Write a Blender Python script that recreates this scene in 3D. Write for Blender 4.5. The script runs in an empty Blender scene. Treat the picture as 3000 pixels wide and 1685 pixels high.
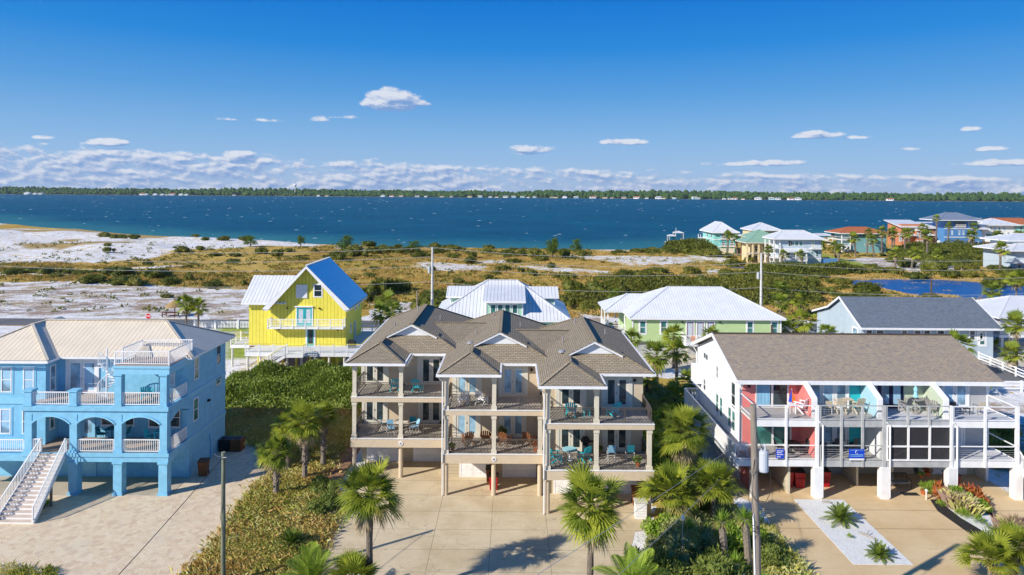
import bpy, math, random
import numpy as np
from mathutils import Vector, Matrix
random.seed(7)
rng = np.random.default_rng(7)
R = math.radians
scene = bpy.context.scene
COL = scene.collection

# ------------------------------------------------------------------ helpers
KIDS = {}
class MB:
    """collects faces, then links them as ONE mesh object"""
    def __init__(s):
        s.v = []; s.f = []; s.mi = []; s.sm = []; s.T = None
    def face(s, pts, mi=0, sm=False):
        n = len(s.v)
        for p in pts:
            p = s.T(p) if s.T else p
            s.v.append(tuple(p))
        s.f.append(tuple(range(n, n + len(pts)))); s.mi.append(mi); s.sm.append(sm)
        return s
    def box(s, x0, x1, y0, y1, z0, z1, mi=0):
        if x0 > x1: x0, x1 = x1, x0
        if y0 > y1: y0, y1 = y1, y0
        if z0 > z1: z0, z1 = z1, z0
        a, b, c, d = (x0, y0, z0), (x1, y0, z0), (x1, y1, z0), (x0, y1, z0)
        e, f, g, h = (x0, y0, z1), (x1, y0, z1), (x1, y1, z1), (x0, y1, z1)
        for q in ((d, c, b, a), (e, f, g, h), (a, b, f, e), (b, c, g, f), (c, d, h, g), (d, a, e, h)):
            s.face(q, mi)
        return s
    def beam(s, p, q, w, h, mi=0, up=(0, 0, 1)):
        p = Vector(p); q = Vector(q); d = (q - p)
        if d.length < 1e-6: return s
        d.normalize(); u = Vector(up)
        if abs(d.dot(u)) > .99: u = Vector((0, 1, 0))
        a = d.cross(u).normalized() * (w / 2); b = a.cross(d).normalized() * (h / 2)
        r = [p - a - b, p + a - b, p + a + b, p - a + b]; t = [x + (q - p) for x in r]
        s.face(r[::-1], mi); s.face(t, mi)
        for i in range(4):
            j = (i + 1) % 4
            s.face((r[i], r[j], t[j], t[i]), mi)
        return s
    def tube(s, pts, rad, n=8, mi=0, sm=True, cap=True):
        pts = [Vector(p) for p in pts]
        if not hasattr(rad, '__len__'): rad = [rad] * len(pts)
        rings = []
        for i, p in enumerate(pts):
            d = (pts[min(i + 1, len(pts) - 1)] - pts[max(i - 1, 0)]).normalized()
            u = Vector((0, 0, 1)) if abs(d.z) < .9 else Vector((0, 1, 0))
            a = d.cross(u).normalized(); b = a.cross(d)
            rings.append([p + (a * math.cos(t * 2 * math.pi / n) + b * math.sin(t * 2 * math.pi / n)) * rad[i] for t in range(n)])
        for A, B in zip(rings, rings[1:]):
            for i in range(n):
                j = (i + 1) % n
                s.face((A[i], B[i], B[j], A[j]), mi, sm)
        if cap:
            s.face(rings[0], mi); s.face(rings[-1][::-1], mi)
        return s
    def prism(s, poly, ax, t0, t1, mi=0):
        """poly in two axes, extruded along ax"""
        def P(a, b, t):
            return (t, a, b) if ax == 'x' else (a, t, b) if ax == 'y' else (a, b, t)
        A = [P(a, b, t0) for a, b in poly]; B = [P(a, b, t1) for a, b in poly]
        area = sum(poly[i][0] * poly[(i + 1) % len(poly)][1] - poly[(i + 1) % len(poly)][0] * poly[i][1] for i in range(len(poly)))
        ccw = area > 0
        if ax == 'y': ccw = not ccw
        if t1 < t0: ccw = not ccw
        if not ccw: A, B = A[::-1], B[::-1]
        s.face(A[::-1], mi); s.face(B, mi)
        for i in range(len(A)):
            j = (i + 1) % len(A)
            s.face((A[i], A[j], B[j], B[i]), mi)
        return s
    def cyl(s, x, y, z0, z1, r, n=10, mi=0, r1=None):
        return s.tube([(x, y, z0), (x, y, z1)], [r, r if r1 is None else r1], n, mi)
    def lathe(s, prof, x=0, y=0, n=14, mi=0):
        rr = [[(x + r * math.cos(2 * math.pi * k / n), y + r * math.sin(2 * math.pi * k / n), z) for k in range(n)] for r, z in prof]
        for A, B in zip(rr, rr[1:]):
            for i in range(n):
                j = (i + 1) % n
                s.face((A[i], A[j], B[j], B[i]), mi, True)
        s.face(rr[0][::-1], mi); s.face(rr[-1], mi)
        return s
    def build(s, name, mats, parent=None, **tags):
        if not isinstance(mats, (list, tuple)): mats = [mats]
        off = Vector((0, 0, 0)); r = parent
        while r is not None and r.parent is not None: r = r.parent
        if r is not None: off = Vector(r.location)
        me = bpy.data.meshes.new(name)
        vs = np.array(s.v, dtype=np.float64) if s.v else np.zeros((0, 3))
        return mesh_obj(name, vs, s.f, mats, parent, off, s.mi, s.sm, me, tags)

def mesh_obj(name, vs, faces, mats, parent=None, off=(0, 0, 0), mi=None, sm=None, me=None, tags={}, uv=True):
    me = me or bpy.data.meshes.new(name)
    vv = np.asarray(vs, float) - np.array(off, float)
    me.from_pydata([tuple(p) for p in vv], [], faces)
    for m in mats: me.materials.append(m)
    if mi is not None: me.polygons.foreach_set('material_index', mi)
    if sm is not None: me.polygons.foreach_set('use_smooth', sm)
    if uv:
        lay = me.uv_layers.new(name='UVMap')
        nl = len(me.loops); uvs = np.zeros((nl, 2)); V = np.asarray(vs, float)
        no = np.zeros(len(me.polygons) * 3); me.polygons.foreach_get('normal', no); no = no.reshape(-1, 3)
        li = np.zeros(nl, int); me.loops.foreach_get('vertex_index', li)
        tot = np.zeros(len(me.polygons), int); me.polygons.foreach_get('loop_total', tot)
        N = np.repeat(no, tot, axis=0); P = V[li]
        flat = np.abs(N[:, 2]) > .99
        U = np.stack([-N[:, 1], N[:, 0], np.zeros(nl)], 1)
        L = np.linalg.norm(U, axis=1); L[L == 0] = 1; U /= L[:, None]
        U[flat] = (1, 0, 0); W = np.cross(N, U); W[flat] = (0, 1, 0)
        uvs[:, 0] = (U * P).sum(1); uvs[:, 1] = (W * P).sum(1)
        lay.data.foreach_set('uv', uvs.ravel())
    me.update()
    o = bpy.data.objects.new(name, me); COL.objects.link(o)
    if parent is not None:
        o.parent = parent; KIDS.setdefault(parent.name, []).append(o)
    for k, v in tags.items():
        if v is not None: o[k] = v
    return o

def thing(name, label, cat, loc=(0, 0, 0), group=None, rz=0, scale=None):
    o = bpy.data.objects.new(name, None); COL.objects.link(o)
    o.empty_display_size = .2
    o.location = loc; o.rotation_euler = (0, 0, rz)
    if scale is not None: o.scale = scale if hasattr(scale, '__len__') else (scale,) * 3
    o['label'] = label; o['category'] = cat
    if group: o['group'] = group
    return o

def copy_tree(o, loc=None, rz=None, label=None, group=None, parent=None, scale=None):
    c = o.copy(); COL.objects.link(c); c.parent = parent
    if loc is not None: c.location = loc
    if rz is not None: c.rotation_euler = (0, 0, rz)
    if scale is not None: c.scale = scale if hasattr(scale, '__len__') else (scale,) * 3
    if label: c['label'] = label
    if group: c['group'] = group
    for ch in KIDS.get(o.name, []):
        copy_tree(ch, parent=c)
    return c
def struct(o):
    o['kind'] = 'structure'; return o
def stuff(o, **k):
    o['kind'] = 'stuff'
    for a, b in k.items(): o[a] = b
    return o

# ------------------------------------------------------------------ materials
def lin(h):
    h = h.lstrip('#'); c = [int(h[i:i + 2], 16) / 255 for i in (0, 2, 4)]
    return tuple(x / 12.92 if x <= .04045 else ((x + .055) / 1.055) ** 2.4 for x in c)
class NT:
    def __init__(s, name):
        s.m = bpy.data.materials.new(name); s.m.use_nodes = True
        s.t = s.m.node_tree; s.N = s.t.nodes; s.b = s.N['Principled BSDF']; s.out = s.N['Material Output']
    def n(s, typ, **kw):
        x = s.N.new(typ)
        for k, v in kw.items():
            if k.startswith('i_'): x.inputs[int(k[2:])].default_value = v
            else: setattr(x, k, v)
        return x
    def l(s, a, b): s.t.links.new(a, b)
    def math(s, op, a, b=None, c=None, clamp=False):
        x = s.N.new('ShaderNodeMath'); x.operation = op; x.use_clamp = clamp
        for i, q in enumerate((a, b, c)):
            if q is None: continue
            if isinstance(q, (int, float)): x.inputs[i].default_value = q
            else: s.l(q, x.inputs[i])
        return x.outputs[0]
    def noise(s, vec, scale, det=4, rough=.55, dist=0):
        x = s.n('ShaderNodeTexNoise'); x.inputs['Scale'].default_value = scale; x.inputs['Detail'].default_value = det
        x.inputs['Roughness'].default_value = rough; x.inputs['Distortion'].default_value = dist
        s.l(vec, x.inputs['Vector']); return x.outputs['Fac']
    def mix(s, f, a, b, mode='MIX'):
        x = s.N.new('ShaderNodeMix'); x.data_type = 'RGBA'; x.blend_type = mode
        for k, q in ((0, f), (6, a), (7, b)):
            if isinstance(q, (int, float)): x.inputs[k].default_value = q
            elif isinstance(q, tuple): x.inputs[k].default_value = (*q[:3], 1)
            else: s.l(q, x.inputs[k])
        return x.outputs[2]
    def ramp(s, f, a, b):
        x = s.n('ShaderNodeMapRange', interpolation_type='SMOOTHSTEP'); s.l(f, x.inputs[0])
        x.inputs[1].default_value = a; x.inputs[2].default_value = b; return x.outputs[0]
    def uv(s): return s.n('ShaderNodeTexCoord').outputs['UV']
    def obj(s): return s.n('ShaderNodeNewGeometry').outputs['Position']
    def scale(s, v, x, y, z=1):
        m = s.n('ShaderNodeMapping'); m.inputs['Scale'].default_value = (x, y, z); s.l(v, m.inputs['Vector']); return m.outputs[0]
    def bump(s, h, strength=.3, dist=.02):
        b = s.n('ShaderNodeBump'); b.inputs['Strength'].default_value = strength; b.inputs['Distance'].default_value = dist
        s.l(h, b.inputs['Height']); s.l(b.outputs[0], s.b.inputs['Normal'])
    def col(s, c):
        if isinstance(c, tuple): s.b.inputs['Base Color'].default_value = (*c[:3], 1)
        else: s.l(c, s.b.inputs['Base Color'])
    def fin(s, rough=.7, spec=.3, metal=0):
        s.b.inputs['Roughness'].default_value = rough; s.b.inputs['Specular IOR Level'].default_value = spec
        s.b.inputs['Metallic'].default_value = metal; return s.m
def dk(c, k): return tuple(x * k for x in c)

def plain(name, c, rough=.6, var=.12, sc=1.5, spec=.3, metal=0, dirt=0.0):
    t = NT(name); p = t.obj(); f = t.noise(p, sc, 5)
    a = t.mix(t.ramp(f, .3, .7), dk(c, 1 - var), dk(c, 1 + var * .5))
    if dirt:
        f2 = t.noise(t.scale(p, 1.2, 1.2, .25), 2.0, 6, .65); a = t.mix(t.math('MULTIPLY', t.ramp(f2, .5, .8), dirt), a, (.25, .2, .14))
    t.col(a); return t.fin(rough, spec, metal)
def siding(name, c, w=.16, dark=.72, var=.1, vert=False, batten=False, dirt=.08):
    t = NT(name); uv = t.uv(); s = t.n('ShaderNodeSeparateXYZ'); t.l(uv, s.inputs[0])
    q = s.outputs[0 if vert else 1]; f = t.math('FRACT', t.math('DIVIDE', q, w))
    line = t.math('LESS_THAN', f, .16 if not batten else .13)
    n = t.noise(t.obj(), 1.3, 5); a = t.mix(t.ramp(n, .3, .7), dk(c, 1 - var), c)
    st = t.noise(t.scale(t.obj(), 1, 1, .2), 1.7, 6, .65); a = t.mix(t.math('MULTIPLY', t.ramp(st, .5, .85), dirt * 3), a, dk(c, .55))
    t.col(t.mix(line, a, dk(c, dark) if not batten else dk(c, .62)))
    if batten: t.bump(line, .8, .03)
    else: t.bump(f, .5, .012)
    return t.fin(.55, .3)
def seam(name, c, w=.42, dark=.6, lw=.1, rough=.35, spec=.5, metal=0):
    t = NT(name); uv = t.uv(); s = t.n('ShaderNodeSeparateXYZ'); t.l(uv, s.inputs[0])
    f = t.math('FRACT', t.math('DIVIDE', s.outputs[0], w)); line = t.math('LESS_THAN', f, lw)
    n = t.noise(t.obj(), .8, 5); a = t.mix(t.ramp(n, .3, .7), dk(c, .9), c)
    n2 = t.noise(t.scale(uv, 2.5, .25), 1.2, 5, .6); a = t.mix(t.math('MULTIPLY', t.ramp(n2, .5, .8), .35), a, dk(c, .75))
    t.col(t.mix(line, a, dk(c, dark))); t.bump(line, .6, .03)
    return t.fin(rough, spec, metal)
def shingle(name, c1, c2, c3):
    t = NT(name); uv = t.uv()
    b = t.n('ShaderNodeTexBrick'); b.offset = .5; b.inputs['Scale'].default_value = 1; b.inputs['Brick Width'].default_value = .34
    b.inputs['Row Height'].default_value = .15; b.inputs['Mortar Size'].default_value = .02; b.inputs['Bias'].default_value = 0
    b.inputs['Color1'].default_value = (*c1, 1); b.inputs['Color2'].default_value = (*c2, 1); b.inputs['Mortar'].default_value = (*dk(c3, .38), 1)  # dark course lines: joints plus shadow under each shingle butt, painted into the colour
    t.l(uv, b.inputs['Vector'])
    wn = t.n('ShaderNodeTexVoronoi'); wn.inputs['Scale'].default_value = 5.5; t.l(t.scale(uv, 1, 1.6), wn.inputs['Vector'])
    s2 = t.n('ShaderNodeSeparateColor'); t.l(wn.outputs['Color'], s2.inputs[0])
    a = t.mix(t.math('MULTIPLY', s2.outputs[0], .6), b.outputs['Color'], c3)
    f = t.noise(uv, .45, 5, .6); a = t.mix(t.math('MULTIPLY', t.ramp(f, .35, .7), .15), a, dk(c3, .8))
    g = t.noise(uv, 40, 2); a = t.mix(t.math('MULTIPLY', t.ramp(g, .4, .7), .25), a, dk(c2, .6))
    t.col(a)
    s = t.n('ShaderNodeSeparateXYZ'); t.l(uv, s.inputs[0]); r = t.math('FRACT', t.math('DIVIDE', s.outputs[1], .15))
    t.bump(t.math('SUBTRACT', 1, r), .9, .035)
    return t.fin(.9, .15)
def glass(name, c=(.02, .03, .035), rough=.06, spec=.7):
    t = NT(name); f = t.noise(t.obj(), .9, 2); t.col(t.mix(t.ramp(f, .4, .6), c, dk(c, 2.2))); return t.fin(rough, spec)
def leafmat(name, ca, cb, cc=None, trans=.3, sc=1.2, rough=.55, spec=.25):
    t = NT(name); f = t.noise(t.obj(), sc, 3, .6); oi = t.n('ShaderNodeObjectInfo')
    g = t.noise(t.obj(), sc * 7, 2)
    a = t.mix(t.ramp(f, .32, .68), ca, cb)
    if cc: a = t.mix(t.ramp(g, .52, .75), a, cc)
    a = t.mix(t.math('MULTIPLY', oi.outputs['Random'], .35), a, dk(ca, .7))
    t.col(a)
    tr = t.n('ShaderNodeBsdfTranslucent'); t.l(t.mix(.5, a, (.25, .3, .02)), tr.inputs[0])
    ms = t.n('ShaderNodeMixShader'); ms.inputs[0].default_value = trans
    t.l(t.b.outputs[0], ms.inputs[1]); t.l(tr.outputs[0], ms.inputs[2]); t.l(ms.outputs[0], t.out.inputs[0])
    return t.fin(rough, spec)
def wood(name, c, var=.35, sc=3, stretch=.15, rough=.8):
    t = NT(name); f = t.noise(t.scale(t.obj(), 1, 1, stretch), sc * 4, 6, .65); g = t.noise(t.obj(), sc * .4, 3)
    a = t.mix(t.ramp(f, .3, .7), dk(c, 1 - var), dk(c, 1.15)); a = t.mix(t.math('MULTIPLY', g, .3), a, dk(c, .6))
    t.col(a); t.bump(f, .5, .01); return t.fin(rough, .2)
def planks(name, c, w=.14, ax=0, var=.2):
    t = NT(name); uv = t.uv(); s = t.n('ShaderNodeSeparateXYZ'); t.l(uv, s.inputs[0])
    q = t.math('DIVIDE', s.outputs[ax], w); f = t.math('FRACT', q); fl = t.math('FLOOR', q)
    wn = t.n('ShaderNodeTexWhiteNoise', noise_dimensions='1D'); t.l(fl, wn.inputs['W'])
    n = t.noise(t.obj(), 2.5, 5); a = t.mix(wn.outputs[0], dk(c, 1 - var), c); a = t.mix(t.math('MULTIPLY', t.ramp(n, .4, .7), .4), a, dk(c, .7))
    t.col(t.mix(t.math('LESS_THAN', f, .09), a, dk(c, .35))); return t.fin(.8, .15)
def concrete(name, c, stain, sc=.35, crack=True, joint=0):
    t = NT(name); p = t.obj(); f = t.noise(p, sc, 7, .65); g = t.noise(t.scale(p, 1, 3, 1), sc * 2.2, 6, .7)
    a = t.mix(t.ramp(f, .35, .7), c, stain); a = t.mix(t.math('MULTIPLY', t.ramp(g, .55, .8), .6), a, dk(c, 1.25))
    h = t.noise(p, 9, 4, .7); a = t.mix(t.math('MULTIPLY', t.ramp(h, .45, .8), .3), a, dk(stain, .7))
    h2 = t.noise(t.scale(p, .6, 2.2, 1), 1.1, 6, .7, .8); a = t.mix(t.math('MULTIPLY', t.ramp(h2, .56, .72), .35), a, dk(stain, .6))
    if crack:
        v = t.n('ShaderNodeTexVoronoi', feature='DISTANCE_TO_EDGE'); v.inputs['Scale'].default_value = .22
        d = t.n('ShaderNodeTexNoise'); d.inputs['Scale'].default_value = .9; d.inputs['Detail'].default_value = 5; t.l(p, d.inputs['Vector'])
        vm = t.n('ShaderNodeVectorMath', operation='SCALE'); t.l(d.outputs['Color'], vm.inputs[0]); vm.inputs['Scale'].default_value = 2.2
        va = t.n('ShaderNodeVectorMath', operation='ADD'); t.l(p, va.inputs[0]); t.l(vm.outputs[0], va.inputs[1]); t.l(va.outputs[0], v.inputs['Vector'])
        ln = t.math('LESS_THAN', v.outputs['Distance'], .0035)
        a = t.mix(t.math('MULTIPLY', ln, .45), a, dk(c, .35))
    if joint:
        s = t.n('ShaderNodeSeparateXYZ'); t.l(p, s.inputs[0])
        jx = t.math('LESS_THAN', t.math('FRACT', t.math('DIVIDE', t.math('ADD', s.outputs[0], 1.15), joint)), .009)
        jy = t.math('LESS_THAN', t.math('FRACT', t.math('DIVIDE', t.math('ADD', s.outputs[1], .65), 2.35)), .014)
        a = t.mix(t.math('MULTIPLY', t.math('MAXIMUM', jx, jy), .8), a, dk(c, .3))
    t.col(a); t.bump(h, .2, .01); return t.fin(.85, .2)
def gravel(name, c, c2, sc=22):
    t = NT(name); v = t.n('ShaderNodeTexVoronoi'); v.inputs['Scale'].default_value = sc; t.l(t.obj(), v.inputs['Vector'])
    s = t.n('ShaderNodeSeparateColor'); t.l(v.outputs['Color'], s.inputs[0]); n = t.noise(t.obj(), .8, 5)
    a = t.mix(s.outputs[0], c, c2); a = t.mix(t.math('MULTIPLY', t.ramp(n, .5, .75), .4), a, dk(c2, .8)); t.col(a)
    t.bump(v.outputs['Distance'], .6, .03); return t.fin(.9, .1)

W = (.84, .84, .84)
m = dict(
 white=plain('white_paint', W, .45, .06, 2, dirt=.12), offw=plain('offwhite_trim', (.72, .68, .58), .5, .08, 2, dirt=.1),
 whites=siding('white_siding', (.85, .86, .86), .16, .85, .04, dirt=.015), cream=siding('cream_siding', (.66, .60, .46), .2, .75),
 blue=plain('blue_stucco', (.23, .54, .75), .75, .1, 2.2, dirt=.05), blued=plain('blue_trim', (.26, .58, .78), .6, .06, 2),
 tan=plain('tan_stucco', (.62, .505, .36), .85, .05, 3, dirt=.06), tanc=plain('cream_column', (.66, .60, .48), .6, .08, 2, dirt=.15),
 tansid=siding('tan_siding', (.56, .47, .32), .22, .7), tandeck=planks('tan_deck_boards', (.42, .38, .33), .14, 0),
 bronze=plain('bronze_rail', (.10, .08, .065), .45, .1, 3, .4), yel=siding('yellow_board_batten', (.84, .74, .10), .42, .7, vert=True, batten=True, dirt=.07),
 yelrail=plain('yellow_rail', (.72, .62, .10), .6), mint=siding('mint_siding', (.42, .68, .52), .2, .78), green=siding('green_siding', (.50, .66, .32), .2, .84, dirt=.03),
 roofbeige=seam('beige_metal_roof', (.80, .69, .53), .33, .5, .1), roofwhite=seam('white_metal_roof', (.82, .83, .84), .42, .45, .13, .35, .5, .1),
 roofwhite2=seam('white_ribbed_roof', (.78, .80, .83), .34, .6, .14, .4, .4, 0), roofgal=seam('galvanised_roof', (.62, .72, .84), .3, .8, .1, .22, .6, .9),
 shing=shingle('brown_shingles', (.33, .27, .185), (.45, .375, .27), (.25, .21, .16)),
 shing2=shingle('weathered_shingles', (.44, .35, .26), (.27, .255, .25), (.54, .42, .28)),
 shingrey=shingle('grey_shingles', (.13, .16, .20), (.24, .28, .33), (.17, .21, .26)),
 terra=shingle('terracotta_tiles', (.55, .17, .07), (.62, .22, .10), (.5, .16, .07)),
 pink=siding('pink_siding', (.82, .25, .23), .16, .85, dirt=.02), pinkw=plain('pink_panel', (.82, .27, .25), .6),
 aqua=siding('aqua_siding', (.03, .52, .58), .16, .8), lblue=siding('pale_blue_siding', (.42, .66, .76), .16, .85),
 lgreen=siding('pale_green_siding', (.58, .66, .52), .16, .85), lgrey=siding('grey_siding', (.50, .50, .50), .16, .8),
 greyw=plain('grey_deck_paint', (.45, .46, .46), .7, .15, 2, dirt=.1), deckg=planks('grey_deck', (.46, .44, .42), .14, 1), deckw=planks('white_deck', (.68, .69, .72), .14, 1),
 tread=plain('stair_tread', (.60, .50, .42), .8), deckb=planks('brown_deck', (.48, .36, .29), .14, 1),
 gl=glass('dark_glass'), glb=glass('blind_glass', (.16, .26, .34), .1, .6), glg=glass('green_glass', (.03, .11, .10), .08, .7), glw=plain('white_blinds', (.55, .6, .66), .4, .1, 3, .6),
 navy=plain('navy_door', (.01, .015, .06), .4), red=plain('dark_red_door', (.2, .02, .03), .4), teal=plain('teal_paint', (.02, .42, .45), .5),
 turq=plain('turquoise_plastic', (.03, .52, .60), .45, .05), brownw=wood('brown_wood_chair', (.30, .12, .05)), beigew=plain('beige_plastic', (.66, .56, .40), .5), greyc=plain('grey_wood_chair', (.32, .30, .28), .7),
 black=plain('black_metal', (.012, .012, .014), .4), dgrey=plain('dark_grey_fabric', (.05, .055, .06), .8), blackm=plain('black_mat', (.03, .03, .03), .9),
 tealf=plain('teal_fabric', (.02, .22, .30), .8), bluef=plain('blue_fabric', (.25, .5, .68), .8), redp=plain('red_plastic', (.42, .015, .02), .4, .1), brownp=plain('brown_plastic', (.17, .06, .02), .5),
 pole=wood('weathered_pole', (.30, .25, .20), .35, 3, .08), poleg=wood('greenish_pole', (.22, .24, .17), .35, 3, .08), conc=plain('concrete_pole', (.62, .62, .60), .7, .1, 2),
 wire=plain('wire', (.03, .03, .03), .5), wirel=plain('silver_wire', (.5, .5, .5), .4), galv=plain('galvanised_tank', (.5, .52, .55), .4, .08, 2, .5),
 drive=concrete('driveway_concrete', (.66, .55, .37), (.53, .42, .26), .35, True, 3.42), drive2=concrete('tan_driveway', (.68, .52, .31), (.60, .43, .23), .3, False, 0),
 slab=concrete('carport_slab', (.52, .45, .35), (.42, .36, .27), .5, False), wgrav=gravel('white_gravel', (.82, .82, .8), (.62, .62, .6)), mulch=gravel('black_mulch', (.02, .02, .022), (.06, .055, .05)),
 asph=concrete('asphalt', (.17, .17, .175), (.13, .13, .135), .3, False), boardw=planks('boardwalk_planks', (.36, .20, .12), .2, 1),
 metal=plain('grey_metal', (.3, .3, .32), .4), yellow=plain('yellow_plastic', (.7, .5, .05), .5), blueb=plain('blue_banner', (.01, .06, .55), .6, .05), orangec=plain('orange_cloth', (.8, .2, .02), .7),
 bluec=plain('blue_cloth', (.02, .08, .6), .7), ltblue=plain('light_blue_canvas', (.30, .62, .72), .8), red2=plain('sign_red', (.60, .01, .02), .4, .03), terraw=siding('orange_stucco', (.56, .23, .12), .5, .9), dblue=siding('deep_blue_siding', (.10, .27, .58), .22, .85),
 tealw=siding('teal_siding', (.20, .42, .46), .22, .85), pblue=siding('pale_grey_blue_siding', (.50, .60, .68), .2, .86), creamw=plain('cream_stucco', (.74, .62, .38), .7), greenr=seam('green_metal_roof', (.28, .46, .32), .4, .75), greyr=seam('grey_blue_roof', (.22, .26, .33), .4, .75),
 aquaw=siding('aqua_stucco', (.30, .68, .62), .3, .9), thatch=wood('thatch', (.42, .28, .12), .4, 6, .3), pot=plain('clay_pot', (.5, .14, .05), .7),
)
m['trunk'] = wood('palm_trunk', (.20, .165, .135), .45, 2.2, 1.6); m['trunk2'] = wood('palm_trunk_boots', (.30, .25, .20), .5, 3, 1.0)
m['bark'] = wood('bark', (.12, .09, .065), .4, 3, .3)
m['palm'] = leafmat('palm_leaf', (.26, .32, .03), (.44, .48, .05), (.55, .55, .09), .35, .8)
m['palmd'] = leafmat('palm_leaf_dark', (.13, .20, .02), (.26, .33, .035), (.42, .44, .08), .3, .8)
m['palmy'] = leafmat('palm_leaf_old', (.50, .42, .09), (.44, .36, .16), (.6, .5, .22), .25, .9)
m['dead'] = leafmat('palm_leaf_dead', (.42, .32, .19), (.55, .44, .3), None, .2, .9)
m['phoen'] = leafmat('date_palm_leaf', (0.203, 0.319, 0.029), (0.377, 0.493, 0.058), (0.58, 0.638, 0.131), .3, 1.5)
m['cyc'] = leafmat('cycad_leaf', (0.0725, 0.145, 0.0174), (0.189, 0.261, 0.029), (0.348, 0.392, 0.0725), .2, 1.5)
m['bush'] = leafmat('shrub_leaf', (.075, .095, .013), (.15, .165, .02), (.24, .24, .04), .2, .6)
m['bushl'] = leafmat('bright_shrub_leaf', (0.174, 0.319, 0.0217), (0.348, 0.493, 0.058), (0.609, 0.609, 0.217), .3, 1.2)
m['bushv'] = leafmat('variegated_leaf', (.24, .30, .06), (.42, .42, .20), (.6, .56, .34), .3, 1.6)
m['olean'] = leafmat('oleander_leaf', (.13, .18, .03), (.24, .29, .06), (.40, .41, .15), .25, 1.2)
m['hedge'] = leafmat('thicket_leaf', (0.138, 0.216, 0.0293), (0.293, 0.371, 0.0587), (0.587, 0.608, 0.196), .25, .5)
m['dstraw'] = leafmat('dune_straw', (0.61, 0.403, 0.122), (0.756, 0.537, 0.207), (0.8, 0.61, 0.317), .3, .3, .8, .1)
m['dolive'] = leafmat('dune_olive', (.34, .29, .06), (.46, .38, .09), None, .3, .3, .8, .1)
m['pine'] = leafmat('pine_needle', (0.0653, 0.131, 0.0116), (0.131, 0.203, 0.0174), (0.203, 0.275, 0.0435), .2, .5)
m['dunegreen'] = leafmat('dune_shrub_leaf', (.11, .125, .018), (.20, .195, .028), (.28, .26, .06), .2, .3)
m['straw'] = leafmat('dry_grass', (0.8, 0.716, 0.216), (0.8, 0.8, 0.382), (0.8, 0.8, 0.573), .35, .7, .8, .1)
m['grassg'] = leafmat('green_grass', (0.366, 0.403, 0.0732), (0.561, 0.549, 0.122), (0.671, 0.61, 0.207), .35, .7, .8, .1)
m['redleaf'] = leafmat('red_leaf', (.45, .10, .05), (.55, .22, .04), (.5, .06, .10), .3, 3)
m['pinkgr'] = leafmat('pink_muhly', (.42, .26, .24), (.5, .38, .26), None, .3, 2, .8, .1)
m['forest'] = leafmat('far_forest', (.040, .085, .022), (.07, .13, .03), (.10, .17, .04), .0, .012, .9, .05)
# ------------------------------------------------------------------ building components
def mapper(face, pos):
    if face == 'F': return lambda a, b, c: (a, pos - b, c)
    if face == 'B': return lambda a, b, c: (a, pos + b, c)
    if face == 'R': return lambda a, b, c: (pos + b, a, c)
    return lambda a, b, c: (pos - b, a, c)
def mbox(mb, mp, a0, a1, b0, b1, c0, c1, mi=0):
    p = mp(a0, b0, c0); q = mp(a1, b1, c1)
    mb.box(p[0], q[0], p[1], q[1], p[2], q[2], mi)

def win(root, face, a, z, w, h, pos, fm='white', gm='gl', bars=(1, 2), fw=.07, trim=0, tm=None, name='window', sill=True, proud=.05, label=None):
    """a window of its own part; a = left edge along the wall, z = bottom"""
    mp = mapper(face, pos); f = MB(); g = MB()
    if trim:
        for q in ((a - trim, a, z - trim, z + h + trim), (a + w, a + w + trim, z - trim, z + h + trim), (a, a + w, z + h, z + h + trim), (a, a + w, z - trim, z)):
            mbox(f, mp, q[0], q[1], 0, proud * .6, q[2], q[3], 1)
    mbox(f, mp, a, a + fw, 0, proud, z, z + h); mbox(f, mp, a + w - fw, a + w, 0, proud, z, z + h)
    mbox(f, mp, a + fw, a + w - fw, 0, proud, z, z + fw); mbox(f, mp, a + fw, a + w - fw, 0, proud, z + h - fw, z + h)
    nx, nz = bars
    for i in range(1, nx):
        x = a + w * i / nx; mbox(f, mp, x - fw / 2, x + fw / 2, 0, proud * .85, z + fw, z + h - fw)
    for i in range(1, nz):
        c = z + h * i / nz; mbox(f, mp, a + fw, a + w - fw, 0, proud * .8, c - fw * .4, c + fw * .4)
    if sill and not trim: mbox(f, mp, a - .05, a + w + .05, 0, proud + .05, z - .05, z)
    mbox(g, mp, a + fw * .5, a + w - fw * .5, 0, proud * .35, z + fw * .5, z + h - fw * .5)
    o = f.build(name, [m[fm], m[tm or fm]], root, label=label); g.build('pane', m[gm], o)
    return o

def door(root, face, a, z, w, h, pos, n=2, fm='offw', lm=None, gm='gl', trim=.12, name='french_door', st=.14, handle=True, low=.28, tm=None, label=None, proud=.07):
    """n door leaves with glass, trim round them, a handle"""
    mp = mapper(face, pos); f = MB(); g = MB(); lw = w / n
    if trim:
        mbox(f, mp, a - trim, a, 0, proud, z, z + h + trim, 1); mbox(f, mp, a + w, a + w + trim, 0, proud, z, z + h + trim, 1); mbox(f, mp, a, a + w, 0, proud, z + h, z + h + trim, 1)
    for i in range(n):
        x = a + i * lw + .01; y = x + lw - .02
        mbox(f, mp, x, x + st, 0, proud * .6, z, z + h); mbox(f, mp, y - st, y, 0, proud * .6, z, z + h)
        mbox(f, mp, x + st, y - st, 0, proud * .6, z, z + low); mbox(f, mp, x + st, y - st, 0, proud * .6, z + h - st, z + h)
        mbox(g, mp, x + st * .8, y - st * .8, 0, proud * .3, z + low * .9, z + h - st * .9)
    o = f.build(name, [m[lm or fm], m[tm or fm]], root, label=label); g.build('pane', m[gm], o)
    if handle:
        k = MB(); c = a + w / 2 - (.06 if n > 1 else -w / 2 + .12)
        mbox(k, mp, c, c + .04, proud * .6, proud * .6 + .05, z + 1.0, z + 1.12); k.build('handle', m['metal'], o)
    return o

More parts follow.
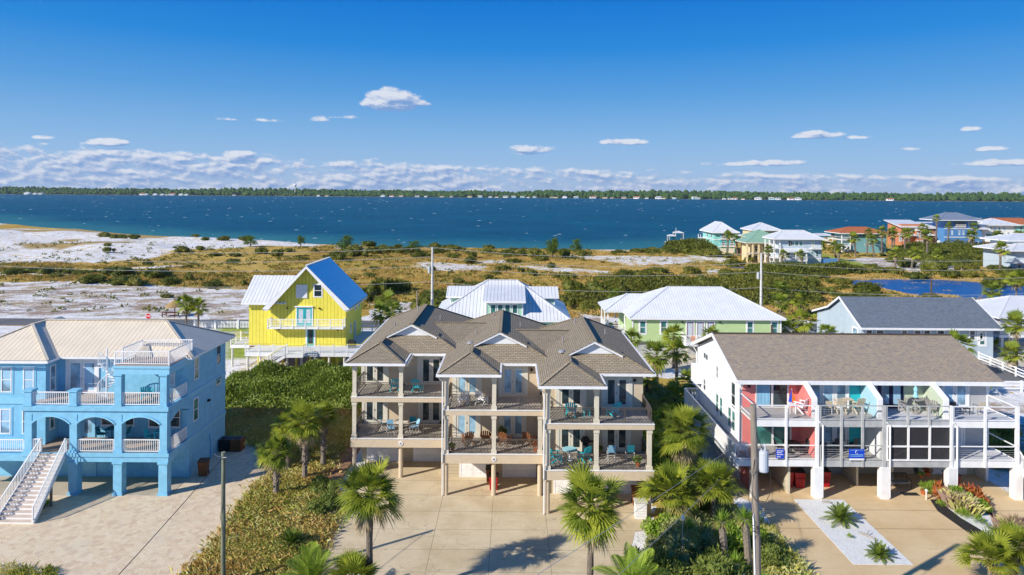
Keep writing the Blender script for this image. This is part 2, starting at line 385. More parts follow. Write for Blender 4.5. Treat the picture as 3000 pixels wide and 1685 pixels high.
RJ = [0]
def rail(root, p, q, z, h=.95, kind='picket', mat='white', top=None, sp=.13, post=True, name='railing', z2=None, panel=0, pw=.07):
    """railing from p to q (xy) standing on z (z2 at q)"""
    b = MB(); z2 = z if z2 is None else z2; e = RJ[0] = (RJ[0] + 1) % 7; h = h + e * .0031; pw = pw + e * .0024
    P = Vector((p[0], p[1], z)); Q = Vector((q[0], q[1], z2)); L = (Q - P).length
    Lh = math.hypot(q[0] - p[0], q[1] - p[1]); U = Vector((0, 0, 1))
    at = lambda t, k=0: P + (Q - P) * t + U * k
    tk = 1 if top else 0
    b.beam(at(0, h), at(1, h), .07 if kind != 'chev' else .06, .06 if kind != 'chev' else .05, tk)
    if kind == 'picket':
        b.beam(at(0, .1), at(1, .1), .05, .05)
        n = max(1, int(Lh / sp))
        for i in range(n + 1):
            b.beam(at(i / n, .1), at(i / n, h), .03, .03)
        if post:
            for t in (0, 1): b.beam(at(t, 0), at(t, h + .03), pw, pw)
    elif kind == 'bars':
        n = max(1, round(Lh / 1.5))
        for i in range(n + 1): b.beam(at(i / n, -.22 + e * .004), at(i / n, h), .09 + e * .003, .09 + e * .003)
        for k in range(1, 5): b.beam(at(0, h * k / 5), at(1, h * k / 5), .035, .045)
    elif kind == 'open':
        b.beam(at(0, .08), at(1, .08), .05, .06)
        n = max(1, round(Lh / (panel or 1.5)))
        for i in range(n + 1): b.beam(at(i / n, 0), at(i / n, h), pw, pw)
    elif kind == 'chev':
        b.beam(at(0, .08), at(1, .08), .035, .04); b.beam(at(0, h - .1), at(1, h - .1), .03, .03)
        n = max(1, round(Lh / 1.5)); n += n % 2 if n > 1 else 0
        for i in range(n + 1): b.beam(at(i / n, 0), at(i / n, h), .05, .05)
        lo, hi = .1, h - .12
        for i in range(n):
            pl = Lh / n; d = i % 2
            k = -hi
            while k < pl:
                # line v = lo + (u-k); clipped to the panel
                u0 = max(0, k); u1 = min(pl, k + (hi - lo)); v0 = lo + (u0 - k); v1 = lo + (u1 - k)
                if u1 - u0 > .05:
                    a0, a1 = (u0, u1) if d == 0 else (pl - u0, pl - u1)
                    b.beam(at((i * pl + a0) / Lh, v0), at((i * pl + a1) / Lh, v1), .022, .03)
                k += .21
    return b.build(name, [m[mat], m[top or mat]], root)

def col(root, x, y, z0, z1, w, mat, cap=.05, base=.05, name='column', ch=.25):
    b = MB(); h = w / 2
    b.box(x - h, x + h, y - h, y + h, z0, z1)
    if base: b.box(x - h - base, x + h + base, y - h - base, y + h + base, z0, z0 + ch)
    if cap: b.box(x - h - cap, x + h + cap, y - h - cap, y + h + cap, z1 - ch, z1 - .003)
    return b.build(name, m[mat], root)

def hip_pts(x0, x1, y0, y1, z, s=.5, fr=True, bk=True, lf=True, rt=True, along=None):
    """hip roof surface faces over a footprint; a missing hip becomes a gable"""
    w, d = x1 - x0, y1 - y0
    along = along or ('x' if w >= d else 'y')
    if along == 'x':
        run = d / 2; zr = z + s * run; xa = x0 + (run if lf else 0); xb = x1 - (run if rt else 0)
        if xb < xa: xa = xb = (xa + xb) / 2
        ym = (y0 + y1) / 2
        A, B = (xa, ym, zr), (xb, ym, zr)
        return [[(x0, y0, z), (x1, y0, z), B, A], [(x1, y1, z), (x0, y1, z), A, B], [(x0, y1, z), (x0, y0, z), A], [(x1, y0, z), (x1, y1, z), B]], (A, B)
    run = w / 2; zr = z + s * run; ya = y0 + (run if fr else 0); yb = y1 - (run if bk else 0)
    if yb < ya: ya = yb = (ya + yb) / 2
    xm = (x0 + x1) / 2
    A, B = (xm, ya, zr), (xm, yb, zr)
    return [[(x0, y1, z), (x0, y0, z), A, B], [(x1, y0, z), (x1, y1, z), B, A], [(x0, y0, z), (x1, y0, z), A], [(x1, y1, z), (x0, y1, z), B]], (A, B)

def hip(root, x0, x1, y0, y1, z, s, mat, fm='white', fas=.18, name='roof', caps=True, capm=None, **k):
    """hip or gable roof as a closed solid with fascia under the eaves"""
    F, (A, B) = hip_pts(x0, x1, y0, y1, z, s, **k)
    b = MB()
    for f in F: b.face(f, 0)
    e = .06
    b.face([(x0, y0, z), (x0, y1, z), (x1, y1, z), (x1, y0, z)], 1)
    if fas:
        b.box(x0, x1, y0, y0 + .05, z - fas, z - .004, 1); b.box(x0, x1, y1 - .05, y1, z - fas, z - .004, 1)
        b.box(x0, x0 + .05, y0 + .05, y1 - .05, z - fas, z - .004, 1); b.box(x1 - .05, x1, y0 + .05, y1 - .05, z - fas, z - .004, 1)
    if caps:
        b.beam((A[0], A[1], A[2] + .02), (B[0], B[1], B[2] + .02), .26, .05, 2)
        for P in ((x0, y0), (x1, y0), (x0, y1), (x1, y1)):
            T = A if (abs(P[0] - A[0]) + abs(P[1] - A[1])) <= (abs(P[0] - B[0]) + abs(P[1] - B[1])) else B
            if (abs(T[0] - P[0]) > .1 and abs(T[1] - P[1]) > .1): b.beam((P[0], P[1], z + .03), (T[0], T[1], T[2] + .02), .2, .05, 2)
    return b.build(name, [m[mat], m[fm], m[capm or mat]], root)

def stair(root, x0, x1, y0, z0, y1, z1, n, mat='white', tm='deckb', name='stairs', xr=None):
    """steps rising from (y0,z0) to (y1,z1); x0..x1 wide at the top, to xr at the foot"""
    b = MB()
    for i in range(n):
        t = i / n; t2 = (i + 1) / n; xe = x1 + ((xr or x1) - x1) * (1 - t)
        ya, yb = y0 + (y1 - y0) * t, y0 + (y1 - y0) * t2; zt = z0 + (z1 - z0) * t2; zb = z0 + (z1 - z0) * t
        b.box(x0, xe, ya - .03, yb, zt - .05, zt, 1); b.box(x0 + .02, xe - .02, ya, ya + .03 if yb > ya else ya - .03, zb, zt - .05, 0)
    for xa, xb in ((x0, x0), ((xr or x1), x1)):
        b.beam((xa, y0, z0 - .05 + .12), (xb, y1, z1 - .12), .06, .3, 0)
    return b.build(name, [m[mat], m[tm]], root)
def stair_x(root, y0, y1, xa, z0, xb, z1, n, mat='white', tm='white', name='stairs'):
    b = MB()
    for i in range(n):
        x, x2 = xa + (xb - xa) * i / n, xa + (xb - xa) * (i + 1) / n; zt = z0 + (z1 - z0) * (i + 1) / n
        b.box(x, x2, y0, y1, zt - .05, zt, 1)
    for y in (y0, y1): b.beam((xa, y, z0 + .05), (xb, y, z1 - .12), .05, .26, 0)
    return b.build(name, [m[mat], m[tm]], root)
def part(root, name, mat, *boxes, **tags):
    b = MB()
    for q in boxes: b.box(*q)
    return b.build(name, m[mat] if isinstance(mat, str) else mat, root, **tags)
def lamp(root, face, a, z, pos, mat='black'):
    mp = mapper(face, pos); b = MB(); mbox(b, mp, a - .06, a + .06, 0, .04, z - .08, z + .08); mbox(b, mp, a - .08, a + .08, .04, .2, z - .05, z + .12)
    b.build('wall_lamp', m[mat], root)
def garage(root, a, z, w, h, pos, mat='white'):
    b = MB(); n = 4
    for i in range(n):
        b.box(a, a + w, pos - .04, pos, z + h * i / n + .012, z + h * (i + 1) / n)
        for j in range(4):
            b.box(a + w * (j + .14) / 4, a + w * (j + .86) / 4, pos - .052, pos - .04, z + h * (i + .25) / n, z + h * (i + .8) / n)
    b.box(a - .12, a, pos - .06, pos, z, z + h + .12); b.box(a + w, a + w + .12, pos - .06, pos, z, z + h + .12); b.box(a, a + w, pos - .06, pos, z + h, z + h + .12)
    b.build('garage_door', m[mat], root)
def split_boxes(b, name, mat, root):
    for i in range(0, len(b.f), 6):
        q = MB(); q.v = [b.v[k] for f in b.f[i:i + 6] for k in f]; q.f = []; n = 0
        for f in b.f[i:i + 6]: q.f.append(tuple(range(n, n + len(f)))); n += len(f)
        q.mi = [0] * 6; q.sm = [False] * 6; q.build(name, mat, root)
# ------------------------------------------------------------------ tan three-unit house
def tan_house():
    T = thing('triplex_house', 'tan stucco three-unit beach house with brown shingle hips and stepped double balconies', 'house', (-1.2, 52, 0))
    U = [(49.1, -11.8, -11.25, -7.9, None, -4.75), (46.3, -4.9, -4.37, -1.12, 2.02, 2.15), (43.7, 1.85, 2.4, 5.52, 8.92, 9.1)]
    for k, (f, xl, c1, c2, c3, xe) in enumerate(U):
        xr = xl + 8.15 if k < 2 else 9.75; c = (xl + xr) / 2; zr = 8.35 + .5 * (xr - xl) / 2
        wl = c1 - .15; wr = xe
        w = MB(); w.box(wl, wr, f + 3.2, f + 16.6, 2.6, 8.3)
        w.box(wl, wr, f + 3.1, f + 16.5, 0, 2.6, 1)
        w.build('wall', [m['tan'], m['tansid']], T)
        # decks with fascia
        for z, fh in ((2.85, .6), (5.83, .33)):
            d = MB(); d.box(c1 - .12, xe + .05, f + .0, f + 3.2, z - .12, z, 0); d.build('deck', m['tandeck'], T)
            d = MB(); d.box(c1 - .22, xe + .1, f - .12, f + .0, z - fh, z - .004)
            d.box(c1 - .22, c1 - .12, f, f + 3.2, z - fh, z - .004)
            if k == 2: d.box(xe + .05, xe + .15, f, f + 3.2, z - fh, z - .004)
            d.box(c1 - .12, xe + .05, f + .01, f + 3.2, z - .3, z - .13)
            d.build('fascia', m['tan'], T)
            d = MB(); d.box(c1 - .24, xe + .12, f - .15, f + .03, z, z + .03); d.build('deck_edge', m['white'], T)
        cols = [c1, c2] + ([c3] if c3 else [])
        for x in cols: col(T, x, f + .12, 2.88, 5.49, .28, 'tanc', .04, .05)
        for x in (c1, c2): col(T, x, f + .12, 5.86, 8.06, .28, 'tanc', .04, .05)
        for x in cols:
            b = MB(); b.cyl(x, f + .15, 0, 2.25, .16, 12); b.build('piling', m['tansid'] if 0 else m['tan'], T)
        b = MB(); b.box(c1 - .16, c2 + .5, f + .02, f + .22, 8.03, 8.29); b.box(c1 - .16, c1 + .04, f + .22, f + 3.2, 8.03, 8.29); b.box(c2 + .3, c2 + .5, f + .22, f + 3.2, 8.03, 8.29)
        b.box(c1 + .04, c2 + .3, f + .22, f + 3.2, 8.22, 8.28); b.build('porch_ceiling', m['tanc'], T)
        # railings
        for z in (2.88, 5.86):
            y = f + .1
            rail(T, (c1 + .15, y), (c2 - .15, y), z, .95, 'chev', 'bronze')
            xe2 = (c3 - .15 if (c3 and z < 4) else (xe - .05))
            rail(T, (c2 + .15, y), (xe2, y), z, .95, 'chev', 'bronze')
            rail(T, (c1, y + .2), (c1, f + 3.15), z, .95, 'chev', 'bronze')
            if k == 2: rail(T, (xe - .05, y + .2), (xe - .05, f + 3.15), z, .95, 'chev', 'bronze')
        # doors
        W_ = f + 3.2
        gl = ['gl', 'glb', 'gl'][k]
        dx = [(-10.4, -6.1), (-3.15, .18), (4.15, 7.3)][k]
        for z in (2.86, 5.84):
            for i, x in enumerate(dx):
                door(T, 'F', x - .78, z, 1.56, 2.1, W_, 2, 'offw', None, gl, .28 if z > 4 else .2, st=.15)
        for x in [(-5.3,), (1.5,), (8.5,)][k]: lamp(T, 'F', x, 7.75, W_)
        for gx, gw in [((-10.85, 2.25), (-7.3, 2.2)), ((-3.55, 1.95), (-.45, 2.2)), ((3.1, 2.1), (6.3, 2.25))][k]:
            garage(T, gx, 0, gw, 1.98, f + 3.1)
        # partition of the carport
        if k: part(T, 'carport_wall', 'tansid', (c1 - .42, c1 - .14, f + .35, f + 3.08, 0, 2.24)) if 0 else None
        # roofs
        b = MB(); ye = f + 2.65; yb = f + 17; yg = ye + 1.3; g = 1.85; zg = 8.35 + .5 * ((xr - xl) / 2 - g); ya = yb - (xr - xl) / 2; z = 8.35
        b.face([(xl, ye, z), (xr, ye, z), (c + g, yg, zg), (c - g, yg, zg)])
        b.face([(xr, ye, z), (xr, yb, z), (c, ya, zr), (c, yg, zr), (c + g, yg, zg)])
        b.face([(xl, yb, z), (xl, ye, z), (c - g, yg, zg), (c, yg, zr), (c, ya, zr)])
        b.face([(xr, yb, z), (xl, yb, z), (c, ya, zr)])
        b.face([(c - g, yg, zg), (c + g, yg, zg), (c, yg, zr)], 1)
        b.face([(xl, ye, z), (xl, yb, z), (xr, yb, z), (xr, ye, z)], 1)
        # rake overhang over the small gable
        yo = yg - .3
        for s in (-1, 1):
            e = (c + s * g, zg); q = [(c, zr + .02), (e[0] + s * .12, e[1] - .04), (e[0] + s * .12, e[1] - .22), (c, zr - .17)]
            b.prism(q, 'y', yo, yo + .06, 2)
            b.prism([(c, zr + .04), (e[0] + s * .2, e[1] - .06), (e[0] + s * .2, e[1] - .12), (c, zr - .03)], 'y', yo - .02, yg + 1.2, 0)
        b.beam((c, yo, zr + .04), (c, ya, zr + .03), .3, .06, 0)
        for X in (xl, xr): b.beam((X, yb, z + .03), (c, ya, zr + .03), .22, .05, 0)
        b.beam((xr, ye, z + .03), (c + g + .15, yg - .1, zg), .22, .05, 0)
        o = b.build('roof', [m['shing'], m['whites'], m['white']], T)
        for q in ((c - 1.9, yg + 3.5, 9.2, 9.85), (c + 1.6, yg + 6, 9.4, 9.95), (c - .6, yg + 7.8, 10, 10.45)): v = MB(); v.cyl(*q, .05, 8); v.build('roof_vent', m['metal'], o)
        if k: v = MB(); v.lathe([(.28, 9.35), (.26, 9.42), (.16, 9.5), (.02, 9.53)], c - 2.2, yg + .6, 10); v.build('roof_vent', m['metal'], o)
        # gutters
        q = MB(); q.box(xl - .1, xr + .02, ye - .1, ye - .005, z - .16, z + .0) if k == 2 else q.box(xl - .1, U[k + 1][1] + .15, ye - .1, ye - .005, z - .16, z)
        bx = xl + 4.15; yf = f - .45
        q.box(xl - .12, bx + .12, yf - .12, yf - .005, z - .15, z + .01); q.box(bx + .005, bx + .12, yf - .005, ye - .1, z - .15, z + .01); q.box(xl - .12, xl - .005, yf - .005, yb, z - .15, z + .01)
        if k == 2: q.box(xr + .005, xr + .12, ye - .1, yb, z - .15, z + .01)
        if k: q.tube([(xl - .06, yf - .02, z - .1), (xl + .3, f - .2, z - .55), (xl + .3, f - .2, 2.4), (c1 - .22, f - .05, 2.15), (c1 - .22, f - .05, .05)], .045, 6)
        q.build('gutter', m['white'], T)
        F, (A, B) = hip_pts(xl, bx, yf, f + 8, z + .012, .5, bk=False)
        b = MB()
        for ff in F: b.face(ff)
        b.face([(xl, yf, z), (xl, f + 8, z), (bx, f + 8, z), (bx, yf, z)], 1)
        b.beam((A[0], A[1], A[2] + .02), (A[0], A[1] + 1.6, A[2] + .02), .28, .05, 0)
        for X in (xl, bx): b.beam((X, yf, z + .035), (A[0], A[1], A[2] + .02), .2, .05, 0)
        b.build('porch_roof', [m['shing'], m['tanc']], T)
    for x0, x1, y in ((.35, 4.8, 54), (-6.4, -1.9, 56.8)):
        b = MB(); b.prism([(y - 3.9, 8.3), (y, 9.75), (y + 3.9, 8.3)], 'x', x0, x1); b.beam((x0, y, 9.77), (x1, y, 9.77), .26, .05); b.build('saddle_roof', m['shing'], T)
    part(T, 'carport_wall', 'tansid', (2.12, 2.4, 46.55, 49.4, 0, 2.55)); part(T, 'carport_wall', 'tansid', (-5.0, -4.72, 49.3, 52.1, 0, 2.55))
    for x, f in ((-7.87, 49.1), (-1.1, 46.3)):
        b = MB(); b.prism([(x + .17 * math.cos(a * math.pi / 4 + .39), 2.56 + .17 * math.sin(a * math.pi / 4 + .39)) for a in range(8)], 'y', f - .16, f - .12)
        o = b.build('unit_sign', m['white'], T); b = MB(); b.prism([(x - .08, 2.48), (x + .08, 2.48), (x + .08, 2.58), (x, 2.66), (x - .08, 2.58)], 'y', f - .168, f - .16); b.build('emblem', m['greyc'], o)
tan_house()

# ------------------------------------------------------------------ blue house
def arch_wall(b, xa, xb, y0, y1, zs, rise, zt, mi=0, ax='y', n=10):
    """spandrel over a low arch between two columns"""
    c = (xa + xb) / 2; hw = (xb - xa) / 2; Rr = (hw * hw + rise * rise) / (2 * rise)
    pts = [(c - hw + 2 * hw * i / n) for i in range(n + 1)]
    zz = [zs + math.sqrt(max(0, Rr * Rr - (x - c) ** 2)) - (Rr - rise) for x in pts]
    for i in range(n):
        poly = [(pts[i], zz[i]), (pts[i + 1], zz[i + 1]), (pts[i + 1], zt), (pts[i], zt)]
        b.prism(poly, ax, y0, y1, mi)
def blue_house():
    T = thing('blue_stucco_house', 'sky blue stucco house with arched porch, beige metal roof and white rooftop railing', 'house', (-30, 50, 0))
    w = MB(); w.box(-38.9, -23.1, 49.0, 55.2, 0, 8.62); w.box(-39.0, -32.45, 47.6, 49.0, 2.6, 8.62)
    w.build('wall', m['blue'], T)
    b = MB()
    b.box(-23.12, -23.05, 49.0, 55.2, 5.7, 6.0); b.box(-23.1, -23.04, 49.0, 55.22, 2.55, 2.85)
    b.box(-39.05, -32.4, 47.54, 47.6, 5.65, 6.05); b.box(-39.05, -32.4, 47.5, 47.6, 2.6, 2.95)
    b.box(-39.0, -32.45, 47.52, 47.6, 8.35, 8.62); split_boxes(b, 'trim_band', m['blued'], T)
    # roofs
    hip(T, -39.2, -22.55, 48.3, 55.85, 8.78, .5, 'roofbeige', 'white', .16)
    F, (A, B) = hip_pts(-39.2, -32.0, 47.1, 54, 8.79, .5, bk=False, along='y')
    b = MB()
    for f in F: b.face(f)
    b.face([(-39.2, 47.1, 8.78), (-39.2, 54, 8.78), (-32, 54, 8.78), (-32, 47.1, 8.78)], 1)
    b.box(-39.2, -32.0, 47.0, 47.08, 8.6, 8.77, 1); b.box(-32.0, -31.93, 47.0, 48.25, 8.6, 8.77, 1)
    b.beam((-32, 47.1, 8.83), (A[0], A[1], A[2] + .03), .2, .05, 0); b.beam((-39.2, 47.1, 8.83), (A[0], A[1], A[2] + .03), .2, .05, 0)
    b.beam((A[0], A[1], A[2] + .03), (A[0], A[1] + 1.2, A[2] + .03), .2, .05, 0)
    b.build('wing_roof', [m['roofbeige'], m['white']], T)
    # porch front: columns, arches, slabs
    xs = [-32.55, -29.5, -26.48, -23.42]
    part(T, 'porch_floor', 'deckb', (-32.8, -23.12, 46.1, 49.0, 2.72, 2.84))
    b = MB(); b.box(-32.9, -23.06, 45.98, 46.1, 2.27, 2.86); b.box(-23.12, -23.0, 46.1, 49.0, 2.27, 2.86); b.box(-32.8, -23.12, 46.1, 49, 2.45, 2.7); b.box(-32.95, -23.0, 45.92, 45.98, 2.62, 2.88); b.build('beam', m['blue'], T)
    b = MB(); b.box(-39.2, -32.9, 45.98, 46.1, 2.3, 2.7); b.box(-39.2, -32.9, 46.1, 47.5, 2.5, 2.72); b.build('beam', m['blue'], T)
    rail(T, (-39.2, 46.1), (-32.85, 46.1), 2.84, .85)
    for i, x in enumerate(xs):
        if i: col(T, x, 46.27, 0, 2.27, .58, 'blue', .06, .06, ch=.14)
        col(T, x, 46.27, 2.86, 5.45, .5, 'blue', 0, .05, ch=.2)
    b = MB()
    for a, c in zip(xs, xs[1:]):
        arch_wall(b, a + .25, c - .25, 46.05, 46.45, 4.85, .48, 5.7)
        arch_wall(b, a + .19, c - .19, 45.98, 46.05, 4.79, .56, 5.42, 0) if 0 else None
    for x in xs: b.box(x - .25, x + .25, 46.05, 46.45, 5.45, 5.7)
    arch_wall(b, 46.5, 49.0, -23.5, -23.12, 4.85, .4, 5.7, 0, 'x')
    b.box(-32.95, -23.05, 45.93, 46.5, 5.7, 6.02); b.box(-23.5, -23.03, 46.5, 49.0, 5.7, 6.02); b.build('arch_wall', m['blue'], T)
    b = MB()
    for a, c in zip(xs, xs[1:]):
        hw = (c - a) / 2 - .22; cc = (a + c) / 2; rs = .5; Rr = (hw * hw + rs * rs) / (2 * rs)
        pt = [(cc - hw + 2 * hw * i / 12) for i in range(13)]; pts = [(x, 46.0, 4.84 + math.sqrt(Rr * Rr - (x - cc) ** 2) - (Rr - rs)) for x in pt]
        for p, q in zip(pts, pts[1:]): b.beam(p, q, .08, .1)
    b.build('arch_trim', m['blued'], T)
    part(T, 'balcony_floor', 'deckb', (-32.75, -23.5, 46.5, 49.0, 5.86, 6.0))
    for i in (0, 1): col(T, xs[i], 46.2, 6.02, 7.1, .5, 'blue', .07, .05, name='pier', ch=.12)
    for i in (2, 3): col(T, xs[i], 46.2, 6.02, 8.2, .46, 'blue', .06, .04, ch=.12)
    part(T, 'pier', 'blue', (-23.5, -23.04, 48.75, 49.0, 6.02, 8.2)); part(T, 'pier', 'blue', (-23.5, -23.04, 48.76, 48.99, 2.86, 4.9))
    b = MB(); b.box(-26.75, -23.0, 45.94, 49.6, 8.2, 8.72); b.box(-26.8, -22.95, 45.88, 49.6, 8.6, 8.74); b.build('tower_top', m['blued'], T)
    part(T, 'roof_deck', 'deckb', (-26.7, -23.05, 46.0, 50.0, 8.74, 8.8))
    P = [(-26.7, 46.0), (-23.05, 46.0), (-23.05, 49.3)]
    rail(T, P[0], P[1], 8.8, .92); rail(T, P[1], P[2], 8.8, .92); rail(T, (-26.7, 49.4), P[2], 8.8, .92, z2=8.9); rail(T, (-26.7, 46.9), (-26.7, 49.4), 8.8, .92)
    for a, c in zip(xs, xs[1:]):
        rail(T, (a + .27, 46.12), (c - .26, 46.12), 6.02, .88)
        if a > -32: rail(T, (a + .3, 46.12), (c - .3, 46.12), 2.86, .86)
        else: rail(T, (a + .3, 46.12), (-31.7, 46.12), 2.86, .86); rail(T, (-30.0, 46.12), (c - .3, 46.12), 2.86, .86)
    rail(T, (-23.15, 46.6), (-23.15, 48.75), 6.02, .88); rail(T, (-23.15, 46.6), (-23.15, 48.75), 2.86, .86)
    # spiral stair
    b = MB(); cx, cy = -27.95, 47.2; b.cyl(cx, cy, 6.0, 9.6, .06, 8); pr = []
    for i in range(14):
        a = R(200 - i * 24); z = 6.15 + i * .19; a2 = a - R(26)
        r = .58; p = [(cx, cy), (cx + r * math.cos(a), cy + r * math.sin(a)), (cx + r * math.cos(a2), cy + r * math.sin(a2))]
        b.prism(p, 'z', z, z + .04); b.cyl(p[1][0], p[1][1], z, z + .9, .02, 5); pr.append((p[1][0], p[1][1], z + .9))
        am = (a + a2) / 2; b.cyl(cx + r * math.cos(am), cy + r * math.sin(am), z, z + .98, .015, 5)
    b.tube(pr, .03, 6); b.tube([(x, y, z - .75) for x, y, z in pr], .02, 5); b.build('spiral_stair', m['white'], T)
    # front stair
    stair(T, -31.7, -30.0, 42.0, 0, 46.0, 2.84, 16, 'white', 'tread', xr=-29.3)
    rail(T, (-31.68, 42.0), (-31.68, 46.0), .1, .95, z2=2.86); rail(T, (-29.38, 42.0), (-30.02, 46.0), .1, .95, z2=2.86)
    part(T, 'stair_post', 'pole', (-29.9, -29.78, 44.3, 44.42, 0, 1.6))
    # openings
    Y = 49.0
    door(T, 'F', -31.75, 6.0, 2.0, 2.3, Y, 2, 'white', None, 'glb', .2, low=.25, label='white double doors on the upper balcony')
    door(T, 'F', -31.6, 2.86, 1.7, 2.1, Y, 2, 'blued', None, 'glb', .1)
    for x in (-29.4, -28.0): win(T, 'F', x, 3.7, 1.0, 1.3, Y, 'white', 'gl')
    win(T, 'F', -25.1, 6.6, 1.0, 1.5, Y, 'white', 'glw'); win(T, 'F', -26.0, 3.6, 1.1, 1.4, Y); win(T, 'F', -24.6, 3.6, .9, 1.4, Y)
    for x in (-34.0, -35.55, -37.1): win(T, 'F', x, 6.45, .75, 1.75, 47.6, 'white', 'glb', tm='blued', trim=.12)
    for x in (-34.05, -35.6, -37.1): win(T, 'F', x, 3.55, .75, 1.75, 47.6, 'white', 'glb', tm='blued', trim=.12)
    win(T, 'R', 48.0, 6.4, .6, 1.8, -32.45, 'white', 'glb'); win(T, 'R', 48.0, 3.7, .5, 1.4, -32.45, 'white', 'glg')
    win(T, 'R', 49.7, 6.75, .75, 1.6, -23.1, 'white', 'glg', tm='blued', trim=.06); win(T, 'R', 53.4, 6.9, .85, 1.6, -23.1, 'blued', 'gl', tm='blued', trim=.08)
    win(T, 'R', 49.6, 3.75, .8, 1.65, -23.1, 'white', 'glg', tm='blued', trim=.06); win(T, 'R', 53.4, 5.35, .8, .5, -23.1, 'offw', 'glg', bars=(1, 1))
    win(T, 'F', -24.2, 2.9 + .8, .5, .9, Y, 'white') if 0 else None
    lamp(T, 'R', 52.0, 4.6, -23.1); lamp(T, 'F', -28.3, 7.9, Y, 'white')
    for x in (-25.75, -28.9): garage(T, x, 0, 2.35, 2.0, 49.0, 'blue')
    part(T, 'door', 'blued', (-30.6, -29.7, 48.93, 49.0, 0, 2.0))
    part(T, 'electric_meter', 'blued', (-23.1, -22.98, 52.35, 52.7, 1.5, 1.95), (-23.08, -23.0, 52.5, 52.56, 0, 1.5))
    part(T, 'carport_slab', 'slab', (-39, -23.0, 46.0, 48.95, .004, .03)) 
blue_house()

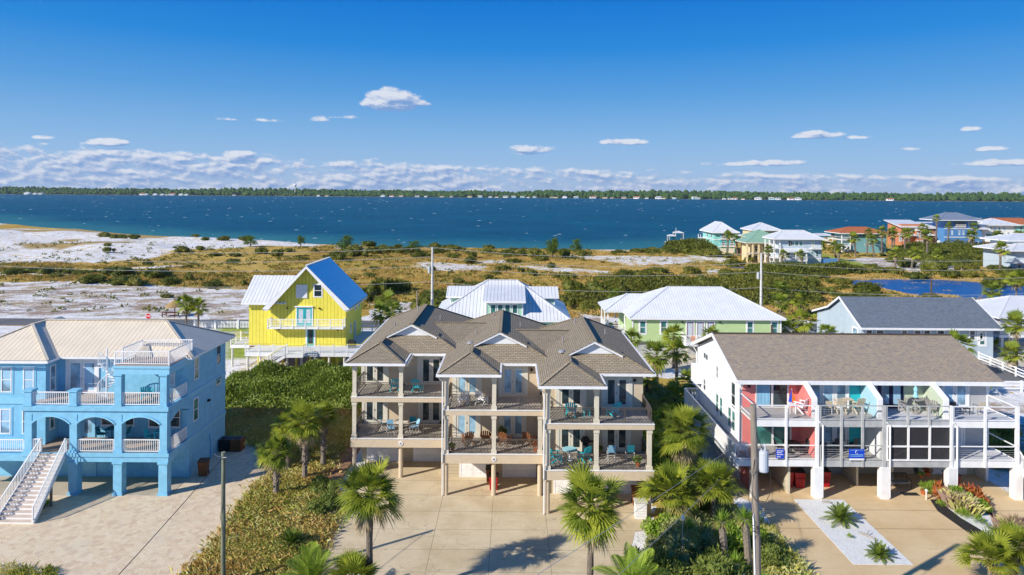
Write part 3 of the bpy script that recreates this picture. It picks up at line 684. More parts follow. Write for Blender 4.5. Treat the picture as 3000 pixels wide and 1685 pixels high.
# ------------------------------------------------------------------ white townhouses
def townhouses():
    T = thing('townhouse_row', 'white townhouse row with brown shingle roof and coral, aqua, green and grey balcony bays', 'house', (25.5, 52, 0))
    X = [16.5, 20.95, 25.45, 30.0, 34.5]; yw = 49.2; yf = 46.4; yb = 60.3; yr = 54.6; zr = 9.42; ze = 7.3
    # gable end walls, floors and party walls
    prof = [(yw, .0), (yb, .0), (yb, 7.2), (yr, 9.28), (yw, 7.32)]
    b = MB(); b.prism(prof, 'x', 16.5, 16.7); b.prism(prof, 'x', 34.3, 34.5); b.box(16.7, 34.3, yb - .2, yb, 0, 7.2); b.build('wall', m['whites'], T)
    fm_ = ['pink', 'aqua', 'lgreen', 'lgrey']
    for i in range(4):
        part(T, 'wall', fm_[i], (X[i] + (.2 if i == 0 else 0), X[i + 1] - (.2 if i == 3 else 0), yw, yw + .2, 2.45, 7.3))
        part(T, 'wall', ['cream', 'lgrey', 'cream', 'lgreen'][i], (X[i] + .2, X[i + 1] - .2, yw + 1.2, yw + 1.4, 0, 2.3))
    part(T, 'wall', 'pinkw', (19.35, 20.6, 49.15, 49.3, 0, 2.3)); part(T, 'wall', 'pink', (16.6, 16.95, 47.2, 49.2, 0, 2.2))
    part(T, 'carport_wall', 'cream', (19.1, 19.25, 46.9, 50.3, 0, 2.3)); part(T, 'carport_wall', 'cream', (24.5, 24.65, 48.3, 50.3, 0, 2.3)); part(T, 'carport_wall', 'cream', (27.0, 27.15, 48.3, 50.3, 0, 2.3))
    part(T, 'carport_floor', 'drive2', (15.2, 34.6, 46.2, 50.4, .006, .02))
    b = MB(); s = (zr - ze) / (yr - 48.5)
    b.prism([(48.5, ze + .06), (yr, zr + .04), (60.9, ze + .06 - .12), (60.9, ze - .16), (yr, zr - .14), (48.5, ze - .12)], 'x', 16.1, 35.15)
    o = b.build('roof', [m['shing2']], T)
    b = MB(); b.beam((16.1, yr, zr + .06), (35.15, yr, zr + .06), .3, .05); b.build('ridge_cap', m['brownp'] if 0 else m['bark'], o)
    b = MB(); b.box(16.1, 35.15, 48.4, 48.5, ze - .2, ze + .07); b.beam((16.08, 48.5, ze - .04), (16.08, yr, zr - .06), .06, .26); b.beam((16.08, 60.9, ze - .12), (16.08, yr, zr - .06), .06, .26)
    b.tube([(16.55, 48.45, 7.1), (16.45, 49.1, 6.6), (16.45, 49.12, 2.4)], .05, 6); b.tube([(16.2, 60.7, 7.1), (16.42, 60.35, 6.6), (16.42, 60.35, 2.4)], .05, 6); b.build('gutter', m['white'], T)
    # decks
    dm = ['deckg', 'deckg', 'deckw', 'deckw']; tr = ['white', 'greyw', 'greyw', 'white']
    for i in range(4):
        a, c = X[i], X[i + 1]
        for z in (2.55, 5.25):
            part(T, 'deck', dm[i], (a + .0, c, yf + .03, yw, z - .1, z))
            part(T, 'fascia', tr[i], (a + .02, c - .02, yf - .06, yf + .03, z - .42, z - .005), (a + .1, c - .1, yf + .05, yw, z - .3, z - .12))
    part(T, 'deck', 'deckg', (15.3, 16.5, yf + .03, 59.8, 2.45, 2.55)); part(T, 'fascia', 'white', (15.25, 16.5, yf - .06, yf + .03, 2.13, 2.545), (15.2, 15.3, yf - .06, 59.8, 2.13, 2.545))
    # posts
    for i, x in enumerate([16.55, 20.85, 25.4, 29.95, 34.45]):
        t = 'greyw' if i in (2,) else 'white'
        part(T, 'post', t, (x - .1, x + .1, yf - .12, yf + .08, 2.14, 6.3))
        wd = .27
        part(T, 'pier', 'white', (x - wd, x + wd, yf - .25, yf + .3, 0, 2.13)) if i else part(T, 'pier', 'white', (x - .2, x + .14, yf - .2, yf + .2, 0, 2.13))
        if i in (1, 2, 3): b = MB(); b.tube([(x + .32, yf - .2, 0.1), (x + .32, yf - .2, 5.0), (x + .12, yf - .15, 5.2)], .06, 7); b.build('downspout', m['white'], T)
    # railings: 3 panels a bay
    for i in range(4):
        a, c = X[i] + .1, X[i + 1] - .1; n = 2 if i in (0, 3) else 3
        for z in (2.55, 5.25):
            if i == 2 and z < 3: continue
            rail(T, (a, yf - .02), (c, yf - .02), z, 1.0, 'open', tr[i], panel=(c - a) / n, pw=.1)
            for k in range(1, n):
                x = a + (c - a) * k / n
                if z < 3: part(T, 'post', tr[i], (x - .07, x + .07, yf - .13, yf + .0, 2.14, 4.79))
                else: part(T, 'post', tr[i], (x - .07, x + .07, yf - .13, yf + .0, 4.8, 6.24))
    # wire infill shown as thin cables
    b = MB()
    for z in (2.55, 5.25):
        for k in range(1, 6):
            for i in (0, 1, 3):
                b.beam((X[i] + .1, yf - .02, z + .15 * k), (X[i + 1] - .1, yf - .02, z + .15 * k), .012, .012)
    split_boxes(b, 'cable_infill', m['wirel'], T)
    rail(T, (16.6, yf), (16.6, yw), 5.25, 1.0, 'open', 'white', panel=3); rail(T, (34.4, yf), (34.4, yw), 5.25, 1.0, 'open', 'white', panel=3); rail(T, (34.4, yf), (34.4, yw), 2.55, 1.0, 'open', 'white', panel=3)
    rail(T, (15.3, yf), (16.5, yf), 2.55, 1.0, 'open', 'white', panel=1.2); 
    b = MB(); b.beam((15.25, yf, 3.55), (15.25, 59.8, 3.55), .09, .06)
    for k in range(100):
        y = yf + .05 + k * .135; b.box(15.235, 15.265, y, y + .1, 2.55, 3.52)
    b.build('railing', m['white'], T)
    rail(T, (15.3, 59.8), (16.5, 59.8), 2.55, 1.0); 
    # screened bay
    a, c = X[2] + .12, X[3] - .08; f = MB()
    for k in range(4): x = a + (c - a) * k / 3; f.box(x - .06, x + .06, yf - .14, yf - .0, 2.58, 5.0)
    for z in (2.62, 3.55, 4.92):
        for k in range(3): x = a + (c - a) * k / 3; f.box(x + .06, x + (c - a) / 3 - .06, yf - .13, yf - .01, z - .05, z + .05)
    o = f.build('screen_frame', m['white'], T); g = MB(); g.box(a + .05, c - .05, yf - .05, yf - .03, 2.65, 4.9)
    t = NT('insect_screen'); tp = t.n('ShaderNodeBsdfTransparent'); ms = t.n('ShaderNodeMixShader'); ms.inputs[0].default_value = .68; t.col((.05, .05, .055)); t.l(tp.outputs[0], ms.inputs[1]); t.l(t.b.outputs[0], ms.inputs[2]); t.l(ms.outputs[0], t.out.inputs[0]); t.fin(.8, .1)
    g.build('insect_screen', t.m, o)
    # wing walls between bays
    for i, (x, mt) in enumerate(((20.95, 'pink'), (25.45, 'lblue'), (30.0, 'lgreen'))):
        b = MB(); pr = [(yw, 5.25), (yw, 7.28), (48.55, 7.28), (46.95, 6.55), (46.95, 5.25)]
        b.prism(pr, 'x', x - .22, x - .02, 0); b.prism(pr, 'x', x - .02, x + .1, 1); b.box(x - .24, x + .12, 46.85, 46.95, 5.25, 6.55, 2); b.prism([(46.9, 6.52), (48.5, 7.26), (48.5, 7.36), (46.9, 6.62)], 'x', x - .26, x + .14, 2)
        b.build('wing_wall', [m[mt], m['whites'], m['white']], T)
        b = MB(); b.box(x - .16, x - .02, yf + .3, yw, 2.55, 4.82, 0); b.box(x - .02, x + .08, yf + .3, yw, 2.55, 4.82, 1); b.build('wing_wall', [m['pink' if i == 0 else 'whites'], m['whites']], T)
    # doors and windows
    door(T, 'F', 17.7, 5.25, 2.3, 1.98, yw, 2, 'white', None, 'gl', .05, 'sliding_door', st=.06, handle=False, low=.06)
    b = MB()
    for k in range(9): x = 17.8 + k * .1; b.prism([(x, yw - .05), (x + .05, yw - .07), (x + .09, yw - .05), (x + .09, yw - .03), (x, yw - .03)], 'z', 5.35, 7.1)
    b.build('curtain', m['bluef'], T)
    door(T, 'F', 17.6, 2.55, 2.6, 2.1, yw, 2, 'white', None, 'glg', .05, 'sliding_door', st=.06, handle=False, low=.06)
    for z in (5.25, 2.55):
        door(T, 'F', 21.5, z, 2.8, 1.95, yw, 3, 'lblue' if 0 else 'white', None, 'glb', .08, st=.16)
    door(T, 'F', 25.75, 5.25, 2.5, 1.98, yw, 3, 'white', 'navy', 'glb', .04, st=.13, tm='navy'); door(T, 'F', 26.0, 2.55, 2.4, 1.98, yw, 3, 'white', None, 'gl', .04, st=.13)
    door(T, 'F', 31.1, 5.25, 1.85, 1.95, yw, 2, 'white', None, 'glb', .1, st=.16); win(T, 'F', 30.45, 5.5, .4, 1.6, yw, 'white', 'gl', bars=(1, 3)); door(T, 'F', 30.9, 2.55, 1.75, 1.98, yw, 2, 'white', None, 'glw', .1, st=.16)
    garage(T, 31.3, 0, 2.3, 1.95, yw + 1.2)
    L = 16.5
    for y, z, w_, h, br in ((57.0, 6.6, 1.3, .55, (2, 1)), (54.2, 5.9, .45, 1.0, (1, 2)), (50.0, 4.75, .9, 1.95, (1, 2)), (57.6, 3.9, .7, 1.0, (1, 2)), (54.0, 3.2, .75, 1.5, (1, 2)), (53.0, 3.2, .75, 1.5, (1, 2)), (50.9, 3.1, .75, 1.5, (1, 2)), (50.0, 3.1, .75, 1.5, (1, 2))):
        win(T, 'L', y, z, w_, h, L, 'white', 'gl' if z > 3.5 else 'glg', bars=br, fw=.05)
    part(T, 'trim_band', 'white', (16.46, 16.5, 49.2, 55.5, 4.9, 5.02)); lamp(T, 'F', 17.15, 6.75, yw)
    part(T, 'rear_balcony', 'white', (15.9, 16.5, 58.9, 60.2, 4.2, 5.7)); rail(T, (31.0 + 4, 47), (31.0 + 4, 44.5), 2.2, .95, z2=.2); stair(T, 34.6, 35.6, 43.6, 0, 46.6, 2.5, 14, 'white', 'deckw'); rail(T, (34.62, 43.6), (34.62, 46.6), .1, .95, z2=2.5)
    # garage level decorations
    b = MB(); n = 16; cx, cz, r = 28.05, 1.9, .2
    for i in range(13):
        a = R(40 + i * 23); a2 = R(40 + (i + 1) * 23)
        if i < 12: b.beam((cx + r * .8 * math.cos(a), yw + 1.16, cz + r * math.sin(a)), (cx + r * .8 * math.cos(a2), yw + 1.16, cz + r * math.sin(a2)), .05, .06)
    b.beam((cx + .02, yw + 1.16, cz - .02), (cx + .2, yw + 1.16, cz - .02), .05, .06); b.beam((cx + .16, yw + 1.16, cz), (cx + .16, yw + 1.16, cz - .18), .05, .06); b.build('letter', m['brownp'], T, label='brown wall letter G')
    b = MB(); b.prism([(28.9, 2.05), (28.75, 1.95), (28.95, 1.5), (29.05, 1.42), (29.2, 1.42), (29.3, 1.5), (29.5, 1.95), (29.35, 2.05)], 'y', yw + 1.1, yw + 1.2); b.build('wall_basket', m['redp'], T, label='red wall basket')
    b = MB(); 
    for k in range(5): b.box(22.96, 24.0, yf - .18, yf - .15, 2.75 + k * .001, 3.38) if k == 0 else None
    o = b.build('banner', m['blueb'], T, label='blue banner with a white crescent moon')
    b = MB(); cx, cz = 23.48, 3.17
    for i in range(9):
        a = R(50 + i * 29); a2 = R(50 + (i + 1) * 29); w0 = .06 * math.sin(math.pi * (i + .5) / 9) + .01
        b.beam((cx + .1 * math.cos(a), yf - .19, cz + .11 * math.sin(a)), (cx + .1 * math.cos(a2), yf - .19, cz + .11 * math.sin(a2)), .01, w0, 0, (0, 1, 0))
    b.build('crescent', m['white'], o)
    b = MB()
    for r_, (zz, hh, xs_) in enumerate(((3.3, .03, 7), (2.97, .05, 11), (2.88, .04, 12))):
        for k in range(xs_): x = 23.04 + .88 * (k + .1) / xs_; b.box(x, x + .88 / xs_ * .7, yf - .186, yf - .18, zz, zz + hh)
    b.build('lettering', [m['ltblue']], o)
    b = MB(); b.box(22.98, 23.98, yf - .185, yf - .15, 2.62, 2.745); b.build('banner_strip', m['white'], o)
townhouses()
# ------------------------------------------------------------------ yellow house
def yellow_house():
    T = thing('yellow_house', 'bright yellow board-and-batten house on pilings with steep white metal roof and rail decks', 'house', (-23.5, 83, 0))
    y0, y1, xl, xr, c = 79.3, 87.5, -27.95, -19.2, -23.55
    b = MB(); b.prism([(xl, 2.6), (xr, 2.6), (xr, 7.5), (c, 11.85), (xl, 7.5)], 'y', y0, y1); b.box(-30.65, xl, 79.7, 86.5, 2.6, 7.7); b.prism([(79.7, 7.7), (86.5, 7.7), (83.1, 10.2)], 'x', -30.65, xl)
    b.build('wall', m['yel'], T)
    b = MB(); s = (12.1 - 7.2) / 4.95; x0, x1 = c - 4.95, c + 4.95
    for sg in (-1, 1):
        b.prism([(c, 12.1), (c + sg * 4.95, 7.2), (c + sg * 4.95, 7.05), (c, 11.93)], 'y', 78.3, 88.3)
    o = b.build('roof', m['roofgal'], T)
    b = MB()
    for sg in (-1, 1):
        b.prism([(c, 12.05), (c + sg * 4.95, 7.15), (c + sg * 4.95, 6.9), (c + sg * 4.3, 7.0), (c, 11.72)], 'y', 78.22, 78.3)
        b.prism([(c + sg * 4.4, 7.0), (c + sg * 4.95, 7.0), (c + sg * 4.95, 6.88), (c + sg * 4.4, 6.88)], 'y', 78.22, 88.2)
    b.beam((c, 78.3, 12.12), (c, 88.3, 12.12), .3, .06); b.build('gable_trim', m['white'], o)
    b = MB(); b.prism([(79.1, 7.62), (83.1, 10.35), (87.1, 7.62), (87.1, 7.5), (83.1, 10.2), (79.1, 7.5)], 'x', -31.35, c - 2.6); b.build('wing_roof', m['roofwhite'], T)
    b = MB(); b.box(-31.35, c - 4.3, 79.02, 79.1, 7.42, 7.62); b.build('gutter', m['white'], T)
    part(T, 'deck', 'deckw', (-29.6, -16.65, 76.06, y0, 2.5, 2.62), (-19.2, -16.65, y0, 88, 2.5, 2.62), (-32.8, -30.65, 80.0, 83, 2.4, 2.52))
    part(T, 'fascia', 'white', (-29.65, -16.6, 75.98, 76.06, 2.2, 2.64), (-16.65, -16.58, 76.06, 88, 2.2, 2.64), (-32.9, -30.65, 79.9, 80.0, 2.2, 2.55), (-29.65, -29.6, 76.06, 79.7, 2.2, 2.64), (-24.9, -22.9, 75.0, 75.98, 2.3, 2.62))
    for p, q in (((-29.6, 76), (-24.9, 76)), ((-22.9, 76), (-16.65, 76)), ((-16.65, 76), (-16.65, 88)), ((-16.65, 88), (-19.2, 88)), ((-24.85, 75.02), (-22.9, 75.02)), ((-22.9, 75.02), (-22.9, 76)), ((-32.85, 79.95), (-30.7, 79.95)), ((-32.85, 79.95), (-32.85, 83))):
        rail(T, p, q, 2.6, .98, 'bars', 'white', top='yelrail')
    stair_x(T, 75.05, 75.9, -28.6, 0.1, -24.9, 2.5, 14, 'white', 'deckw'); rail(T, (-28.6, 75.0), (-24.9, 75.0), .3, .98, 'bars', 'white', top='yelrail', z2=2.6); rail(T, (-28.6, 75.95), (-24.9, 75.95), .3, .98, 'bars', 'white', z2=2.6)
    rail(T, (-32.9, 83), (-32.9, 86.5), 2.6, .98, 'bars', 'white', z2=.6, top='yelrail'); stair(T, -32.8, -31.8, 87, 0, 83, 2.5, 12, 'white', 'deckw')
    part(T, 'balcony', 'white', (-27.95, -19.25, 78.2, y0, 4.8, 5.0))
    for p, q in (((-27.9, 78.2), (-19.3, 78.2)), ((-27.9, 78.2), (-27.9, 79.3)), ((-19.3, 78.2), (-19.3, 79.3))): rail(T, p, q, 5.0, .9, 'bars', 'white')
    for x in (-29.4, -28.0, -26.6, -25.0, -23.4, -21.9, -20.3, -18.6, -16.8):
        for y in (76.2, 79.5):
            b = MB(); b.cyl(x, y, 0, 2.5, .13, 8); b.build('piling', m['offw'] if y < 78 else m['yel'], T)
    for x, y in ((-32.7, 80.1), (-30.9, 80.1), (-19.4, 83), (-19.4, 87), (-25, 84), (-16.8, 82), (-16.8, 87.8)):
        b = MB(); b.cyl(x, y, 0, 2.4, .13, 8); b.build('piling', m['offw'], T)
    part(T, 'storage_room', 'yel', (-22.5, -20.6, 81, 86, 0, 2.5)); part(T, 'floor_joists', 'brownp', (-30.5, -19.3, 79.5, 87.4, 2.4, 2.58))
    win(T, 'F', -22.95, 8.35, .95, 1.45, y0, 'white', 'gl', trim=.08)
    b = MB(); b.box(-25.0, -23.7, y0 - .12, y0, 8.2, 9.75)
    for i in range(9): b.box(-24.95, -23.75, y0 - .14, y0 - .12, 8.27 + i * .16, 8.35 + i * .16)
    b.build('shutter', m['white'], T)
    door(T, 'F', -24.9, 5.02, 1.75, 2.05, y0, 2, 'white', 'teal', 'glw', .12, st=.16); part(T, 'door_hood', 'white', (-25.15, -23.0, y0 - .2, y0, 7.16, 7.28))
    door(T, 'F', -23.7, 2.62, .8, 2.05, y0, 1, 'white', 'teal', 'gl', .18, st=.1)
    for x, z in ((-26.0, 7.0), (-22.3, 7.0), (-27.0, 4.5), (-20.1, 4.5)): lamp(T, 'F', x, z, y0, 'brownp')
    b = MB()
    for y in (84.0, 85.8):
        for i in range(8):
            a = math.pi * 2 * i / 8; a2 = math.pi * 2 * (i + 1) / 8
            b.face([(xr + .03, y, 6.4), (xr + .03, y + .3 * math.cos(a), 6.4 + .42 * math.sin(a)), (xr + .03, y + .3 * math.cos(a2), 6.4 + .42 * math.sin(a2))]); b.beam((xr + .03, y + .32 * math.cos(a), 6.4 + .44 * math.sin(a)), (xr + .03, y + .32 * math.cos(a2), 6.4 + .44 * math.sin(a2)), .06, .09, 1)
    b.build('oval_window', [m['glb'], m['white']], T); win(T, 'R', 81.3, 3.8, .6, 1.0, xr); part(T, 'door', 'greyw', (xr, xr + .05, 83.2, 84.3, 2.62, 4.7)); part(T, 'grill_cover', 'black', (-18.9, -18.0, 78.5, 79.6, 2.62, 3.3)) if 0 else None
yellow_house()

# ------------------------------------------------------------------ mint house with white metal roof
def mint_house():
    T = thing('mint_house', 'mint green house with big white metal hip roof and three dormers', 'house', (-1.1, 87, 0))
    hip(T, -9.5, 7.2, 80.2, 93.2, 5.6, .6, 'roofwhite', 'white', .2)
    part(T, 'wall', 'mint', (-8.9, 6.6, 81, 92.6, 2.4, 5.58)); part(T, 'pilings', 'offw', *[(x, x + .3, y, y + .3, 0, 2.4) for x in (-8.8, -5, -1.2, 2.6, 6.2) for y in (81.2, 86, 92)])
    b = MB(); b.box(-3.0, 1.35, 80.9, 85.5, 5.7, 7.85); b.prism([(80.9, 7.8), (85.5, 7.8), (85.5, 8.65)], 'x', -3.0, 1.35); d = b.build('dormer', m['mint'], T)
    b = MB(); b.prism([(80.3, 7.85), (85.9, 9.0), (85.9, 8.8), (80.3, 7.72)], 'x', -3.35, 1.7); b.build('dormer_roof', m['roofwhite'], T)
    part(T, 'trim', 'white', (-3.36, 1.71, 80.22, 80.3, 7.6, 7.84), (-3.06, -2.92, 80.84, 80.92, 5.75, 7.75), (1.27, 1.41, 80.84, 80.92, 5.75, 7.75), (-2.6, .95, 80.82, 80.9, 7.42, 7.54), (-2.6, .95, 80.82, 80.9, 6.1, 6.2))
    for x in (-2.5, -1.65, -.8, .08): win(T, 'F', x, 6.22, .72, 1.18, 80.9, 'white', 'glg', bars=(1, 1), fw=.1, sill=False)
    for s in (-1, 1):
        xo = -1.1 + s * 6.5; b = MB(); b.box(-1.1, xo, 84.95, 88.5, 5.8, 7.72); b.prism([(84.95, 7.7), (88.5, 7.7), (86.72, 8.5)], 'x', -1.1, xo); b.build('side_dormer', m['mint'], T)
        b = MB(); b.prism([(84.5, 7.7), (86.72, 8.72), (88.9, 7.7), (88.9, 7.58), (86.72, 8.6), (84.5, 7.58)], 'x', -1.1, xo + s * .5); b.build('dormer_roof', m['roofwhite'], T)
        part(T, 'trim', 'white', (xo - .1 * s, xo + .02 * s, 84.9, 84.95, 6.0, 7.6), (xo - s * 3.5, xo + s * .5, 84.44, 84.5, 7.52, 7.7))
mint_house()

# ------------------------------------------------------------------ pale green house
def green_house():
    T = thing('green_house', 'pale green one-storey house with grey-white ribbed metal hip roof and side porch', 'house', (24.8, 92, 0))
    part(T, 'wall', 'green', (15.4, 34.2, 86.5, 98.1, 1.85, 4.75)); part(T, 'foundation', 'greyw', (15.8, 33.8, 87.0, 97.8, 0, 1.85))
    hip(T, 14.9, 34.7, 86.0, 98.6, 4.9, .5, 'roofwhite2', 'white', .2, along='x')
    b = MB(); F, (A, B) = hip_pts(12.4, 21, 91, 98.3, 4.91, .5, rt=False, along='x')
    for f in F: b.face(f)
    b.face([(12.4, 91, 4.88), (12.4, 98.3, 4.88), (21, 98.3, 4.88), (21, 91, 4.88)], 1); b.beam((12.4, 91, 4.95), (A[0], A[1], A[2] + .03), .2, .05, 0); b.box(12.4, 14.9, 90.94, 91, 4.72, 4.88, 1); b.build('porch_roof', [m['roofwhite2'], m['white']], T)
    part(T, 'corner_board', 'white', (15.34, 15.5, 86.44, 86.5, 1.85, 4.72), (34.1, 34.26, 86.44, 86.5, 1.85, 4.72))
    for x in (16.3, 18.95, 29.9, 33.0): win(T, 'F', x, 2.85, .78, 1.6, 86.5, 'white', 'glg', trim=.13)
    for x in (22.3, 23.6, 24.9): door(T, 'F', x, 2.3, .8, 2.05, 86.5, 1, 'white', 'red', 'glw', .16, st=.07, low=.1, handle=False)
    part(T, 'rear_porch', 'deckw', (21.6, 27.0, 84.3, 86.5, 2.0, 2.15)); part(T, 'porch_skirt', 'white', (21.55, 27.05, 84.2, 84.3, 1.75, 2.17), (21.5, 21.6, 84.3, 86.5, 1.75, 2.17))
    rail(T, (21.6, 84.3), (27, 84.3), 2.15, .95); rail(T, (21.6, 84.3), (21.6, 86.45), 2.15, .95)
    part(T, 'side_porch', 'deckw', (12.9, 15.4, 91.3, 98, 1.9, 2.05)); rail(T, (12.9, 91.3), (15.3, 91.3), 2.05, .9); rail(T, (12.9, 91.3), (12.9, 98), 2.05, .9)
    for x, y in ((12.95, 91.4), (12.95, 94.6), (12.95, 97.8), (15.2, 91.4)): col(T, x, y, 2.05, 4.7, .16, 'white', .03, .03)
    for x, y in ((21.8, 84.5), (26.8, 84.5), (13, 91.5), (13, 97.8)): part(T, 'piling', 'offw', (x - .1, x + .1, y - .1, y + .1, 0, 1.9))
    for x in (21.7, 26.5): lamp(T, 'F', x, 4.3, 86.5)
green_house()

def grey_house():
    T = thing('grey_roof_house', 'pale blue-grey house with slate grey shingle gable roof', 'house', (52, 92, 0))
    pr = [(86.3, 0), (98.8, 0), (98.8, 3.6), (94.5, 5.0), (91.3, 6.75), (86.3, 3.9)]
    b = MB(); b.prism(pr, 'x', 44.3, 44.5); b.prism(pr, 'x', 60.8, 61.0); b.box(44.5, 60.8, 86.3, 86.5, 0, 3.9); b.box(44.5, 60.8, 98.6, 98.8, 0, 3.6); b.build('wall', m['pblue'], T)
    b = MB(); b.prism([(85.5, 3.95), (91.3, 7.0), (94.6, 5.2), (99.5, 3.75), (99.5, 3.6), (94.6, 5.05), (91.3, 6.84), (85.5, 3.8)], 'x', 43.9, 61.65); b.build('roof', m['shingrey'], T)
    b = MB(); b.box(43.85, 61.7, 85.42, 85.5, 3.72, 3.97)
    for x in (43.85, 61.68):
        for p, q in (((85.5, 3.85), (91.3, 6.9)), ((91.3, 6.9), (94.6, 5.1)), ((94.6, 5.1), (99.5, 3.66))): b.beam((x, *p), (x, *q), .07, .26)
    b.build('roof_trim', m['white'], T)
    for x, w_ in ((45.1, .75), (46.4, .95), (49.6, .7), (51.2, .8), (52.4, .8), (54.1, .9), (55.6, .6), (56.3, .5), (58.2, .7), (59.2, .7)): win(T, 'F', x - .2, 2.35, w_, 1.2, 86.3, 'white', 'gl', trim=.1)
    win(T, 'F', 58.9 + .35, 1.75, .7, 1.5, 86.3, 'white', 'glg', trim=.22); win(T, 'L', 87.2, 1.5, 1.2, 2.0, 44.3, 'white', 'glb', trim=.15)
grey_house()
def edge_house():
    T = thing('stilt_house', 'light grey house on stilts at the right edge of the photo beyond the rail fence', 'house', (70, 93, 0))
    hip(T, 63.3, 80, 88.6, 99, 4.8, .4, 'roofwhite', 'white', .18); part(T, 'wall', 'lgrey', (63.9, 79.4, 89.2, 98.4, 2.4, 4.66)); part(T, 'floor_beam', 'white', (63.8, 79.5, 89.1, 98.5, 2.1, 2.4))
    part(T, 'trim_band', 'teal', (63.88, 79, 89.14, 89.2, 3.3, 3.4))
    for x in (64.2, 68.5, 73, 78):
        for y in (89.4, 94, 98): part(T, 'piling', 'conc', (x, x + .35, y, y + .35, 0, 2.1))
    win(T, 'F', 66, 3.0, .9, 1.2, 89.2); win(T, 'F', 70, 3.0, .9, 1.2, 89.2)
edge_house()

# ------------------------------------------------------------------ houses along the sound
def balc(T, x0, x1, y0, y1, z, mat='white', h=.95):
    part(T, 'balcony', mat, (x0, x1, y0, y1, z - .22, z))
    b = MB()
    b.beam((x0, y0, z + h), (x1, y0, z + h), .1, .1); b.beam((x0, y0, z + h * .1), (x1, y0, z + h * .1), .08, .08)
    n = int((x1 - x0) / .3)
    for i in range(n + 1): b.beam((x0 + (x1 - x0) * i / n, y0, z), (x0 + (x1 - x0) * i / n, y0, z + h), .06, .06)
    b.beam((x0, y0, z + h), (x0, y1, z + h), .1, .1)
    b.build('railing', m[mat], T)
def shore_houses():
    # aqua three-storey
    T = thing('aqua_house', 'aqua three-storey house with arched garages and off-white tile roof by the water', 'house', (73.5, 242, 0))
    part(T, 'wall', 'aquaw', (69.9, 77.1, 235.2, 249.5, 0, 7.3))
    hip(T, 68.9, 77.9, 234, 250.5, 7.45, .75, 'roofwhite', 'white', .3); hip(T, 74.2, 78.2, 233.6, 240, 7.55, .5, 'roofwhite', 'white', .3, name='roof')
    part(T, 'band', 'white', (69.8, 77.2, 235.08, 235.2, 4.75, 5.0), (69.8, 77.2, 235.08, 235.2, 2.3, 2.5), (69.8, 69.9, 235.2, 249.5, 4.75, 5.0))
    for x in (71.8, 74.7):
        for z in (2.6, 5.1):
            part(T, 'loggia', 'aqua', (x, x + 2.3, 235.12, 235.2, z, z + 2.0)); win(T, 'F', x + .6, z + .3, 1.1, 1.5, 235.1, 'white', 'gl', bars=(2, 1)); balc(T, x, x + 2.3, 234.7, 235.1, z + .1)
        part(T, 'garage_door', 'offw', (x + .1, x + 2.1, 235.05, 235.2, 0, 1.9))
    for y in (238, 243): win(T, 'L', y, 5.4, 1.2, 1.3, 69.9); win(T, 'L', y, 2.9, 1.2, 1.3, 69.9)
    part(T, 'side_deck', 'white', (68.0, 69.9, 246, 249, 4.6, 4.8), (68.0, 69.9, 246, 249, 2.2, 2.4), (68.0, 68.2, 246, 246.2, 0, 6), (68.0, 68.2, 248.8, 249, 0, 6))
    # cream with green porch roof
    T = thing('cream_house', 'cream stucco house with white roof above and green-roofed columned porch', 'house', (82, 225, 0))
    part(T, 'wall', 'creamw', (79.9, 88.6, 226.2, 236, 0, 8.7), (72.2, 80, 206.2, 214, 0, 6), (76, 84, 214, 226.2, 0, 6.4))
    hip(T, 79.2, 89.4, 225.4, 236.6, 8.8, .45, 'roofwhite', 'white', .25); hip(T, 70.4, 80.5, 204.9, 215, 6.1, .5, 'greenr', 'offw', .25, name='porch_roof'); hip(T, 76, 85, 217, 227, 6.9, .5, 'greenr', 'offw', .25, name='porch_roof'); hip(T, 76.5, 80.5, 226, 231, 6.8, .3, 'roofwhite', 'white', .2, name='porch_roof')
    for x in (70.9, 72.6, 74.4, 76.4): col(T, x, 205.4, 0, 5.9, .45, 'creamw', .08, .08); 
    part(T, 'balcony', 'offw', (70.7, 78, 205.3, 206.2, 2.7, 2.95)); 
    for x in (73.5, 76): win(T, 'F', x, 3.4, 1, 1.7, 206.2); win(T, 'F', x, .6, 1, 1.5, 206.2)
    win(T, 'F', 81.0, 6.2, .9, 2.2, 226.2, 'white', 'glb'); win(T, 'F', 82.3, 6.2, .6, 2.2, 226.2, 'white', 'glb'); win(T, 'F', 84, 6.9, 2.0, .8, 226.2, 'offw', 'gl', bars=(2, 1)); win(T, 'F', 86.6, 6.9, 1, .8, 226.2, 'offw')
    # pale blue-white
    T = thing('pale_blue_house', 'pale blue-white three-storey house with white hip roof and wraparound balconies', 'house', (80, 196, 0))
    part(T, 'wall', 'pblue', (75.4, 86.9, 191.5, 198.5, 0, 8.15)); hip(T, 73.0, 87.4, 190.2, 198.9, 8.25, .52, 'roofwhite', 'white', .25, along='x'); hip(T, 86.0, 88.6, 192, 198, 8.1, .3, 'roofwhite', 'white', .2)
    b = MB(); b.prism([(188.3, 4.75), (191.5, 5.5), (191.5, 5.3), (188.3, 4.6)], 'x', 75.0, 82.2); b.build('porch_roof', m['roofwhite'], T)
    for z in (2.9, 5.55): balc(T, 73.4, 75.4, 191.0, 198, z)
    balc(T, 75.6, 81.8, 188.6, 191.5, 2.3)
    for x in (75.7, 78.7, 81.6): col(T, x, 188.8, 2.3, 4.7, .28, 'white', .05, .05); part(T, 'column', 'lgreen', (x - .12, x + .12, 188.7, 188.95, 0, 2.1))
    for x in (73.5, 75.2):
        for y in (191.2, 194.5, 197.8): part(T, 'column', 'white', (x - .13, x + .13, y - .13, y + .13, 0, 8.1))
    balc(T, 83.8, 86.6, 190.2, 191.5, 5.55)
    for x in (79.5, 80.7, 81.9): win(T, 'F', x - 1.2, 6.2, 1.0, 1.4, 191.5, 'white', 'glg', bars=(1, 1))
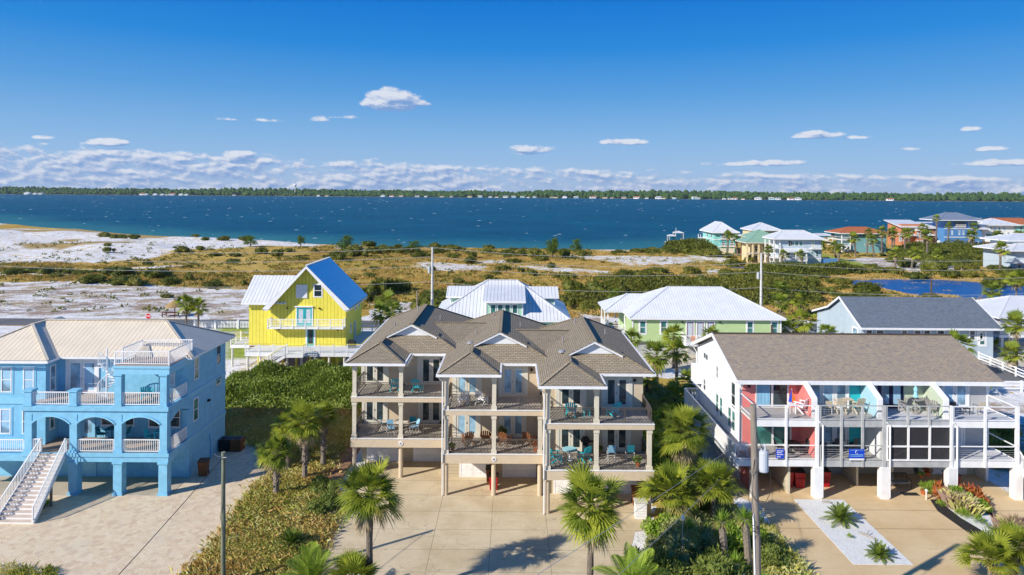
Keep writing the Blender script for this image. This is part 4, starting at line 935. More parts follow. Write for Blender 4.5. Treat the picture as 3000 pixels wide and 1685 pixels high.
    win(T, 'F', 77.6, 6.0, 1.2, 1.7, 191.5); win(T, 'F', 84.2, 5.7, .9, 1.8, 191.5, 'white', 'lgreen'); win(T, 'F', 85.4, 3.2, .7, 1.5, 191.5, 'white', 'glg'); win(T, 'F', 84.0, 3.2, .7, 1.5, 191.5, 'white', 'glg'); win(T, 'F', 79.2, 2.6, .9, 1.7, 191.5, 'white', 'glg'); win(T, 'F', 76.5, 2.6, 1.6, 1.7, 191.5, 'white', 'gl')
    part(T, 'stair_wall', 'white', (82.3, 82.4, 186, 191.5, 0, 1.0)); 
    b = MB(); b.prism([(82.2, 5.2), (86.0, 2.2), (86.0, 1.9), (82.2, 4.9)], 'y', 190.4, 190.6); b.build('stair', m['white'], T)
    part(T, 'band', 'white', (75.3, 87.0, 191.42, 191.5, 5.2, 5.45), (75.3, 87.0, 191.42, 191.5, 2.5, 2.7)); part(T, 'garage_wall', 'dblue', (87.0, 92.0, 192, 192.2, 0, 2.6))
    # teal with red roof
    T = thing('teal_house', 'teal house with orange-red tile hip roof and white corner porches', 'house', (125, 246, 0))
    part(T, 'wall', 'tealw', (119.4, 132.4, 241.2, 251, 0, 7.0)); hip(T, 115.4, 133.6, 239.8, 252, 7.15, .33, 'terra', 'white', .25, along='x')
    for z in (2.6, 4.8): balc(T, 116.2, 119.4, 240.6, 251, z, h=.9)
    for x in (116.3, 119.3): part(T, 'column', 'white', (x, x + .3, 240.5, 240.8, 0, 7))
    for x in (122.6, 124, 128, 130.3): win(T, 'F', x, 6.0, 1.0, .5, 241.2, 'tealw', 'gl', bars=(1, 1))
    win(T, 'F', 117.3, 5.0, 1.6, 1.6, 250.8, 'white', 'gl'); win(T, 'F', 124.8, 2.9, .8, .6, 241.2); win(T, 'F', 126.3, 2.9, .8, .6, 241.2)
    b = MB(); b.prism([(115.6, 0), (118.2, 2.4), (118.2, 2.0), (116, 0)], 'y', 240, 240.4); b.build('stair', m['white'], T); hip(T, 114.8, 119.4, 239, 242, 3.9, .3, 'terra', 'white', .15, name='porch_roof') if 0 else None
    # orange stucco
    T = thing('orange_house', 'orange stucco house with white flat-pitched metal roofs and tall white windows', 'house', (168, 282, 0))
    part(T, 'wall', 'terraw', (157.6, 167.2, 276, 286, 0, 8.9), (167.2, 174.6, 278, 287, 0, 7.4), (162.8, 166.0, 274.6, 276, 0, 6.6)); part(T, 'wall', 'creamw', (174.6, 180, 278.2, 287, 0, 7.4))
    b = MB(); b.prism([(274.4, 7.9), (287, 10.3), (287, 10.0), (274.4, 7.6)], 'x', 156.4, 167.6); b.prism([(277, 7.4), (288, 9.5), (288, 9.2), (277, 7.1)], 'x', 167.6, 181.5); b.prism([(273.8, 6.6), (276, 7.9), (276, 6.5), (273.8, 6.3)], 'x', 162.6, 166.4); b.prism([(273.6, 4.6), (276, 5.2), (276, 4.9), (273.6, 4.3)], 'x', 156, 162.6); b.build('roof', m['roofwhite'], T)
    for x, z, w_, h in ((158.2, 5.8, 1.4, 1.5), (160.4, 5.8, 2.4, 1.5), (170.2, 3.2, .8, 2.0)): win(T, 'F', x, z, w_, h, 276 if x < 167 else 278, 'white', 'glg', bars=(1, 1), fw=.15)
    for x, z, w_, h in ((163.1, 3.4, .7, 2.4), (164.2, 3.4, .6, 2.4), (165.2, 3.4, .6, 2.4), (163.1, .4, .7, 2.2), (164.2, .4, .6, 2.2), (165.2, .4, .6, 2.2)): win(T, 'F', x, z, w_, h, 274.6, 'white', 'glb', bars=(1, 1), fw=.15)
    for x in (156.6, 158.3, 160): win(T, 'F', x + .2, 2.0, 1, 2.1, 276, 'white', 'glb', bars=(1, 1), fw=.15)
    hip(T, 167.2, 170.6, 274.5, 278, 4.6, .5, 'roofwhite', 'white', .15, name='entry_roof'); hip(T, 173.0, 176, 276, 279, 4.8, .4, 'roofwhite', 'white', .15, name='entry_roof')
    b = MB(); b.lathe([(1.3, 0), (1.3, 4.6)], 174.5, 277.6, 10); b.build('turret', m['terraw'], T); b = MB(); b.prism([(170.2, 1.2), (175.5, .4), (175.5, .2), (172, 2.6)], 'y', 274.4, 275); b.build('canopy', m['white'], T)
    # blue tower house
    T = thing('blue_tower_house', 'deep blue four-storey house with grey hip roof on the shore', 'house', (179, 278, 0))
    part(T, 'wall', 'dblue', (172.6, 187.4, 272, 283, 0, 7.6), (174, 186, 272.6, 282, 7.6, 10.9)); hip(T, 169.6, 185.4 + 2, 270.4, 284, 10.95, .42, 'greyr', 'white', .3, along='x')
    part(T, 'band', 'white', (172.5, 187.5, 271.9, 272, 7.3, 7.6), (172.5, 187.5, 271.9, 272, 3.9, 4.2)); hip(T, 186, 190.5, 271, 277, 7.4, .3, 'roofwhite', 'white', .2, name='porch_roof')
    for x in (175.3, 178.2, 179.8, 182.5, 184.4): win(T, 'F', x, 5.0, .6, 1.7, 272, 'white', 'glb', bars=(1, 1), fw=.12)
    for x in (182.4, 183.7): win(T, 'F', x, 8.6, .6, 1.4, 272.6, 'white', 'glb', bars=(1, 1), fw=.12)
    for x in (183, 185.6): win(T, 'F', x, .8, .6, 1.8, 272, 'white', 'glb', bars=(1, 1), fw=.12)
    part(T, 'loggia', 'gl', (177, 181, 272.5, 272.6, 8.3, 10.2)); balc(T, 177, 181, 271.8, 272.6, 8.2)
    # white
    T = thing('white_house', 'large white house with white metal hip roof beside the deep blue house', 'house', (194, 278, 0))
    part(T, 'wall', 'whites', (187.9, 201.5, 273.5, 286, 2.3, 8.9), (188.5, 199, 274.5, 286, 0, 2.3)); hip(T, 184, 197, 279, 293, 10.0, .35, 'roofwhite', 'white', .3); hip(T, 190, 203.4, 272, 287, 9.0, .35, 'roofwhite', 'white', .25)
    for x in (191.6, 193.3, 195, 197): win(T, 'F', x, 6.6, .9, 1.7, 273.5, 'white', 'glb', bars=(1, 1), fw=.12)
    part(T, 'glazing', 'glg', (190.3, 194.4, 273.4, 273.5, 3.2, 5.3)); balc(T, 189.8, 200.6, 271.5, 273.5, 2.5); win(T, 'F', 198.7, 4.2, .8, 1.8, 273.5); win(T, 'F', 196.4, 3.0, .8, 1.8, 273.5)
    for x in (196.7, 200.0): col(T, x, 272, 0, 2.3, .9, 'white', 0, 0); 
    # red far
    T = thing('red_roof_house', 'pale green house with bright red tile roof behind the white house', 'house', (212, 290, 0))
    part(T, 'wall', 'aquaw', (203.5, 222, 286, 296, 0, 8.6)); hip(T, 198, 224, 284.5, 298, 8.7, .38, 'terra', 'white', .3, along='x'); hip(T, 203, 213, 281.5, 286, 4.4, .35, 'terra', 'white', .2, name='porch_roof')
    for x in (205, 207.5, 210, 213): win(T, 'F', x, 6.4, 1, 1.5, 286, 'white', 'glg', bars=(1, 1))
    # right edge
    T = thing('white_roof_villa', 'pale aqua villa with two-tier white roof cut by the right edge', 'house', (142, 188, 0))
    part(T, 'wall', 'pblue', (134.8, 150, 182.6, 195, 0, 6.0), (137.5, 150, 187, 196, 6, 8.3)); hip(T, 132.8, 151, 181, 196.5, 6.1, .3, 'roofwhite', 'white', .25); hip(T, 135.8, 152, 186.5, 198, 8.4, .3, 'roofwhite', 'white', .25)
    balc(T, 131.8, 138, 181.2, 182.6, 2.9); win(T, 'F', 135.6, .8, .8, 1.4, 182.6)
    # piers with roofed boat lifts
    T = thing('boat_pier', 'wooden boat pier with two small white-roofed lifts beyond the shrubs', 'pier', (67, 280, 0))
    b = MB(); b.box(62.5, 75, 278, 280, .9, 1.1); b.box(74, 75.5, 262, 278, .9, 1.1)
    b.build('walkway', m['greyc'], T)
    for x in (62.7, 64.5, 66.5, 68.5, 70.5, 72.5, 74.8): 
        b = MB(); b.cyl(x, 278.1, -.6, 1.9 if x > 70 else 1.2, .16, 6); b.build('piling', m['offw'], T)
    for x0, x1, z in ((64.2, 67.0, 3.4), (66.6, 70.3, 4.7)):
        hip(T, x0, x1, 278.5, 282.5, z, .35, 'roofwhite', 'white', .15, name='canopy')
        for x in (x0 + .2, x1 - .2):
            for y in (278.7, 282.3): part(T, 'canopy_post', 'offw', (x - .1, x + .1, y - .1, y + .1, .2, z - .14))
    b = MB(); b.cyl(67.4, 280, 1, 6.6, .07, 5); b.build('mast', m['white'], T)
    T = thing('boat_pier', 'single white-roofed boat lift pier behind the pale blue house', 'pier', (128, 285, 0))
    b = MB(); b.box(120, 136, 283, 285, .9, 1.1); b.build('walkway', m['greyc'], T); hip(T, 123.8, 132.8, 281, 287, 3.9, .22, 'roofwhite', 'white', .15, name='canopy')
    for x in (124.2, 132.4):
        for y in (281.3, 286.7): part(T, 'canopy_post', 'offw', (x - .12, x + .12, y - .12, y + .12, 0, 3.75))
    b = MB(); b.prism([(125, 1.2), (131, 1.4), (130, .5), (126, .5)], 'y', 283.2, 284.8); b.box(127, 129, 283.4, 284.4, 1.3, 2.2); b.build('boat', m['white'], T) if 0 else None
    B = thing('motorboat', 'small white motorboat hanging on the boat lift behind the pale blue house', 'boat', (128, 282.3, 1.2))
    b = MB(); b.prism([(125, 2.2), (131.2, 2.3), (130.2, 1.4), (125.8, 1.4)], 'y', 281.6, 283.0); b.build('hull', m['white'], B); b = MB(); b.box(127.2, 129, 281.9, 282.8, 2.25, 2.9); b.build('cabin', m['white'], B)
shore_houses()
# ------------------------------------------------------------------ ground
MASK={'S':[[(-291.9,323.7),(-247.6,346.2),(-177.1,317.5),(-150.5,297.7),(-109.9,291.5),(-90.5,283.7),(-83.0,262.7),(-89.3,236.8),(-96.1,226.9),(-107.4,220.2),(-103.4,204.7),(-109.6,190.5),(-117.7,185.9),(-161.6,179.2)],[(-26.2,198.0),(-12.2,195.6),(-5.1,188.7),(-7.3,175.5),(-19.6,171.3),(-28.2,181.5)],[(-10.4,206.0),(-2.1,211.5),(1.6,204.4),(-3.1,197.3),(-10.9,192.5)],[(0.4,195.3),(12.4,187.8),(26.7,177.4),(25.2,170.5),(11.4,173.1),(-0.7,185.0)],[(17.8,229.4),(35.3,222.0),(57.6,218.2),(58.5,203.5),(46.2,191.8),(33.8,191.1),(22.3,209.4)],[(42.1,204.7),(48.3,200.5),(46.4,192.9),(39.1,195.6)],[(31.9,256.9),(44.9,254.3),(45.3,240.7),(29.7,239.5)],[(53.0,188.2),(58.5,184.7),(60.3,177.5),(50.4,175.2)],[(31.8,174.2),(39.3,171.3),(34.2,166.2)],[(-146.7,162.7),(-114.2,169.4),(-103.8,175.2),(-88.5,183.7),(-84.8,178.2),(-96.1,167.1),(-109.7,158.6),(-140.2,155.6)],[(-108.2,286.8),(-71.8,263.6),(-67.5,245.3),(-93.0,246.7)],[(-65.3,256.4),(-46.4,243.5),(-46.6,230.6),(-61.4,235.7)],[(-392.5,435.3),(-271.6,379.7),(-327.9,363.6)],[(58.6,232.3),(72.3,216.6),(65.7,203.9),(55.6,210.4)],[(111.3,209.2),(120.8,200.6),(113.2,191.8),(105.1,199.7)],[(-57.9,169.2),(-44.2,165.9),(-41.4,159.3),(-51.9,157.3)],[(61.8,175.8),(76.0,193.6),(83.9,186.1),(69.9,168.1)],[(92.6,142.7),(96.1,127.8),(79.0,105.1),(73.0,104.9)]],'P':[[(35.5,46),(60,46),(60,68),(48,71),(44,80),(35.5,80)],[(-134.3,149.0),(-98.1,149.5),(-55.0,141.7),(-45.8,134.0),(-37.6,110.2),(-97.3,108.0)],[(-26.1,122.1),(-11.2,115.5),(-10.5,108.4),(-24.6,109.3)],[(-26.2,129.8),(-13.6,125.7),(-10.5,115.5),(-23.2,115.0)],[(103.0,214.8),(105.3,178.2),(125.6,188.6),(141.0,217.3),(118.3,222.4)],[(11.8,116.3),(18.0,112.9),(16.7,104.5),(9.4,104.3)]],'V':[[(-115.0,178.3),(-65.6,168.8),(-36.6,162.5),(-25.4,152.4),(-16.9,127.8),(-29.5,131.1),(-55.5,138.9),(-87.6,145.0)],[(-27.2,163.0),(20.6,165.5),(63.8,153.5),(60.6,131.0),(15.3,122.5),(-21.3,127.7)],[(-35.2,244.4),(30.5,246.2),(19.8,222.3),(-32.5,225.7)],[(-90.4,122.6),(-75.1,123.2),(-70.9,116.3),(-85.4,115.8)],[(-63.7,168.9),(-64.4,209.8),(-37.7,225.3),(-32.3,199.9),(-48.1,169.8)],[(53.1,231.9),(83.9,177.1),(78.9,168.6),(44.3,183.8)]],'O':[[(-174.2,243.6),(-162.5,251.9),(-149.4,273.6),(-139.7,242.9),(-151.6,228.8),(-165.1,230.9)],[(-183.8,274.9),(-174.7,275.8),(-169.8,263.2)],[(-110.8,192.6),(-94.8,201.6),(-91.3,191.7),(-104.1,186.7)],[(-192.8,335.0),(-161.4,319.3),(-136.2,304.6),(-146.4,283.1),(-186.1,305.0)],[(-327.9,363.6),(-185.7,322.8),(-189.4,310.3),(-303.0,336.0)]],'LG':[[(-41.5,98.8),(-37.2,98.9),(-31.7,84.3),(-34.9,83.2)],[(-44.4,102.8),(-38.8,103.0),(-37.4,99.5),(-42.9,99.3)],[(106.2,235.8),(105.3,178.2),(68.1,176.2)]],}
POND= [(75.5, 162.4), (81.8, 166.4), (100.7, 170.5), (110.4, 167.1), (119.4, 158.9), (123.6, 150.0), (104.9, 127.3), (98.2, 130.7), (94.9, 136.4), (88.6, 140.4), (82.6, 141.2), (82.3, 145.1), (79.6, 153.0)]
SHORE= [(-310.2, 413.5), (-260.7, 376.7), (-223.6, 352.9), (-172.1, 315.1), (-137.2, 299.1), (-109.9, 291.5), (-75.9, 267.4), (-43.2, 258.2), (0.1, 254.3), (45.7, 250.8), (61.8, 263.1), (76.2, 276.4), (107.9, 302.2), (154.4, 334.2), (218.8, 390.0), (361.1, 481.0)]
SHRUB= [(-173.0,290.3,8.5,2.0,0),(-162.0,281.6,9.8,2.0,0),(-154.9,277.6,6.5,1.9,0),(-137.2,231.5,3.4,1.3,0),(-111.9,164.6,5.8,1.7,0),(-102.6,163.6,6.7,1.5,0),(-91.8,149.2,7.8,2.2,0),(-83.3,146.4,6.8,2.2,0),(-80.1,145.3,5.9,1.9,0),(-81.4,155.8,8.2,2.7,0),(-73.9,148.1,5.2,1.9,0),(-92.6,159.5,10.2,2.6,0),(-72.6,153.5,3.1,2.0,0),(-62.8,144.3,4.7,1.9,0),(-57.8,147.6,1.9,1.2,0),(-84.0,176.4,3.1,0.8,0),(-97.8,183.1,3.2,1.3,0),(-122.8,208.3,3.6,1.7,0),(-100.6,220.7,3.9,1.8,0),(-90.5,208.0,4.4,1.2,0),(-113.6,268.2,6.3,1.9,0),(-90.6,236.7,5.5,3.6,1),(-78.7,215.4,5.0,2.5,0),(-71.6,209.3,4.9,2.7,0),(-104.6,269.0,6.0,2.2,0),(-134.3,289.1,3.4,1.3,0),(-124.2,276.0,4.8,1.6,0),(-114.3,231.7,1.6,0.7,0),(-75.6,244.6,4.3,3.7,1),(-72.8,209.2,3.7,1.7,0),(-72.3,222.8,3.9,1.3,0),(-55.6,204.2,3.6,1.4,0),(-64.7,223.3,3.4,1.6,0),(-54.4,224.1,7.8,5.7,1),(-47.6,211.0,8.6,4.2,0),(-50.6,198.7,6.9,3.5,0),(-45.4,224.7,7.9,2.9,0),(-53.5,253.6,7.4,2.4,0),(-41.3,231.0,6.7,2.2,0),(-32.5,225.7,6.6,3.9,1),(-36.4,225.4,6.6,2.4,0),(-27.7,209.8,7.3,2.4,0),(-24.7,226.3,6.6,2.4,0),(-18.6,232.7,6.8,2.2,0),(-12.1,213.4,3.7,2.7,0),(-7.6,227.5,5.3,2.1,0),(-0.9,228.0,6.6,2.4,0),(4.3,225.5,6.6,2.6,0),(12.8,212.5,6.2,6.2,1),(8.0,217.4,7.6,3.3,0),(16.9,218.0,5.1,3.8,0),(22.6,239.0,4.7,4.7,1),(23.9,224.0,5.2,2.1,0),(-22.5,245.4,7.2,1.7,0),(0.4,202.0,5.9,1.6,0),(-12.2,196.7,5.7,2.1,0),(10.8,183.8,2.8,1.9,0),(-2.2,175.7,5.1,1.6,0),(2.3,172.6,2.6,1.2,0),(5.2,167.8,2.9,1.6,0),(-3.6,168.9,2.6,1.0,0),(-5.3,159.7,3.7,1.3,0),(-20.1,171.3,3.0,1.4,0),(-33.8,162.6,4.2,1.3,0),(-26.4,134.8,5.5,4.7,0),(-24.2,137.6,4.8,4.0,0),(-27.2,127.4,4.5,3.4,0),(-22.6,140.4,4.1,2.9,0),(-23.4,123.1,3.6,2.2,0),(-16.4,119.2,3.5,1.8,0),(-13.3,119.3,2.8,1.5,0),(-40.3,162.3,2.8,1.3,0),(-45.2,169.9,4.0,1.6,0),(-44.9,158.4,3.7,1.3,0),(-35.2,148.7,2.6,1.7,0),(-11.7,129.0,5.3,3.0,0),(-7.7,123.7,5.0,2.9,0),(-3.6,133.2,5.4,1.9,0),(1.1,136.0,4.8,1.6,0),(12.2,136.5,5.6,4.0,0),(13.3,124.6,5.8,3.2,0),(9.5,122.3,4.3,2.4,0),(16.6,133.1,7.0,4.2,0),(20.6,129.4,6.0,4.1,0),(25.9,137.1,5.6,3.2,0),(24.6,154.2,5.4,2.0,0),(20.2,155.4,3.6,1.4,0),(32.4,157.3,3.7,1.8,0),(25.8,125.1,4.4,2.6,0),(31.7,134.7,4.7,2.4,0),(36.7,152.2,4.4,2.0,0),(46.2,175.0,4.1,2.2,0),(40.4,143.2,5.8,3.7,0),(51.2,163.3,4.8,2.1,0),(44.6,143.4,5.8,3.0,0),(35.7,134.9,5.5,2.4,0),(48.8,143.6,7.5,3.3,0),(49.9,133.0,7.0,3.1,0),(56.8,138.4,7.3,2.9,0),(57.5,130.9,6.1,2.6,0),(60.2,153.3,8.0,2.9,0),(65.2,150.4,7.0,2.6,0),(55.9,156.4,5.5,2.4,0),(42.0,130.3,6.1,2.3,0),(64.2,138.8,4.9,2.1,0),(60.0,232.4,12.2,4.6,0),(54.5,232.0,5.4,2.2,0),(63.6,221.3,7.7,2.6,0),(69.3,219.0,5.1,1.8,0),(49.0,231.6,6.7,1.9,0),(42.2,231.1,6.7,1.9,0),(36.2,227.8,6.6,1.6,0),(72.6,206.7,6.0,2.4,0),(64.0,195.0,6.8,2.5,0),(87.1,177.2,6.2,1.9,0),(110.1,178.5,7.3,5.2,0),(100.2,169.7,6.9,2.6,0),(109.4,170.2,6.0,2.6,0),(141.9,211.2,7.4,3.0,0),(139.6,217.2,10.1,3.8,0),(127.8,210.3,8.6,3.2,0),(114.7,198.1,6.9,2.8,0),(142.8,205.4,8.4,3.1,0),(153.5,211.9,7.4,3.0,0),(95.6,177.7,5.2,2.3,0),(110.1,155.7,6.4,3.6,0),(116.9,159.4,5.6,3.2,0),(117.6,209.6,7.3,2.4,0),(115.6,170.5,5.0,1.8,0),(-66.4,131.5,3.1,0.8,0),(-24.4,163.1,2.3,0.8,0),(-16.9,159.8,1.9,0.7,0),(-49.1,169.7,1.8,0.8,0),(-74.2,168.3,2.0,0.6,0),(-64.4,161.0,1.9,0.6,0),(-101.7,166.8,3.9,1.0,0),(-109.2,166.4,5.8,1.4,0),(-119.3,164.2,7.7,1.3,0),(-116.7,166.0,5.8,1.4,0)]
def inpoly(x, y, P):
    """vectorised point in polygon"""
    r = np.zeros(x.shape, bool); n = len(P)
    for i in range(n):
        x1, y1 = P[i]; x2, y2 = P[(i + 1) % n]
        if y1 == y2: continue
        c = ((y1 > y) != (y2 > y)) & (x < (x2 - x1) * (y - y1) / (y2 - y1) + x1); r ^= c
    return r
def dist_poly(x, y, P, closed=True):
    d = np.full(x.shape, 1e9); n = len(P)
    for i in range(n if closed else n - 1):
        a = np.array(P[i]); b = np.array(P[(i + 1) % n]); ab = b - a; L = (ab ** 2).sum() + 1e-9
        t = np.clip(((x - a[0]) * ab[0] + (y - a[1]) * ab[1]) / L, 0, 1)
        d = np.minimum(d, np.hypot(x - a[0] - t * ab[0], y - a[1] - t * ab[1]))
    return d
def sdist(x, y, P):
    d = dist_poly(x, y, P); return np.where(inpoly(x, y, P), d, -d)
def vnoise(x, y, s, seed=0):
    """smooth value noise"""
    x = x / s; y = y / s; xi = np.floor(x).astype(int); yi = np.floor(y).astype(int); fx = x - xi; fy = y - yi
    h = lambda a, b: (np.sin(a * 127.1 + b * 311.7 + seed * 74.7) * 43758.5453) % 1
    fx = fx * fx * (3 - 2 * fx); fy = fy * fy * (3 - 2 * fy)
    return (h(xi, yi) * (1 - fx) + h(xi + 1, yi) * fx) * (1 - fy) + (h(xi, yi + 1) * (1 - fx) + h(xi + 1, yi + 1) * fx) * fy
LAND = [(-600, 600)] + [(-420, 520)] + SHORE + [(600, 700), (900, 700), (900, -50), (-900, -50), (-900, 600)]
def ground_z(x, y):
    x = np.asarray(x, float); y = np.asarray(y, float)
    far = np.clip((y - 112) / 25, 0, 1)
    z = far * (vnoise(x, y, 22, 1) * .9 + vnoise(x, y, 8, 2) * .35 - .45)
    left = np.clip((-x - 60) / 60, 0, 1) * np.clip((y - 150) / 40, 0, 1); z = z + left * vnoise(x, y, 16, 5) * 1.6
    sd = sdist(x, y, LAND); k = np.clip(sd / 10, -.3, 1); z = np.where(sd < 10, z * np.clip(k, 0, 1) + np.where(sd < 2, np.clip((sd - 2) * .12, -1.2, 0), 0), z)
    pd = sdist(x, y, POND); z = np.where(pd > -8, z * np.clip(-pd / 8, 0, 1) - np.clip((pd + 1) * .25, 0, .8), z)
    return z
def gz(x, y): return float(ground_z(np.array([x]), np.array([y]))[0])

MOUNDS = [[(-14.0, 24), (-15.6, 33), (-17.6, 36.6), (-17.2, 41.2), (-17.2, 50), (-19.5, 55), (-22.6, 55.6), (-29, 55.6), (-29, 63), (-13.8, 64), (-13.6, 56), (-13.7, 46.2), (-11.2, 45.5), (-10.7, 36), (-11.2, 24)], [(13.2, 24), (16.2, 24), (16.4, 42), (15.0, 44), (9, 44), (9, 37), (13.4, 36), (13.0, 34)], [(9.5, 44), (15, 44), (15.2, 62), (20, 76), (9.7, 76)]]
def build_ground():
    ys = [24.0]
    while ys[-1] < 560: ys.append(ys[-1] * 1.0082 + .02)
    ys = np.array(ys); ss = np.linspace(-1.15, 1.15, 560)
    Y, S = np.meshgrid(ys, ss, indexing='ij'); X = S * (Y + 12); Z = ground_z(X, Y)
    V = np.stack([X.ravel(), Y.ravel(), Z.ravel()], 1); nr, nc = X.shape
    idx = np.arange(nr * nc).reshape(nr, nc)
    Fc = np.stack([idx[:-1, :-1], idx[:-1, 1:], idx[1:, 1:], idx[1:, :-1]], -1).reshape(-1, 4)
    me = bpy.data.meshes.new('ground'); me.vertices.add(len(V)); me.vertices.foreach_set('co', V.ravel())
    me.loops.add(Fc.size); me.loops.foreach_set('vertex_index', Fc.ravel()); me.polygons.add(len(Fc)); me.polygons.foreach_set('loop_start', np.arange(0, Fc.size, 4)); me.polygons.foreach_set('use_smooth', np.ones(len(Fc), bool))
    me.update(calc_edges=True)
    x, y = V[:, 0], V[:, 1]
    wob = (vnoise(x, y, 6, 9) - .5) * 6 + (vnoise(x, y, 2.2, 11) - .5) * 3
    for k, w in (('S', 5.0), ('P', 8.0), ('V', 8.0), ('O', 3.0), ('LG', 2.0)):
        a = np.zeros(len(x))
        for P in MASK[k]:
            d = sdist(x, y, P) + wob * (.6 if k != 'LG' else 0); a = np.maximum(a, np.clip(.5 + d / w, 0, 1))
        if k == 'S': # bare yard sand near the houses and the road verge
            a = np.maximum(a, np.where((y < 103) | ((y > 109) & (y < 112.5)), .8, 0)); a = np.maximum(a, np.clip(1 - np.abs(sdist(x, y, LAND) - 2) / 3, 0, 1) * .7 * (x < -90))
        if k in ('S', 'V'):
            a = np.where((y > 150) & (k == 'S'), a * np.where(x < -60, .70, .60), a)
            for P in MOUNDS:
                i = inpoly(x, y, P); a = np.where(i, .18 if k == 'S' else .6, a)
        at = me.attributes.new('m' + k, 'FLOAT', 'POINT'); at.data.foreach_set('value', a)
    t = NT('dune_ground'); p = t.obj()
    A = lambda n: (lambda z: (setattr(z, 'attribute_name', n), z.outputs['Fac'])[1])(t.n('ShaderNodeAttribute'))
    n1 = t.noise(p, .11, 7, .62); n2 = t.noise(p, .55, 6, .65); n3 = t.noise(p, 2.6, 5, .7); n4 = t.noise(t.scale(p, 1, 2.6), .25, 6, .7)
    c = t.mix(t.ramp(n1, .35, .65), (.50, .32, .075), (.60, .42, .12)); c = t.mix(t.ramp(n2, .42, .7), c, (.38, .26, .05)); c = t.mix(t.math('MULTIPLY', t.ramp(n3, .45, .75), .45), c, (.29, .21, .08)); c = t.mix(t.math('MULTIPLY', t.ramp(n4, .55, .75), .5), c, (.66, .50, .24))
    g = t.mix(t.ramp(n2, .35, .65), (.36, .31, .05), (.50, .41, .09)); g = t.mix(t.math('MULTIPLY', t.ramp(n3, .45, .75), .6), g, (.25, .24, .05))
    c = t.mix(t.math('MULTIPLY', t.math('MULTIPLY', A('mV'), t.ramp(n4, .3, .62)), .85), c, g)
    sand = t.mix(t.ramp(n2, .3, .7), (.70, .68, .66), (.84, .83, .82)); sand = t.mix(t.math('MULTIPLY', t.ramp(n4, .5, .7), .45), sand, (.52, .47, .42))
    pk = t.mix(t.ramp(n3, .4, .65), (.34, .25, .20), (.46, .36, .28)); pk = t.mix(t.ramp(n1, .45, .65), pk, (.42, .34, .20))
    jit = t.math('MULTIPLY', t.math('SUBTRACT', n2, .5), 2.0); j2 = t.math('MULTIPLY', t.math('SUBTRACT', n3, .5), 1.5)
    fS = t.math('GREATER_THAN', t.math('ADD', t.math('ADD', A('mS'), jit), j2), .52)
    n5 = t.noise(t.scale(p, 1, 1.5), .16, 8, .72); j5 = t.math('MULTIPLY', t.math('SUBTRACT', n5, .5), 4.5)
    fP = t.ramp(t.math('ADD', t.math('ADD', A('mP'), j5), t.math('MULTIPLY', j2, 1.6)), .75, 1.15)
    tw = t.math('GREATER_THAN', A('mP'), .5)
    c = t.mix(fS, c, sand); c = t.mix(t.math('MULTIPLY', tw, .95), c, sand); c = t.mix(t.math('MULTIPLY', fP, t.ramp(A('mP'), .1, .6)), c, pk)
    c = t.mix(t.math('MULTIPLY', A('mO'), .9), c, t.mix(t.ramp(n3, .4, .7), (.40, .27, .08), (.30, .21, .06)))
    lg = t.mix(t.ramp(n2, .35, .65), (.22, .30, .04), (.36, .40, .08)); c = t.mix(A('mLG'), c, lg)
    t.col(c); t.bump(t.math('ADD', n2, t.math('MULTIPLY', n3, .5)), .7, .35); t.fin(.95, .05)
    me.materials.append(t.m)
    o = bpy.data.objects.new('ground', me); COL.objects.link(o); struct(o)
build_ground()

def sheet(name, polys, mat, z=.004, **k):
    b = MB()
    for P in polys: b.face([(x, y, z) for x, y in P])
    o = b.build(name, mat); struct(o); return o
# road
rb = MB(); rb.face([(-700, 103.4, .006), (700, 103.4, .006), (700, 109.0, .006), (-700, 109.0, .006)]); struct(rb.build('road', m['asph']))
sheet('side_lane', [[(41, 109.0), (46, 109.0), (64, 150), (66, 196), (60, 196), (56, 152)], [(34, 76), (58, 76), (58, 84), (34, 84)]], m['asph'], .05)
# paving and drives
def pavers():
    t = NT('herringbone_pavers'); p = t.obj(); mp = t.n('ShaderNodeMapping'); mp.inputs['Rotation'].default_value = (0, 0, R(38)); t.l(p, mp.inputs['Vector'])
    b = t.n('ShaderNodeTexBrick'); b.inputs['Scale'].default_value = 1; b.inputs['Brick Width'].default_value = .24; b.inputs['Row Height'].default_value = .12; b.inputs['Mortar Size'].default_value = .012; b.inputs['Bias'].default_value = -.1
    b.inputs['Color1'].default_value = (.72, .54, .36, 1); b.inputs['Color2'].default_value = (.76, .63, .42, 1); b.inputs['Mortar'].default_value = (.50, .41, .28, 1); t.l(mp.outputs[0], b.inputs['Vector'])
    v = t.n('ShaderNodeTexVoronoi'); v.inputs['Scale'].default_value = 3.2; t.l(mp.outputs[0], v.inputs['Vector']); s = t.n('ShaderNodeSeparateColor'); t.l(v.outputs['Color'], s.inputs[0])
    a = t.mix(t.math('MULTIPLY', s.outputs[0], .45), b.outputs['Color'], (.80, .71, .56)); a = t.mix(t.math('MULTIPLY', t.ramp(s.outputs[1], .6, .9), .4), a, (.50, .35, .26))
    n = t.noise(p, .5, 6, .65); a = t.mix(t.math('MULTIPLY', t.ramp(n, .5, .72), .4), a, (.62, .54, .42)); t.col(a); t.bump(b.outputs['Fac'], .3, .01); return t.fin(.85, .15)
mpav = pavers()
sheet('paver_court', [[(-60, 24), (-14.2, 24), (-15.5, 33), (-16.9, 36.6), (-17.9, 38.5), (-17.2, 41.1), (-17.4, 44), (-17.4, 47.2), (-17.3, 50), (-20.0, 55.4), (-23.1, 55.4), (-23.1, 45.95), (-60, 45.95)]], mpav, .012)
